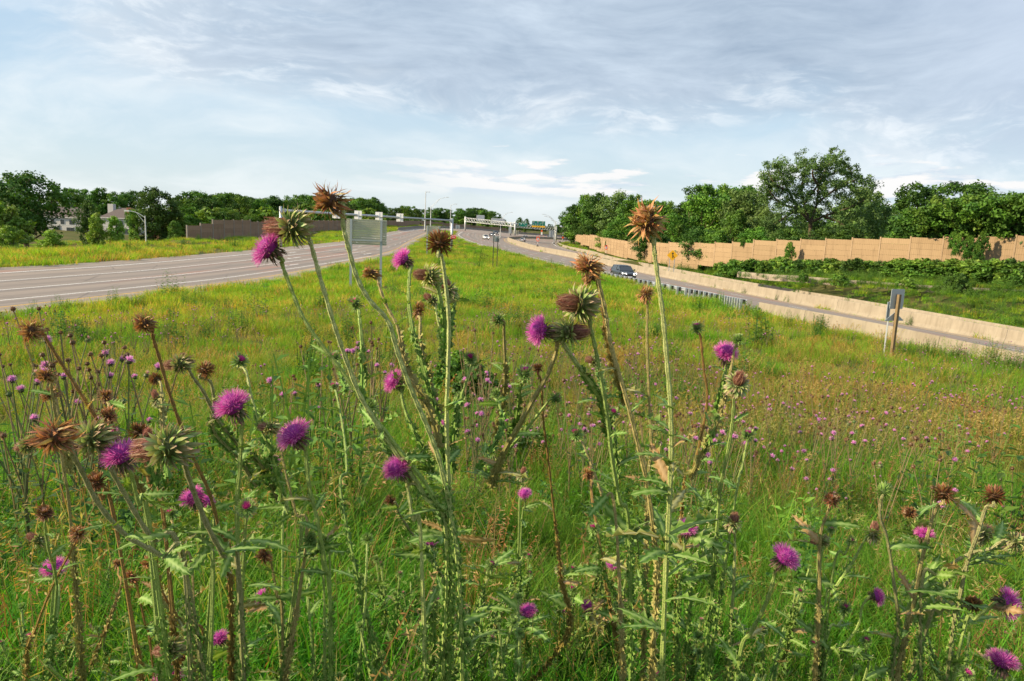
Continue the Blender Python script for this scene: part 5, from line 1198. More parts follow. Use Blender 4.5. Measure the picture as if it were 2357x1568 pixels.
mid_p = [tuft('tuft', 11, 46, 0.24, 0.36, 0.010, 0.6, GP+GY, 3), tuft('tuft', 12, 46, 0.26, 0.40, 0.010, 0.7, GY+GP[:2], 3), tuft('tuft', 13, 44, 0.26, 0.34, 0.010, 0.8, GY, 3), tuft('tuft', 14, 40, 0.26, 0.36, 0.009, 0.7, GT+GY, 3),
         seedgrass('seed', 15, 16, 0.52, 0.26, None, 0.004, 0.013), seedgrass('seed', 16, 14, 0.62, 0.26, [(0.26,0.24,0.07),(0.30,0.25,0.09)], 0.004, 0.012)]
P_ = []
x, y, z = ring_points(12, 24, 11, 103, 48); P_.append(mk(x, y, z, 3, 0.8, 1.3, [.24,.24,.24,.14,.08,.06], [0,1,2,3,4,5]))
x, y, z = ring_points(24, 48, 5.5, 104, 46); P_.append(mk(x, y, z, 4, 0.9, 1.5, [.24,.24,.24,.14,.08,.06], [0,1,2,3,4,5]))
x, y, z = ring_points(7, 24, 2.2, 133, 44); k = (x > 1.0) & (vnoise(x, y, .2, 4.0) > -.05); P_.append(mk(x[k], y[k], z[k], 43, 1.1, 1.6, [.2, .8], [4, 5]))
scatter('grass_middle', 'yellow-green meadow grass with dry tan patches covering the median', np.concatenate(P_), mid_p, 2)
far_p = [tuft('tuft', 21, 60, 0.6, 0.42, 0.03, 0.5, GY, 2), tuft('tuft', 22, 60, 0.6, 0.5, 0.028, 0.6, GY+GP[:2], 2), tuft('tuft', 23, 56, 0.6, 0.5, 0.026, 0.6, GT+GY, 2), tuft('tuft', 24, 60, 0.6, 0.4, 0.03, 0.6, GP, 2)]
P_ = []
for r0, r1, dn, sd_ in ((48, 95, 1.6, 105), (95, 170, 0.8, 106), (170, 420, 0.28, 107)):
    x, y, z = ring_points(r0, r1, dn, sd_, 42); r = np.random.default_rng(sd_)
    keep = ~((x > 60) & (y > 130)) & ~inpoly(x, y, BAD) & ~((x < -70) & (y > 200)); x, y, z = x[keep], y[keep], z[keep]
    m = mk(x, y, z, sd_, 0.9, 1.5, [.34,.28,.2,.18], [0,1,2,3])
    rim = ((x > -62) & (x < -36) & (y < 110)) ; m[rim & (r.random(len(x)) < .35), 5] = 2
    rgt = (x > 36); m[rgt & (r.random(len(x)) < .7), 5] = 3
    P_.append(m)
scatter('grass_far', 'rough grass on the verges and slopes along the roads', np.concatenate(P_), far_p, 3)
# weeds: leafy clumps
def weed(name, seed, n, L, rad, pal, leaf, mat=M_weed):
    rr = random.Random(seed); m = MB()
    for i in range(n):
        a = rr.uniform(0, 6.28); x, y = math.cos(a)*rad*rr.random(), math.sin(a)*rad*rr.random(); l = L*rr.uniform(.6, 1.1); lx, ly = rr.gauss(0, .12), rr.gauss(0, .12)
        p0 = Vector((x, y, 0)); p1 = p0+Vector((lx*l, ly*l, l)); c = Vector(rr.choice(pal)); s = Vector((.003, 0, 0))
        m.add([p0-s*2, p0+s*2, p1+s, p1-s], [(0,1,2,3)], tuple(c*.8)); k = 0; t = .12
        while t < 1:
            b = p0.lerp(p1, t); d = Vector((math.cos(k*2.4+i), math.sin(k*2.4+i), rr.uniform(-.1, .7))).normalized(); ll = leaf*rr.uniform(.6, 1.2)*(1.15-t*.6); w = d.cross(Vector((0,0,1))).normalized()*ll*.22
            up = Vector((0,0,ll*.08)); m.add([b, b+d*ll*.45+w+up, b+d*ll-up, b+d*ll*.45-w+up], [(0,1,2,3)], tuple(c*rr.uniform(.75, 1.3))); k += 1; t += .07
    return m.mesh(name, mat)
WP = [(0.06,0.155,0.022),(0.08,0.185,0.026),(0.11,0.21,0.032),(0.055,0.14,0.026)]
weed_p = [weed('weed', 31, 12, .5, .22, WP, .12), weed('weed', 32, 16, .65, .3, WP, .10), weed('weed', 33, 9, .4, .2, [(0.14,0.26,0.035),(0.17,0.28,0.04)], .13), weed('weed', 34, 14, .8, .4, [(0.11,0.22,0.035),(0.14,0.25,0.04)], .12)]
P_ = []
for r0, r1, dn, sd_ in ((2.6, 8, 2.6, 111), (8, 20, 0.55, 112), (20, 60, 0.12, 113), (60, 170, 0.05, 114)):
    x, y, z = ring_points(r0, r1, dn, sd_, 46); nv = vnoise(x, y, 0.16, 5.0); k = nv > -0.02
    k &= ~inpoly(x, y, BAD) & ~((x > 60) & (y > 130)); x, y, z = x[k], y[k], z[k]; P_.append(mk(x, y, z, sd_, .7 if r0 < 20 else 1.2, 1.3 if r0 < 20 else 2.2, [.3,.3,.2,.2], [0,1,2,3]))
r = np.random.default_rng(9); n = 6500                       # dense weeds on the far slope
x = r.uniform(26, 108, n); y = r.uniform(56, 190, n); k = ~onroad(x, y) & ~inpoly(x, y, BAD)
wl_ = np.interp(x, [p.x for p in w2], [p.y for p in w2]) if w2[0].x < w2[-1].x else np.interp(x, [p.x for p in w2][::-1], [p.y for p in w2][::-1])
k &= ((y-wl_ > 0.7) | (y-wl_ < -5.0) | ((y-wl_ < -0.8) & (r.random(len(x)) < .35))); x, y = x[k], y[k]; z = terr(x, y); wx = np.repeat([p.x for p in w2], 5)+r.normal(size=5*len(w2))*1.3; wy = np.repeat([p.y for p in w2], 5)-r.uniform(.8, 3.0, 5*len(w2)); x, y = np.r_[x, wx], np.r_[y, wy]; z = np.r_[z, terr(wx, wy)]
P_.append(mk(x, y, z, 21, 1.0, 2.1, [.1,.2,.35,.35], [0,1,2,3]))
scatter('weeds', 'leafy weeds mixed in the meadow and on the far slope', np.concatenate(P_), weed_p, 4)
# ================================================================== THISTLES
def strip(m, base, d, L, w, bend, c0, c1, seg=2, side=None):
    """thin floret strip"""
    s = (side or d.orthogonal()).normalized(); pts = []
    for k in range(seg+1):
        t = k/seg; p = base+d*L*t+bend*L*t*t; hw = w*.5*(1-.55*t); pts += [p-s*hw, p+s*hw]
    cs = []
    for k in range(seg+1):
        c = tuple(a+(b-a)*k/seg for a, b in zip(c0, c1)); cs += [c, c]
    m.add(pts, [(2*k, 2*k+1, 2*k+3, 2*k+2) for k in range(seg)], cs)
def bract(m, base, d, up, L, w, curve, c0, c1, tipc, seg=3, fold=.35):
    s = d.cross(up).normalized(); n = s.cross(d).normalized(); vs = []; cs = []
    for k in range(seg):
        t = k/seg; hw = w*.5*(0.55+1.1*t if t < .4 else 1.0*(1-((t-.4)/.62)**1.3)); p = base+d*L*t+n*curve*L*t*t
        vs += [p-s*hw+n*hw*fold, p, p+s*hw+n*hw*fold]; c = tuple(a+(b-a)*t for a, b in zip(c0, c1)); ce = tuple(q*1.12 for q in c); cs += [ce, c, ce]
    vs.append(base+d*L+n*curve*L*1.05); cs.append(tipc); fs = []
    for k in range(seg-1):
        o = 3*k; fs += [(o, o+1, o+4, o+3), (o+1, o+2, o+5, o+4)]
    o = 3*(seg-1); e = 3*seg; fs += [(o, o+1, e), (o+1, o+2, e)]; m.add(vs, fs, cs)
Z3 = Vector((0, 0, 1))
MAG = [(0.62, 0.06, 0.40), (0.70, 0.11, 0.48), (0.54, 0.04, 0.34)]; MAG2 = [(0.84, 0.28, 0.62), (0.88, 0.38, 0.70)]
def head_meshes(kind, seed, q=1.0):
    """unit-width flower head facing +Z -> dict part -> mesh"""
    rr = random.Random(seed); cup, br, fl = MB(), MB(), MB()
    def ringb(rows, n, cfun, r0=.2, zb=-.16, zt=.10, w=.10, L0=.30, el0=-50, el1=60, curve=-.15, jit=.12, curl=0.0, lr=(.85,1.15)):
        for k in range(rows):
            t = k/(rows-1) if rows > 1 else 1; z = zb+(zt-zb)*t; rad = r0*math.sqrt(max(.1, 1-((t-.75)*.8)**2)); nn = int(n*(.7+.3*t)*q)
            for j in range(nn):
                a = 2*math.pi*(j+.5*(k % 2)+rr.uniform(-.2, .2))/nn; out_ = Vector((math.cos(a), math.sin(a), 0)); el = math.radians(el0+(el1-el0)*t+rr.gauss(0, 8))
                d = out_*math.cos(el)+Z3*math.sin(el)+Vector((rr.gauss(0, jit), rr.gauss(0, jit), 0)); d.normalize(); c0, c1, ct = cfun(t, rr); cv = curve+rr.gauss(0, .1+curl)
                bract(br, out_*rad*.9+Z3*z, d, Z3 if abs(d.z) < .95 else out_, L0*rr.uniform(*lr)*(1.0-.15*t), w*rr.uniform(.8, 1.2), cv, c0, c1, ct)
    def gfun(g0, g1, tip):
        def f(t, rr): v = rr.uniform(.8, 1.25); return tuple(x*v for x in g0), tuple(x*v for x in g1), tip
        return f
    if kind == 'bloom':
        cup.ball((0,0,-.03), .22, 12, 7, (0.06,0.06,0.03), (1,1,.85))
        ringb(5, 17, lambda t, r_: ((0.07,0.09,0.03), (0.20,0.07,0.08) if r_.random() < .6 else (0.12,0.12,0.05), (0.34,0.18,0.15)), .21, -.18, .08, .075, .27, -62, 28, -.25)
        fl.ball((0,0,.14), .33, 14, 8, (0.34,0.035,0.28), (1,1,.85))
        for i in range(int(820*q)):
            a = rr.uniform(0, 6.283); ph = math.radians(108)*math.sqrt(rr.random()); out_ = Vector((math.cos(a), math.sin(a), 0)); d = out_*math.sin(ph)+Z3*math.cos(ph); d = (d+Vector((rr.gauss(0,.06), rr.gauss(0,.06), rr.gauss(0,.04)))).normalized()
            c = rr.choice(MAG); c2 = rr.choice(MAG2) if rr.random() < .55 else rr.choice(MAG)
            strip(fl, out_*.17*math.sin(ph)+Z3*.13, d, rr.uniform(.34, .43)*(1-.05*math.sin(ph)), .017/max(.5,q)**.5, Vector((rr.gauss(0,.10), rr.gauss(0,.10), .05)), tuple(x*.8 for x in c), c2, 2, Vector((rr.gauss(0,1), rr.gauss(0,1), rr.gauss(0,1))))
    elif kind == 'withered':
        cup.ball((0,0,-.06), .24, 12, 7, (0.09,0.11,0.03), (1,1,.8))
        tip = (0.40,0.24,0.22)
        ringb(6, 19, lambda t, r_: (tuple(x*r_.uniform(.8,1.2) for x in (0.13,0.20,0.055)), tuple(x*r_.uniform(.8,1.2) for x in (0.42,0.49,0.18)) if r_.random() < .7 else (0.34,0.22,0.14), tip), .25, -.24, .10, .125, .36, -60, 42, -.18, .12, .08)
        fl.ball((0,0,.22), .22, 12, 8, (0.17,0.085,0.05), (1,1,1.2))
        for i in range(int(480*q)):
            a = rr.uniform(0, 6.283); u_ = rr.random(); out_ = Vector((math.cos(a), math.sin(a), 0)); b = out_*(.19*u_**.5)+Z3*.08; d = (out_*rr.uniform(.2,.55)*u_**.3+Z3).normalized()
            c = rr.choice([(0.27,0.13,0.075),(0.33,0.19,0.11),(0.22,0.10,0.06),(0.36,0.15,0.13),(0.45,0.30,0.18)])
            strip(fl, b, d, rr.uniform(.34, .66), .020, -out_*rr.uniform(.25,.62)+Vector((rr.gauss(0,.06), rr.gauss(0,.06), 0)), c, tuple(x*1.2 for x in c), 3, Vector((rr.gauss(0,1), rr.gauss(0,1), .2)))
    elif kind == 'dry':
        cup.ball((0,0,-.05), .20, 12, 7, (0.12,0.06,0.03), (1,1,.8))
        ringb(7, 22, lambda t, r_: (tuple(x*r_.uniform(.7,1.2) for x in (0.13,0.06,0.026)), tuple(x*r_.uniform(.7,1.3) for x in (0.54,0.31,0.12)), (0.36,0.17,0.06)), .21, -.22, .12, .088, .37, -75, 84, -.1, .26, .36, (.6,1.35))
        ringb(2, 10, lambda t, r_: ((0.32,0.15,0.05), tuple(x*r_.uniform(.8,1.3) for x in (0.46,0.24,0.09)), (0.3,0.14,0.06)), .13, .03, .12, .10, .26, 30, 80, .2, .2, .3)
        for i in range(int(110*q)):
            a = rr.uniform(0, 6.283); out_ = Vector((math.cos(a), math.sin(a), 0)); c = rr.choice([(0.55,0.38,0.22),(0.42,0.24,0.12),(0.62,0.48,0.32)])
            strip(fl, out_*.12*rr.random()+Z3*.05, (out_*rr.uniform(0,.5)+Z3+Vector((rr.gauss(0,.2),rr.gauss(0,.2),0))).normalized(), rr.uniform(.16,.34), .016, Vector((rr.gauss(0,.3), rr.gauss(0,.3), 0)), c, c, 2)
    elif kind == 'open':                                  # fully open dry head seen from behind: a brown star
        cup.ball((0,0,-.03), .20, 12, 7, (0.10,0.055,0.025), (1,1,.6))
        ringb(6, 22, lambda t, r_: (tuple(x*r_.uniform(.7,1.2) for x in (0.085,0.045,0.022)), tuple(x*r_.uniform(.7,1.4) for x in (0.27,0.14,0.05)), (0.30,0.17,0.08)), .20, -.12, .12, .10, .33, -38, 66, .05, .12, .06)
        for i in range(int(80*q)):
            a = rr.uniform(0, 6.283); out_ = Vector((math.cos(a), math.sin(a), 0)); strip(fl, out_*.15*rr.random()+Z3*.05, (out_*.3+Z3).normalized(), .22, .018, Vector((rr.gauss(0,.3), rr.gauss(0,.3), 0)), (0.45,0.3,0.17), (0.6,0.45,0.3), 2)
    elif kind in ('bud', 'pink'):
        cup.ball((0,0,-.05), .20, 12, 7, (0.07,0.12,0.03), (1,1,.9))
        ringb(6, 18, gfun((0.12,0.23,0.05), (0.24,0.38,0.09), (0.45,0.50,0.26) if kind == 'bud' else (0.42,0.30,0.26)), .20, -.20, .10, .085, .34, -40, 72 if kind == 'bud' else 55, .12, .08)
        if kind == 'pink':
            fl.ball((0,0,.10), .14, 10, 5, (0.35,0.02,0.13), (1,1,.6))
            for i in range(int(170*q)):
                a = rr.uniform(0, 6.283); out_ = Vector((math.cos(a), math.sin(a), 0)); u_ = rr.random(); strip(fl, out_*.13*u_+Z3*.09, (out_*u_*.8+Z3).normalized(), rr.uniform(.12,.2), .02, Vector((rr.gauss(0,.15), rr.gauss(0,.15), 0)), (0.45,0.03,0.20), (0.66,0.10,0.36), 2)
        else: ringb(2, 8, gfun((0.12,0.21,0.05), (0.22,0.32,0.09), (0.5,0.55,0.3)), .08, .08, .14, .07, .24, 60, 85, 0)
    res = {'cup': cup.mesh('flower_cup', M_bract, True), 'bracts': br.mesh('bracts', M_bract)}
    if fl.v: res['florets'] = fl.mesh('florets', M_flor)
    return res
HEADS = {k: [head_meshes(k, 100*i+j) for j in range(6)] for i, k in enumerate(['bloom','withered','dry','open','bud','pink'])}
KIND = {'B':'bloom','W':'withered','D':'dry','O':'open','G':'bud','P':'pink'}
FLN = {'B':'purple_florets','W':'withered_florets','D':'seed_fluff','O':'seed_fluff','G':None,'P':'pink_florets'}
def leaf_mesh(seed, pal=((0.06,0.15,0.022),(0.115,0.23,0.032)), pale=(0.27,0.40,0.13)):
    rr = random.Random(seed); m = MB(); n = rr.choice([5, 6, 7]); K = 2*n+1; drp = rr.uniform(.15, .5); vs = []; cs = []; c = Vector(pal[0]).lerp(Vector(pal[1]), rr.random())
    for j in range(K+1):
        t = j/K; prof = math.sin(math.pi*(0.10+.9*t)**.8)**.7 if t < 1 else 0.0; y = t; z = .12*t-drp*t*t; lobe = j % 2 == 1
        w = (.185*prof*rr.uniform(.85, 1.15) if lobe else .085*prof) if j < K else .0
        yy = y+(.05 if lobe else 0); fl = rr.uniform(-.05, .09) if lobe else rr.uniform(-.03, .0); mw = .016*(1-t)+.003
        vs += [(-w, yy, z+fl), (-w*.45-mw, y, z-.012), (-mw, y, z), (mw, y, z), (w*.45+mw, y, z-.012), (w, yy, z+fl*rr.uniform(.3, 1.5))]
        e = (0.26,0.34,0.11) if lobe else tuple(c*1.2); cs += [e, tuple(c), pale, pale, tuple(c), e]
    fs = []
    for j in range(K):
        for a in range(5): fs.append((j*6+a, j*6+a+1, j*6+a+7, j*6+a+6))
    m.add(vs, fs, cs)
    for j in range(1, K, 2):                                # spines at the lobe tips
        for a, sg in ((0, -1), (5, 1)):
            p = Vector(vs[j*6+a]); q_ = p+Vector((sg*.045, .05, rr.uniform(-.01, .03))); m.add([p+Vector((0,-.012,0)), p+Vector((0,.014,0)), q_], [(0,1,2)], (0.50,0.48,0.28))
    return m.mesh('leaf', M_thist)
LEAVES = [leaf_mesh(200+i) for i in range(7)]+[leaf_mesh(230, ((0.30,0.19,0.08),(0.34,0.22,0.09)), (0.42,0.30,0.16)), leaf_mesh(231, ((0.16,0.17,0.04),(0.2,0.19,0.05)), (0.36,0.36,0.18))]
STEMC = {'green': ((0.27,0.33,0.14), (0.13,0.23,0.045)), 'pale': ((0.40,0.41,0.24), (0.20,0.28,0.07)), 'brown': ((0.26,0.14,0.07), (0.20,0.15,0.05)), 'grey': ((0.27,0.25,0.17), (0.19,0.19,0.09)), 'tan': ((0.34,0.27,0.16), (0.22,0.19,0.08))}
def stem_mesh(path, r0, r1, colour, rr, bare=0.25, wing=1.0):
    """ribbed stem with fine spines above and ragged prickly wings below"""
    m = MB(); k = len(path); c0, c1 = Vector(STEMC[colour][0]), Vector(STEMC[colour][1]); n = 12
    L = [0]
    for i in range(1, k): L.append(L[-1]+(path[i]-path[i-1]).length)
    T = L[-1]; rad = []; cols = []
    for i in range(k):
        t = L[i]/max(T, 1e-6); rad.append(r0+(r1-r0)*t+(0.0007*math.sin(i*1.7))); cols.append(tuple(c0.lerp(c1, min(1, t*1.3))*rr.uniform(.88, 1.12)))
    m.tube(path, rad, n, cols=cols, ridge=0.2)
    s = 0.01; wing_on = bare*T
    while s < T:
        i = max(1, min(k-1, int(np.searchsorted(L, s)))); f = (s-L[i-1])/max(1e-6, L[i]-L[i-1]); p = path[i-1].lerp(path[i], f); d = (path[i]-path[i-1]).normalized(); R_ = r0+(r1-r0)*s/T
        low = s > wing_on
        for _ in range(3 if low else 1):
            a = rr.uniform(0, 6.28); o1 = d.orthogonal().normalized(); o2 = d.cross(o1); n_ = o1*math.cos(a)+o2*math.sin(a); g_ = min(1, (s-wing_on)/(T*.25+1e-6)) if low else 0
            l = rr.uniform(.004, .009)*(1+.5*g_)*wing if low else rr.uniform(.002, .0045); w = rr.uniform(.003, .0065)*(1+.6*g_) if low else .0022
            b = p+n_*R_*.8; c = tuple(Vector((0.09,0.19,0.04))*rr.uniform(.7, 1.5)) if low and colour in ('green','pale','grey') else tuple(Vector(cols[i])*1.15)
            tipc = (0.28,0.30,0.13) if low else tuple(Vector(cols[i])*1.3)
            tw = d.cross(n_)*rr.uniform(-.004, .004)
            if low: m.add([b-d*w, b+d*w, b+n_*l-d*w*rr.uniform(-.6,1.0)+tw, b+n_*l*.55+d*w*.5], [(0,2,3,1)], [c, c, tipc, c])
            else: m.add([b-d*w, b+d*w, b+n_*l], [(0,1,2)], [c, c, tipc])
        s += .0055 if low else .011
    return m
# plants in the foreground: every stem traced, heads by kind, size, tilt in the picture and lean toward the viewer
# head: (kind, px, py, width px, tilt deg, toward viewer, stem colour, [stem points px, py ...])
RIGHT3 = Vector((1, 0, 0))
def axis_of(deg, toward):
    a = math.radians(deg)-ROLL; return Vector((math.cos(a), -toward, math.sin(a)+0.08*toward)).normalized()
NHEAD = [0]
def thistle(label, base, depth, bdepth, heads, leaves=16, seed=1, leafL=(.07,.15), group='musk thistles in the foreground', minw=30, leafy_from=.35):
    rr = random.Random(seed); bp = PD(base[0], base[1], bdepth); bz = gz(bp.x, bp.y); root = empty('musk_thistle', (bp.x, bp.y, bz), 0, label, 'thistle', group); O = root.location
    allp = []
    for hd in heads:
        kind, px, py, w, tilt, tow, colr, pts = hd[:8]; dd = hd[8] if len(hd) > 8 else 0.0; d = depth+dd
        ax = axis_of(tilt, tow); size = w/FPX*d; c = PD(px, py, d)
        if kind == 'B': size *= 1.1
        if kind == 'D': size *= .94
        bottom = c-ax*size*.24
        n = len(pts); path = [bottom, bottom-ax*size*.13-Vector((0,0,size*.05)) if n else bottom]
        for i, (qx, qy) in enumerate(pts):
            t = (i+1)/(n+1.0); path.append(PD(qx, qy, d+(bdepth-d)*t*.8))
        last = path[-1]
        if n and pts[-1][1] > 1150 or (len(hd) > 9 and hd[9]): path.append(Vector((bp.x+rr.uniform(-.02, .02), bp.y+rr.uniform(-.02, .02), bz-.03)))
        sm = crom(path, 8); Ltot = sum((sm[i+1]-sm[i]).length for i in range(len(sm)-1))
        r0 = min(.0034, size*.058)+.0005; m = stem_mesh([p-O for p in sm], r0, r0*2.0, colr, rr, leafy_from, 1.0)
        m.build('stem', M_stem, root)
        allp.append((sm, colr, len(path) > 4))
        vs = HEADS[KIND[kind]][NHEAD[0] % 6]; NHEAD[0] += 1
        q = ax.to_track_quat('Z', 'Y').to_matrix().to_4x4() @ Matrix.Rotation(rr.uniform(0, 6.28), 4, 'Z')
        M = Matrix.Translation(c-O) @ q @ Matrix.Diagonal((size*rr.uniform(.9, 1.1), size*rr.uniform(.9, 1.1), size*rr.uniform(.88, 1.15), 1))
        hob = put('flower_head', vs['cup'], root, M); put('bracts', vs['bracts'], hob)
        if 'florets' in vs: put(FLN[kind], vs['florets'], hob)
    # leaves on the lower stems
    for _ in range(int(leaves*0.85)):
        sm, colr, long_ = rr.choice([a for a in allp if a[2]] or allp); k = int(len(sm)*(leafy_from+(1-leafy_from)*rr.random()**.8))-1; k = max(3, min(len(sm)-2, k)); p = sm[k]; d = (sm[k-1]-sm[k]).normalized()
        if proj(p)[1] < 640: continue
        a = rr.uniform(0, 6.28); o = Vector((math.cos(a), math.sin(a)*.8, 0)); y = (o+d*rr.uniform(.2, .9)).normalized(); low = min(1, max(0, (proj(p)[1]-700)/700))
        L = rr.uniform(*leafL)*(.30+.40*low); xa = y.cross(d if abs(y.dot(d)) < .95 else Z3).normalized(); za = xa.cross(y); R_ = Matrix((xa, y, za)).transposed().to_4x4()
        lm = LEAVES[rr.choice([0,1,2,3,4,5,6,6,8,0,1,2,3,4,5,7] if colr not in ('brown',) else [7,8,2,3,0,1])]
        put('leaf', lm, root, Matrix.Translation(p-O) @ R_ @ Matrix.Rotation(rr.uniform(-.5,.5), 4, 'Y') @ Matrix.Scale(L, 4))
    return root
thistle('tall musk thistle left of centre whose bloom and withered head stand before the exit road', (1000,1750), 1.38, 1.55, [
 ('B',625,577,74,148,.15,'green',[(650,610),(672,670),(700,735),(745,800),(795,865),(850,945),(930,1050),(1000,1150),(1040,1300)]),
 ('W',672,524,88,186,.1,'pale',[(715,560),(735,632),(765,735),(790,810),(826,905),(870,980),(913,1043),(975,1140),(1030,1290)]),
 ('B',911,880,50,150,.35,'green',[(925,915),(940,965),(972,1030),(1000,1100)],.25),
 ('B',919,1083,64,128,.45,'pale',[(938,1120),(950,1195),(970,1270)],.1),
 ('B',1007,987,40,115,.3,'green',[(1010,1020),(1020,1090)],.5),
 ('G',852,934,42,75,.6,'green',[(858,965),(880,1010),(925,1070),(960,1130)],.15),
 ('P',767,888,28,110,.3,'green',[(775,910),(790,990),(798,1080),(795,1200)],.9),
 ('P',771,820,32,120,.2,'green',[(782,845),(796,900)],.9)], 40, 5, (.08,.17))
thistle('tallest dry brown thistle head of the left half, on a long pale leaning stem', (1080,1720), 1.30, 1.5, [
 ('D',757,462,92,172,.15,'pale',[(790,520),(803,575),(822,640),(850,690),(893,740),(915,810),(940,880),(965,940),(990,1000),(1015,1075),(1040,1200),(1060,1400)]),
 ('D',853,629,50,172,.1,'tan',[(872,655),(890,705),(914,750),(925,800),(945,870),(985,940),(1012,1030)],.35),
 ('B',931,600,47,148,.1,'green',[(943,628),(941,690),(950,760),(965,815),(985,890),(1005,960),(1020,1060)],.45),
 ('D',965,712,46,82,-.15,'tan',[(967,735),(968,790),(985,870),(1008,950)],.5)], 26, 6, (.07,.15))
thistle('central musk thistle topped by a dark spiky open head in front of the gantry post', (1045,1720), 1.45, 1.6, [
 ('O',1012,560,72,88,-.35,'pale',[(1016,590),(1025,650),(1033,740),(1031,860),(1028,960),(1032,1100),(1035,1250)]),
 ('W',988,634,58,178,.3,'green',[(1008,662),(1022,735),(1030,800)],.08),
 ('W',1030,668,46,110,.1,'green',[(1028,700),(1020,770),(1025,830)],.3),
 ('W',994,690,34,150,.1,'pale',[(1003,712),(1018,780),(1028,850)],.2),
 ('P',1046,672,34,100,0,'green',[(1047,700),(1035,750),(1030,800)],.35),
 ('P',1083,824,38,90,.85,'green',[(1083,850),(1060,920),(1045,1000),(1040,1090)],.2),
 ('P',817,697,46,118,.1,'green',[(826,720),(832,780),(835,850),(836,930),(850,980)],.35),
 ('G',1140,905,30,80,.3,'green',[(1150,935),(1155,990),(1100,1080)],.5),
 ('G',1056,912,26,80,.3,'green',[(1055,940),(1045,1010)],.5)], 40, 7, (.08,.17))
thistle('slender thistle with a ragged pink bud, standing before the dark green bush', (1120,1500), 1.9, 2.2, [
 ('P',1144,735,46,172,.1,'tan',[(1160,765),(1163,850),(1158,930),(1140,1010)]),
 ('P',1208,858,54,95,.15,'green',[(1198,890),(1187,970),(1160,1060)],-.3),
 ('O',1238,848,34,95,-.1,'brown',[(1246,880),(1250,960),(1262,1060),(1275,1180),(1290,1320),(1296,1480)],-.2)], 14, 8)
thistle('thistle with a lilac bloom facing left beside a straw-coloured head on two forked stems', (1185,1500), 1.42, 1.65, [
 ('B',1250,762,66,178,.15,'tan',[(1282,800),(1262,860),(1228,920),(1195,980),(1160,1040),(1130,1120)]),
 ('P',1280,917,42,15,.1,'green',[(1250,940),(1210,990),(1165,1045),(1130,1120)],.1)], 12, 9, (.08,.15), leafy_from=.75)
thistle('thistle with a green star-shaped bract ruff around a brown tassel, right of centre', (1480,1700), 1.42, 1.6, [
 ('W',1335,700,90,178,.35,'green',[(1358,745),(1370,800),(1385,880),(1398,960),(1408,1050),(1425,1150),(1450,1280)]),
 ('W',1308,765,68,8,.25,'pale',[(1305,805),(1343,860),(1385,925),(1402,1000)],.0),
 ('W',1368,831,36,170,.1,'green',[(1378,850),(1390,900)],.9),
 ('P',1412,950,34,90,.5,'green',[(1414,975),(1416,1040),(1420,1110)],.3),
 ('P',1325,997,42,108,.2,'tan',[(1342,1022),(1365,1080),(1388,1145),(1420,1230)],.3)], 30, 10, (.08,.16))
thistle('brown curled dry head with a hanging pale wisp on a bent stem right of centre', (1500,1720), 1.36, 1.55, [
 ('D',1352,612,72,172,.1,'tan',[(1378,650),(1392,710),(1405,790),(1425,860),(1450,950),(1470,1030),(1490,1120),(1505,1240),(1510,1380)]),
 ('D',1358,640,44,210,.15,'brown',[(1380,680),(1395,760),(1412,840),(1440,930)],.12)], 14, 11)
thistle('tallest dry thistle head of the right half, on a thick upright stem before the wood', (1545,1720), 1.32, 1.5, [
 ('D',1487,508,96,150,.45,'pale',[(1505,560),(1512,625),(1525,720),(1535,830),(1543,930),(1545,1030),(1541,1150),(1536,1260),(1530,1380)])], 34, 12, (.09,.2), leafy_from=.55)
thistle('smaller dry brown head on a thin stem just left of the tallest thick stem', (1505,1500), 1.9, 2.1, [
 ('D',1487,676,46,92,.2,'tan',[(1490,705),(1489,770),(1492,860),(1495,940),(1499,1040),(1490,1160)]),
 ('D',1355,1089,38,95,-.1,'brown',[(1367,1115),(1368,1180)],.6)], 8, 13)
thistle('thistle with a ragged dark-pink head standing against the lit grass right of centre', (1585,1450), 1.95, 2.2, [
 ('P',1604,753,38,108,.1,'brown',[(1612,775),(1620,850),(1628,915),(1615,1000),(1595,1080),(1570,1160)])], 10, 14)
thistle('thistle with a round pink bloom and a big rosy half-closed head at the right', (1610,1500), 1.75, 2.0, [
 ('B',1669,818,52,88,.45,'green',[(1671,845),(1660,900),(1650,950)],.25),
 ('W',1697,884,64,92,.7,'green',[(1690,920),(1684,990),(1668,1075),(1655,1140),(1650,1220)],-.05),
 ('G',1700,780,36,95,-.1,'tan',[(1692,800),(1680,860),(1655,960),(1620,1035),(1590,1100)],.2),
 ('P',1722,1000,40,92,.15,'green',[(1718,1025),(1706,1085),(1690,1165)],.3),
 ('G',1648,960,24,80,.2,'green',[(1645,985),(1620,1040)],.2)], 22, 15, (.08,.16))
thistle('thistle with a deep magenta bloom leaning left and a pink-crowned bud, left of centre', (560,1720), 1.35, 1.55, [
 ('B',540,942,80,122,.1,'green',[(556,990),(552,1080),(545,1165),(548,1300)]),
 ('P',553,830,44,62,.35,'pale',[(566,855),(580,920),(602,985),(625,1050),(650,1150)],.3),
 ('W',622,984,44,178,.1,'tan',[(643,1010),(655,1080),(680,1180),(700,1290)],.2),
 ('G',602,950,26,80,.2,'green',[(606,975),(612,1040),(620,1110)],.3),
 ('B',630,1078,50,138,.2,'green',[(650,1108),(663,1180),(690,1270)],.3),
 ('P',567,1168,56,85,.8,'green',[(566,1200),(560,1300),(557,1400)],-.05)], 36, 16, (.08,.17))
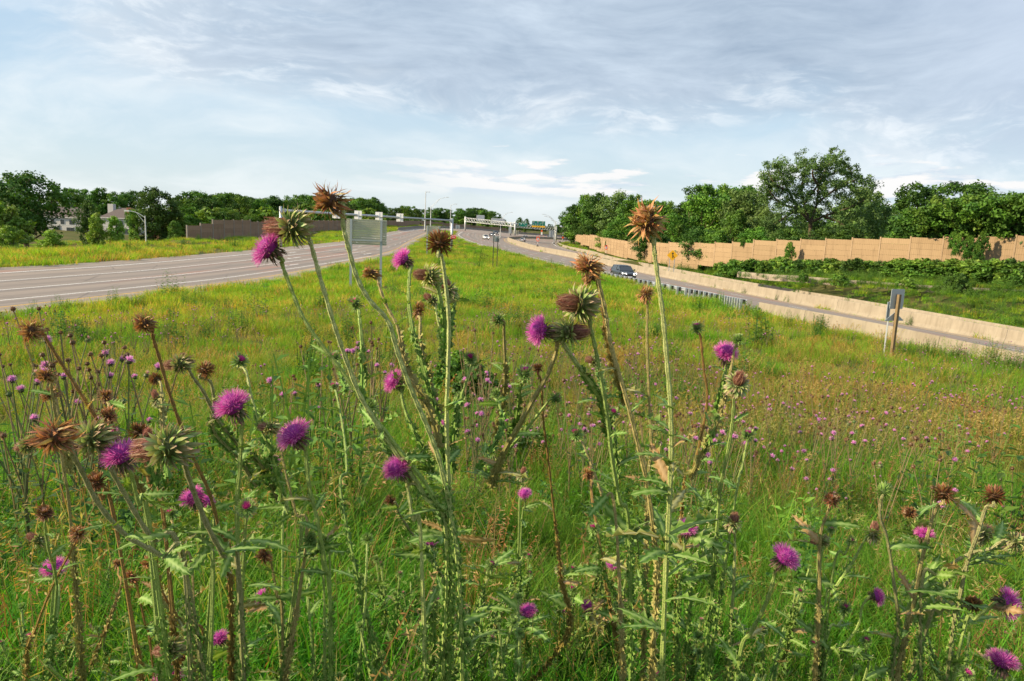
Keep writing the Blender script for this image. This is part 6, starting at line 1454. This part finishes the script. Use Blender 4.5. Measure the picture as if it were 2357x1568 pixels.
thistle('thistle with the brightest round magenta bloom, seen sideways left of centre', (760,1700), 1.4, 1.6, [
 ('B',682,1006,76,130,.3,'green',[(704,1045),(712,1120),(733,1210),(748,1300),(760,1420)]),
 ('G',715,1240,44,70,.5,'green',[(722,1265),(745,1330)],.15), ('G',746,1240,26,95,.2,'green',[(750,1265),(760,1330)],.15),
 ('G',845,1240,36,85,.3,'green',[(845,1265),(842,1340),(835,1450)],.5), ('P',710,1320,32,100,.2,'green',[(712,1345),(712,1420)],.5)], 30, 17, (.08,.17))
thistle('thistle with a yellow-green withered head and a dark open head seen from behind', (545,1650), 1.45, 1.7, [
 ('W',413,838,52,190,.1,'grey',[(440,862),(470,905),(500,965),(545,1020),(600,1070),(640,1150)]),
 ('O',472,852,52,60,-.75,'grey',[(484,880),(492,925),(487,965),(500,1005),(545,1050),(590,1120)],.1)], 18, 18)
thistle('dry thistle with pale fluff at its left, on a long reddish stem', (520,1620), 1.35, 1.6, [
 ('D',330,745,60,172,.1,'brown',[(352,775),(367,825),(390,905),(420,990),(450,1065),(480,1130),(505,1220),(530,1350)])], 8, 19)
thistle('dry thistle bowed toward the left edge on a long red-brown stem', (400,1640), 1.3, 1.55, [
 ('D',70,763,64,198,.1,'brown',[(103,775),(140,835),(185,905),(225,970),(265,1040),(300,1130),(350,1250)])], 6, 20)
thistle('huge frayed brown head with a long pointed tuft at the left', (440,1640), 1.1, 1.4, [
 ('D',122,1006,100,198,.15,'grey',[(165,1040),(190,1090),(228,1162),(290,1232),(370,1280),(430,1350)]),
 ('W',62,1025,42,202,.1,'tan',[(110,1010)],.02)], 8, 21)
thistle('largest withered head with a fringe of green pointed bracts at the left', (560,1640), 1.05, 1.4, [
 ('W',385,1030,112,190,.15,'grey',[(425,1070),(445,1130),(482,1220),(520,1290),(552,1360)]),
 ('W',212,1010,88,192,.1,'grey',[(245,1055),(288,1140),(350,1240),(430,1330)],.15),
 ('D',243,910,40,95,.1,'tan',[(252,935),(258,985),(285,1080)],.5), ('D',248,955,48,110,.1,'brown',[(262,985),(285,1050),(330,1150)],.35)], 20, 22, (.08,.16))
thistle('thistle with two vivid magenta blooms at the left beneath the brown heads', (420,1640), 1.2, 1.45, [
 ('B',281,1056,80,118,.2,'green',[(303,1095),(318,1160),(350,1250)]), ('B',254,1012,54,150,0,'green',[(285,1050),(300,1130),(340,1230)],.2),
 ('O',320,995,62,80,-.3,'brown',[(330,1040),(345,1120),(380,1220)],.35), ('W',338,1015,44,80,.1,'green',[(345,1050),(360,1120)],.3),
 ('B',449,1150,60,115,.15,'green',[(462,1185),(470,1260),(490,1350)],.35), ('B',474,1158,36,40,0,'green',[(480,1185),(490,1260)],.45), ('P',392,1182,40,100,.2,'tan',[(398,1210),(415,1280),(445,1360)],.35), ('O',222,1110,58,100,.2,'brown',[(235,1150),(270,1230)],.2)], 30, 23, (.08,.16))
thistle('pair of dry heads on thin stems at the upper left of the foreground', (180,1500), 1.7, 1.9, [
 ('D',104,865,48,165,.1,'tan',[(118,890),(126,945),(135,1010),(150,1100),(165,1230)]), ('D',112,908,42,200,.2,'tan',[(128,930),(142,990),(160,1090)],.2),
 ('O',357,872,36,170,-.5,'tan',[(371,890),(374,950),(376,1020)],.5), ('W',362,920,34,110,.1,'green',[(372,945),(376,1010),(385,1100)],.7)], 8, 24)
thistle('thistle with a rust-coloured button head at the lower left edge', (60,1640), 1.6, 1.85, [
 ('O',102,1181,48,88,.35,'green',[(103,1212),(112,1268),(128,1330),(125,1420)]), ('W',88,1243,42,150,.2,'green',[(105,1268),(125,1320)],.1),
 ('D',180,1226,44,72,.1,'brown',[(172,1252),(125,1340),(85,1440),(60,1540)],.1), ('B',125,1310,52,80,.3,'green',[(130,1340),(130,1420)],.6),
 ('P',68,1465,28,95,.1,'brown',[(66,1490),(60,1540)],.3), ('D',270,1297,26,95,.1,'brown',[(272,1320),(262,1400)],.8)], 22, 25, (.07,.14))
thistle('two small dry heads on thin bent stems at the lower left', (385,1680), 1.55, 1.7, [
 ('D',343,1297,48,140,.2,'brown',[(358,1322),(385,1385),(425,1440),(470,1500)]), ('D',300,1328,42,150,.1,'brown',[(316,1352),(332,1430),(350,1520)],.05)], 16, 26)
thistle('nodding pink-brown tassel head with dark green bracts at the bottom left', (440,1700), 1.4, 1.5, [
 ('W',392,1492,64,195,.15,'grey',[(425,1490),(440,1530)]), ('D',420,1515,34,230,.1,'brown',[(436,1540)],.1),
 ('B',390,1562,58,95,.3,'green',[(392,1590)],.1), ('B',508,1474,42,120,.2,'green',[(515,1500),(530,1560)],.3)], 22, 27)
thistle('small dry head on a straight brown stem at the bottom left of centre', (665,1640), 1.6, 1.75, [
 ('D',607,1278,48,150,.1,'tan',[(626,1305),(637,1370),(650,1440)]), ('B',604,1375,36,150,.1,'green',[(615,1395),(640,1460)],.2),
 ('G',652,1155,30,80,.3,'green',[(655,1180),(650,1260)],.4)], 24, 28, (.08,.16))
thistle('low leafy thistle at the bottom centre with a small purple bloom', (985,1650), 1.8, 1.95, [
 ('B',992,1250,28,100,.2,'green',[(996,1275),(1000,1340)],.3), ('P',1130,1300,34,70,.2,'green',[(1128,1325),(1100,1400)],.2), ('G',1030,1216,32,80,.4,'green',[(1033,1240),(1040,1300)]), ('G',1073,1485,44,85,.5,'green',[(1075,1510)],-.1), ('G',832,1330,24,80,.3,'green',[(835,1360),(850,1440)],.2), ('P',1128,1410,24,90,.2,'green',[(1130,1430)],.3)], 60, 29, (.1,.2), leafy_from=.1)
thistle('sparse thistle with a small purple bloom in the grass below centre', (1195,1400), 2.6, 2.8, [
 ('B',1208,1139,30,95,.3,'green',[(1208,1165),(1200,1220)]), ('W',1202,1093,30,80,.1,'green',[(1203,1115),(1195,1180)],.2), ('O',899,1152,34,165,.1,'grey',[(915,1165),(950,1230)],-.6)], 10, 30)
thistle('cluster of small buds and blooms low in the grass right of bottom centre', (1300,1640), 2.2, 2.4, [
 ('B',1215,1408,38,95,.35,'green',[(1213,1435),(1208,1480)],-.1), ('B',1352,1397,28,95,.2,'green',[(1352,1420),(1340,1490)]), ('W',1290,1312,28,95,.1,'green',[(1290,1335),(1285,1400)],.1), ('P',1317,1358,34,90,.1,'green',[(1318,1385),(1312,1450)]),
 ('P',1318,1308,24,95,.2,'green',[(1319,1330)],.1), ('B',1302,1405,22,60,.1,'green',[(1303,1425)],.1), ('B',1410,1302,30,95,.2,'green',[(1412,1325)],.1), ('P',1366,1216,34,110,.2,'green',[(1375,1245),(1390,1320),(1430,1450)],-.3), ('P',1377,1305,22,90,.2,'green',[(1378,1325)]), ('P',1470,1328,22,95,.2,'green',[(1470,1350)]), ('G',1421,1395,28,85,.3,'green',[(1425,1420),(1440,1480)],-.3)], 50, 31, (.1,.2), leafy_from=.15)
thistle('thistle with a single purple bloom in the grass right of the thick stems', (1580,1640), 1.9, 2.1, [
 ('B',1579,1219,44,92,.3,'green',[(1577,1248),(1570,1310),(1560,1400)]), ('G',1633,1160,34,85,.5,'green',[(1634,1190),(1620,1270),(1590,1360)],.1), ('G',1463,1225,30,85,.4,'green',[(1468,1250),(1480,1330)],-.2), ('P',1508,1552,50,80,.7,'green',[(1510,1590)],-.3)], 44, 32, (.1,.22), leafy_from=.2)
thistle('thistle with a drooping yellowish bract head on a straight pale stem at the right', (1680,1600), 1.95, 2.1, [
 ('W',1687,1204,44,80,-.1,'pale',[(1691,1230),(1690,1320),(1684,1420)])], 10, 33)
thistle('pale purple bloom leaning right on an arched stem at the lower right', (1690,1640), 1.65, 1.85, [
 ('B',1802,1288,66,58,.25,'green',[(1783,1322),(1765,1385),(1730,1455),(1700,1530)])], 10, 34)
thistle('greyish spiny thistle at the right with one dry starry head at its left', (1890,1640), 1.85, 2.0, [
 ('O',1915,1151,48,80,.1,'tan',[(1905,1180),(1890,1225),(1885,1300),(1885,1400)]), ('P',1913,1218,26,92,.3,'green',[(1906,1245),(1890,1290)],.1), ('W',1890,1245,34,190,-.1,'green',[(1885,1265),(1882,1320)],.1),
 ('W',2010,1228,40,80,-.3,'green',[(1990,1245),(1965,1290),(1925,1350),(1898,1400)],.1), ('P',1960,1245,30,80,.3,'green',[(1945,1275),(1915,1330)],.1), ('B',2015,1373,36,5,.1,'green',[(1985,1395),(1975,1440),(1940,1490),(1900,1530)],.05), ('P',1945,1400,40,100,.2,'green',[(1930,1440),(1900,1480)],.3), ('P',1993,1475,32,88,.4,'green',[(1993,1500),(1990,1560)],.1), ('P',1872,1480,24,100,.3,'green',[(1875,1500)],.1)], 36, 35, (.08,.17), leafy_from=.3)
thistle('thick-stemmed pale green thistle at the right with a nodding green head', (2040,1660), 1.8, 1.95, [
 ('G',2036,1130,50,55,-.6,'grey',[(2028,1152),(2026,1192),(2042,1240),(2056,1330),(2068,1440),(2055,1530)]),
 ('O',2172,1137,58,78,-.6,'tan',[(2158,1165),(2140,1215),(2122,1290),(2105,1380),(2080,1480)]), ('O',2093,1180,38,165,-.1,'tan',[(2106,1190),(2110,1230),(2118,1280)],.2),
 ('B',2127,1236,42,80,-.5,'green',[(2125,1262),(2112,1330),(2085,1430)],.15), ('W',2262,1230,48,30,-.6,'grey',[(2240,1262),(2220,1310),(2150,1400)],.1)], 36, 36, (.1,.2), leafy_from=.35)
thistle('thistle at the right edge with a dry starry head and a sideways bloom', (2170,1660), 1.75, 1.9, [
 ('O',2288,1142,62,70,-.65,'grey',[(2270,1168),(2252,1225),(2228,1290),(2208,1380),(2190,1480)]),
 ('W',2338,1248,52,20,-.3,'grey',[(2310,1245),(2275,1265),(2230,1275),(2160,1320),(2120,1370)],.05),
 ('B',2313,1388,62,5,.1,'green',[(2278,1400),(2245,1425),(2215,1465)],.0), ('B',2305,1530,64,80,-.2,'green',[(2295,1560)],.05), ('P',2225,1552,46,85,.4,'green',[(2228,1590)],-.1), ('O',2240,1390,46,30,-.5,'grey',[(2215,1395),(2200,1430)],.2)], 36, 37, (.1,.2), leafy_from=.3)
# low leafy thistles that fill the bottom of the view
def young(px, py, d, h, seed, label):
    rr = random.Random(seed); b = P(px, py, 0) if False else None
    r_ = ray(px, py); t = d/r_.y; x, y = r_.x*t, d; z = gz(x, y); root = empty('young_thistle', (x, y, z), rr.uniform(0, 6.28), label, 'thistle', 'young leafy thistles')
    ns = rr.randint(2, 4)
    for s in range(ns):
        a = rr.uniform(0, 6.28); l = h*rr.uniform(.7, 1.1); lean = rr.uniform(.05, .4); pts = [Vector((0,0,-.02)), Vector((math.cos(a)*lean*l*.3, math.sin(a)*lean*l*.3, l*.5)), Vector((math.cos(a)*lean*l, math.sin(a)*lean*l, l))]
        sm = crom(pts, 10)[::-1]; stem_mesh(sm, .003, .0055, 'green', rr, .1, 1.1).build('stem', M_stem, root)
        for k in range(rr.randint(6, 10)):
            i = rr.randint(1, len(sm)-2); p = sm[i]; dv = (sm[i-1]-sm[i]).normalized(); a2 = rr.uniform(0, 6.28); y_ = (Vector((math.cos(a2), math.sin(a2), 0))+dv*rr.uniform(.1, .7)).normalized(); xa = y_.cross(dv).normalized(); za = xa.cross(y_)
            L = rr.uniform(.06, .13)*(.5+.5*i/len(sm)); put('leaf', LEAVES[rr.choice([0,1,2,3,4,5,6,8,7]) if rr.random() < .9 else 7], root, Matrix.Translation(p) @ Matrix((xa, y_, za)).transposed().to_4x4() @ Matrix.Rotation(rr.uniform(-.5,.5), 4, 'Y') @ Matrix.Scale(L, 4))
        if rr.random() < .75:
            ax = (sm[0]-sm[2]).normalized(); vs = HEADS['bud' if rr.random() < .7 else 'pink'][rr.randint(0, 3)]; s_ = rr.uniform(.022, .04)
            hob = put('flower_head', vs['cup'], root, Matrix.Translation(sm[0]+ax*s_*.2) @ ax.to_track_quat('Z', 'Y').to_matrix().to_4x4() @ Matrix.Scale(s_, 4)); put('bracts', vs['bracts'], hob)
            if 'florets' in vs: put('pink_florets', vs['florets'], hob)
rr_ = random.Random(404)
for i in range(46):
    px = rr_.uniform(-40, 2380); d = rr_.uniform(1.45, 3.1)
    young(px, 1500, d, rr_.uniform(.35, .6)*(1 if d < 2.4 else .85), 500+i, 'young leafy thistle with jagged dark green leaves low in the foreground grass')
# ================================================================== THISTLES OF THE MEADOW
def small_head(m, f, c, ax, s, kind, rr):
    M = Matrix.Translation(c) @ ax.to_track_quat('Z', 'Y').to_matrix().to_4x4() @ Matrix.Scale(s, 4); R3 = M.to_3x3()
    pal = {'B': ((0.09,0.10,0.04),(0.20,0.12,0.08)), 'D': ((0.13,0.07,0.03),(0.33,0.17,0.07)), 'G': ((0.09,0.15,0.04),(0.18,0.25,0.08)), 'W': ((0.12,0.15,0.05),(0.25,0.2,0.1))}[kind]
    m.ball(c, s*.27, 7, 4, pal[0], (1,1,.9), R3.normalized() if False else None)
    for k in range(34):
        a = rr.uniform(0, 6.28); el = math.radians(rr.uniform(-45, 55)); d = Vector((math.cos(a)*math.cos(el), math.sin(a)*math.cos(el), math.sin(el)))
        b = M@(d*.2); t = M@(d*.46); sd_ = (R3@Vector((-math.sin(a), math.cos(a), 0)))*.05; m.add([b-sd_, b+sd_, t], [(0,1,2)], [pal[0], pal[0], pal[1]])
    if kind in 'BW':
        n = 150 if kind == 'B' else 36
        for k in range(n):
            a = rr.uniform(0, 6.28); ph = math.radians(85 if kind == 'B' else 35)*math.sqrt(rr.random()); d = Vector((math.cos(a)*math.sin(ph), math.sin(a)*math.sin(ph), math.cos(ph))); b = M@(Vector((0,0,.08))+d*.12); t = M@(Vector((0,0,.08))+d*rr.uniform(.30,.50)); sd_ = (R3@Vector((-math.sin(a+k), math.cos(a+k), .3)))*.026
            c_ = rr.choice(MAG2) if kind == 'B' else (0.45,0.25,0.2); c2 = (0.74,0.42,0.64) if kind == 'B' else (0.6,0.4,0.33); f.add([b-sd_, b+sd_, t+sd_*.5, t-sd_*.5], [(0,1,2,3)], [c_, c_, c2, c2])
        if kind == 'B': f.ball(M@Vector((0,0,.14)), s*.24, 7, 4, (0.50,0.16,0.42))
def meadow_proto(seed, kinds, h, spread=.16, parts=True):
    rr = random.Random(seed); st = MB(); hs = []; n = len(kinds)
    for i, kd in enumerate(kinds):
        a = 6.28*i/n+rr.uniform(-.5, .5); l = h*rr.uniform(.72, 1.05); e = Vector((math.cos(a)*spread*rr.uniform(.4, 1.2), math.sin(a)*spread*rr.uniform(.4, 1.2), l)); k0 = Vector((0, 0, l*rr.uniform(.25, .45)))
        pts = crom([Vector((0,0,-.02)), k0, k0.lerp(e, .5)+Vector((0,0,.03)), e], 4); st.tube(pts, [.0042-.0018*j/len(pts) for j in range(len(pts))], 5, (0.17,0.20,0.08) if kd != 'D' else (0.27,0.21,0.11), cap=False)
        for k in range(14):
            t = rr.random()**1.6; p = pts[int(t*(len(pts)-1))]; a2 = rr.uniform(0, 6.28); d = Vector((math.cos(a2), math.sin(a2), rr.uniform(0, .7))); ll = rr.uniform(.03, .10)*(1.15-t); w = Vector((-d.y, d.x, 0)).normalized()*ll*.2
            g_ = rr.uniform(.8, 1.3); st.add([p, p+d*ll*.5+w, p+d*ll, p+d*ll*.5-w], [(0,1,2,3)], (0.06*g_,0.115*g_,0.035*g_))
        ax = (pts[-1]-pts[-2]).normalized()+Vector((rr.gauss(0,.4), rr.gauss(0,.4), .3)); ax.normalize(); m, f = MB(), MB(); small_head(m, f, Vector((0,0,0)), ax, rr.uniform(.052, .070)*(1.0 if kd == 'B' else .92), kd, rr); hs.append((e, m, f))
    res = [('stem', st.mesh('stem', M_weed), (0,0,0), None)]
    for e, m, f in hs: res.append(('flower_head', m.mesh('flower_head', M_bract), e, f.mesh('florets', M_flor) if f.v else None))
    return res
MP = [meadow_proto(900+i, k, h) for i, (k, h) in enumerate([('BDG',.85),('BDDB',.95),('BDDB',.9),('BGD',.8),('DDDW',.95),('BDDDB',.9),('DWDB',.85),('BDGDD',1.0),('BB',.8),('DD',.9)])]
def meadow(ix, x, y, s, rz, label, group):
    z = gz(x, y); t = empty('meadow_thistle', (x, y, z), rz, label, 'thistle', group); t.scale = (s, s, s)
    for nm, me, e, fl in MP[ix]:
        o = put(nm, me, t, Matrix.Translation(e) if nm != 'stem' else None)
        if nm != 'stem' and s > 1.05: o.scale = (1.05/s,)*3
        if fl: put('florets', fl, o)
def meadow_px(ix, px, py, d, s, label, group, rr):
    """head of the plant near picture point (px, py) at forward distance d"""
    p = PD(px, py, d); g_ = gz(p.x, p.y); h = max(.45, min(1.5, p.z-g_)); meadow(ix, p.x, p.y, h/.9, rr.uniform(0, 6.28), label, group)
rm = random.Random(31)
for px, py, d, ix in ((154,733,4.6,1),(185,775,3.6,8),(168,822,4.0,8),(124,818,4.2,1),(178,718,4.8,9),(210,730,4.6,3),(212,752,4.4,9),(263,762,4.8,9),(284,788,4.2,1),(233,815,4.6,9),(285,873,4.4,8),(36,802,3.7,8),(30,700,6.0,9),(42,712,5.6,9),(18,728,5.2,9),(60,690,6.4,9),(12,790,3.9,3),(40,830,3.8,6),(78,800,4.3,0),(128,750,5.2,4),(200,800,4.4,5),(255,830,4.5,4),(300,810,5.0,3),(345,712,4.5,9)):
    meadow_px(ix, px, py, d, 1, 'purple and brown headed thistle in the tangle at the left between road and foreground', 'thistles in the left-hand tangle', rm)
for px, py, d, ix in ((795,737,7.4,1),(790,745,7.0,8),(838,738,7.2,8),(865,745,7.6,4),(810,770,6.8,6),(852,785,6.9,1),(880,760,7.5,5),(780,795,6.5,9),(1050,820,5.4,8),(1086,795,6.8,3),(1125,850,6.4,1),(1105,862,6.2,5),(1150,850,6.6,8),(700,870,6.0,8),(735,835,6.4,4),(655,858,5.8,1),(760,870,6.0,6),(1130,780,8.5,4),(1190,800,8,5),(1080,700,12,4)):
    meadow_px(ix, px, py, d, 1, 'small pink and brown headed thistle in the hollow behind the central stems', 'thistles in the central hollow', rm)
n = 0
while n < 250:                                            # the big drift at the right
    a = rm.uniform(-.06, .60) if n > 40 else rm.uniform(-.35, .2); d = 5.4+17*rm.random()**1.25; x, y = d*math.sin(a), d*math.cos(a)
    if n <= 40: d = rm.uniform(9, 24); x, y = d*math.sin(a), d*math.cos(a)
    if onroad(np.array([x]), np.array([y]))[0]: continue
    nv = mnoise.noise(Vector((x*.25, y*.25, 3)))
    if nv < -.12 or (x > 10 and y < 4.5): continue
    meadow(rm.choice([0,1,2,3,4,5,6,7,8,4,2,9]), x, y, rm.uniform(.75, 1.15), rm.uniform(0, 6.28), 'small thistle with pink or rusty heads in the drift across the right slope' if n > 40 else 'small thistle dotted in the open middle of the median meadow', 'thistles drifting over the right-hand slope' if n > 40 else 'thistles dotted over the middle meadow'); n += 1
# farther, too small to pick apart: one mass
fm = MB()
def joined(mp, x, y, z, s, rz):
    M = Matrix.Translation((x, y, z)) @ Matrix.Rotation(rz, 4, 'Z') @ Matrix.Scale(s, 4); return M
protos = []
for mp in MP[:8]:
    m = MB()
    rr = random.Random(5)
    for nm, me, e, fl in mp:
        for q_, off in ((me, e), (fl, e)):
            if q_ is None: continue
            cc = np.zeros(len(q_.vertices)*4, np.float32); q_.color_attributes['Col'].data.foreach_get('color', cc); cc = cc.reshape(-1, 4)
            m.add([Vector(v.co)+Vector(off) for v in q_.vertices], [tuple(p.vertices) for p in q_.polygons], [tuple(c[:3]) for c in cc])
    protos.append(m.mesh('small_thistle', M_flor))
r = np.random.default_rng(77); x, y, z = ring_points(16, 42, 1.1, 301, 36); nv = vnoise(x, y, 0.13, 2.0); k = (nv > -0.05) & ((x > -4) | (y > 20)); x, y, z = x[k], y[k], z[k]
a1 = mk(x, y, z, 8, .8, 1.15, [1/8]*8, list(range(8)))
x, y, z = ring_points(5.5, 20, 2.6, 302, 38); k = (x > 1.0) & (np.hypot(x, y) > 6.5-0.1*x) & (vnoise(x, y, 0.22, 3.0) > -.12); a2 = mk(x[k], y[k], z[k], 9, .7, 1.1, [1/8]*8, list(range(8)))
scatter('distant_thistles', 'countless small pink and rust thistle heads sprinkled far over the meadow', np.concatenate([a1, a2]), protos, 8)
# shrubs in the meadow
for px, py, d, s, kd, lb in ((1210,800,7.2,.55,'s2','bright green leafy bush in the hollow behind the central thistles'),(1240,775,7.8,.45,'s2','smaller bright bush touching the leafy bush in the hollow'),(1060,690,15,1.0,'s0','dark weedy clump in the swale of the median'),(1105,720,12.5,.9,'s1','dark green weed clump at the edge of the central hollow')):
    p = PD(px, py, d); tree(kd, p.x, p.y, s, 1.0, label=lb)
for i in range(16):                                       # weeds at the foot of the near barrier
    px = 2060+i*20+rm.uniform(-6, 6); d = np.interp(px, [2060, 2400], [37, 32.2]); p = PD(px, 790, d)
    g_ = gz(p.x, p.y); o = empty('weed_clump', (p.x, p.y-.6, g_), rm.uniform(0, 6), 'tall weeds with tiny lilac flowers against the foot of the near barrier', 'weeds', 'weeds at the near barrier'); s = rm.uniform(.9, 1.5); o.scale = (s, s, s*1.1); put('foliage', weed_p[rm.choice([1, 3])], o)

relabel('young leafy thistles', 'young jagged-leaved thistle', FLAND); relabel('thistles in the left-hand tangle', 'purple thistle', TANG)
relabel('thistles in the central hollow', 'small pink-headed thistle', HOL)
relabel('weeds at the near barrier', 'weed clump', [(0,2110,'right behind the timber sign post'),(2110,2180,'on the sign shadow at the near barrier'),(2180,2260,'against the near barrier'),(2260,9000,'at the right end of the near barrier')])
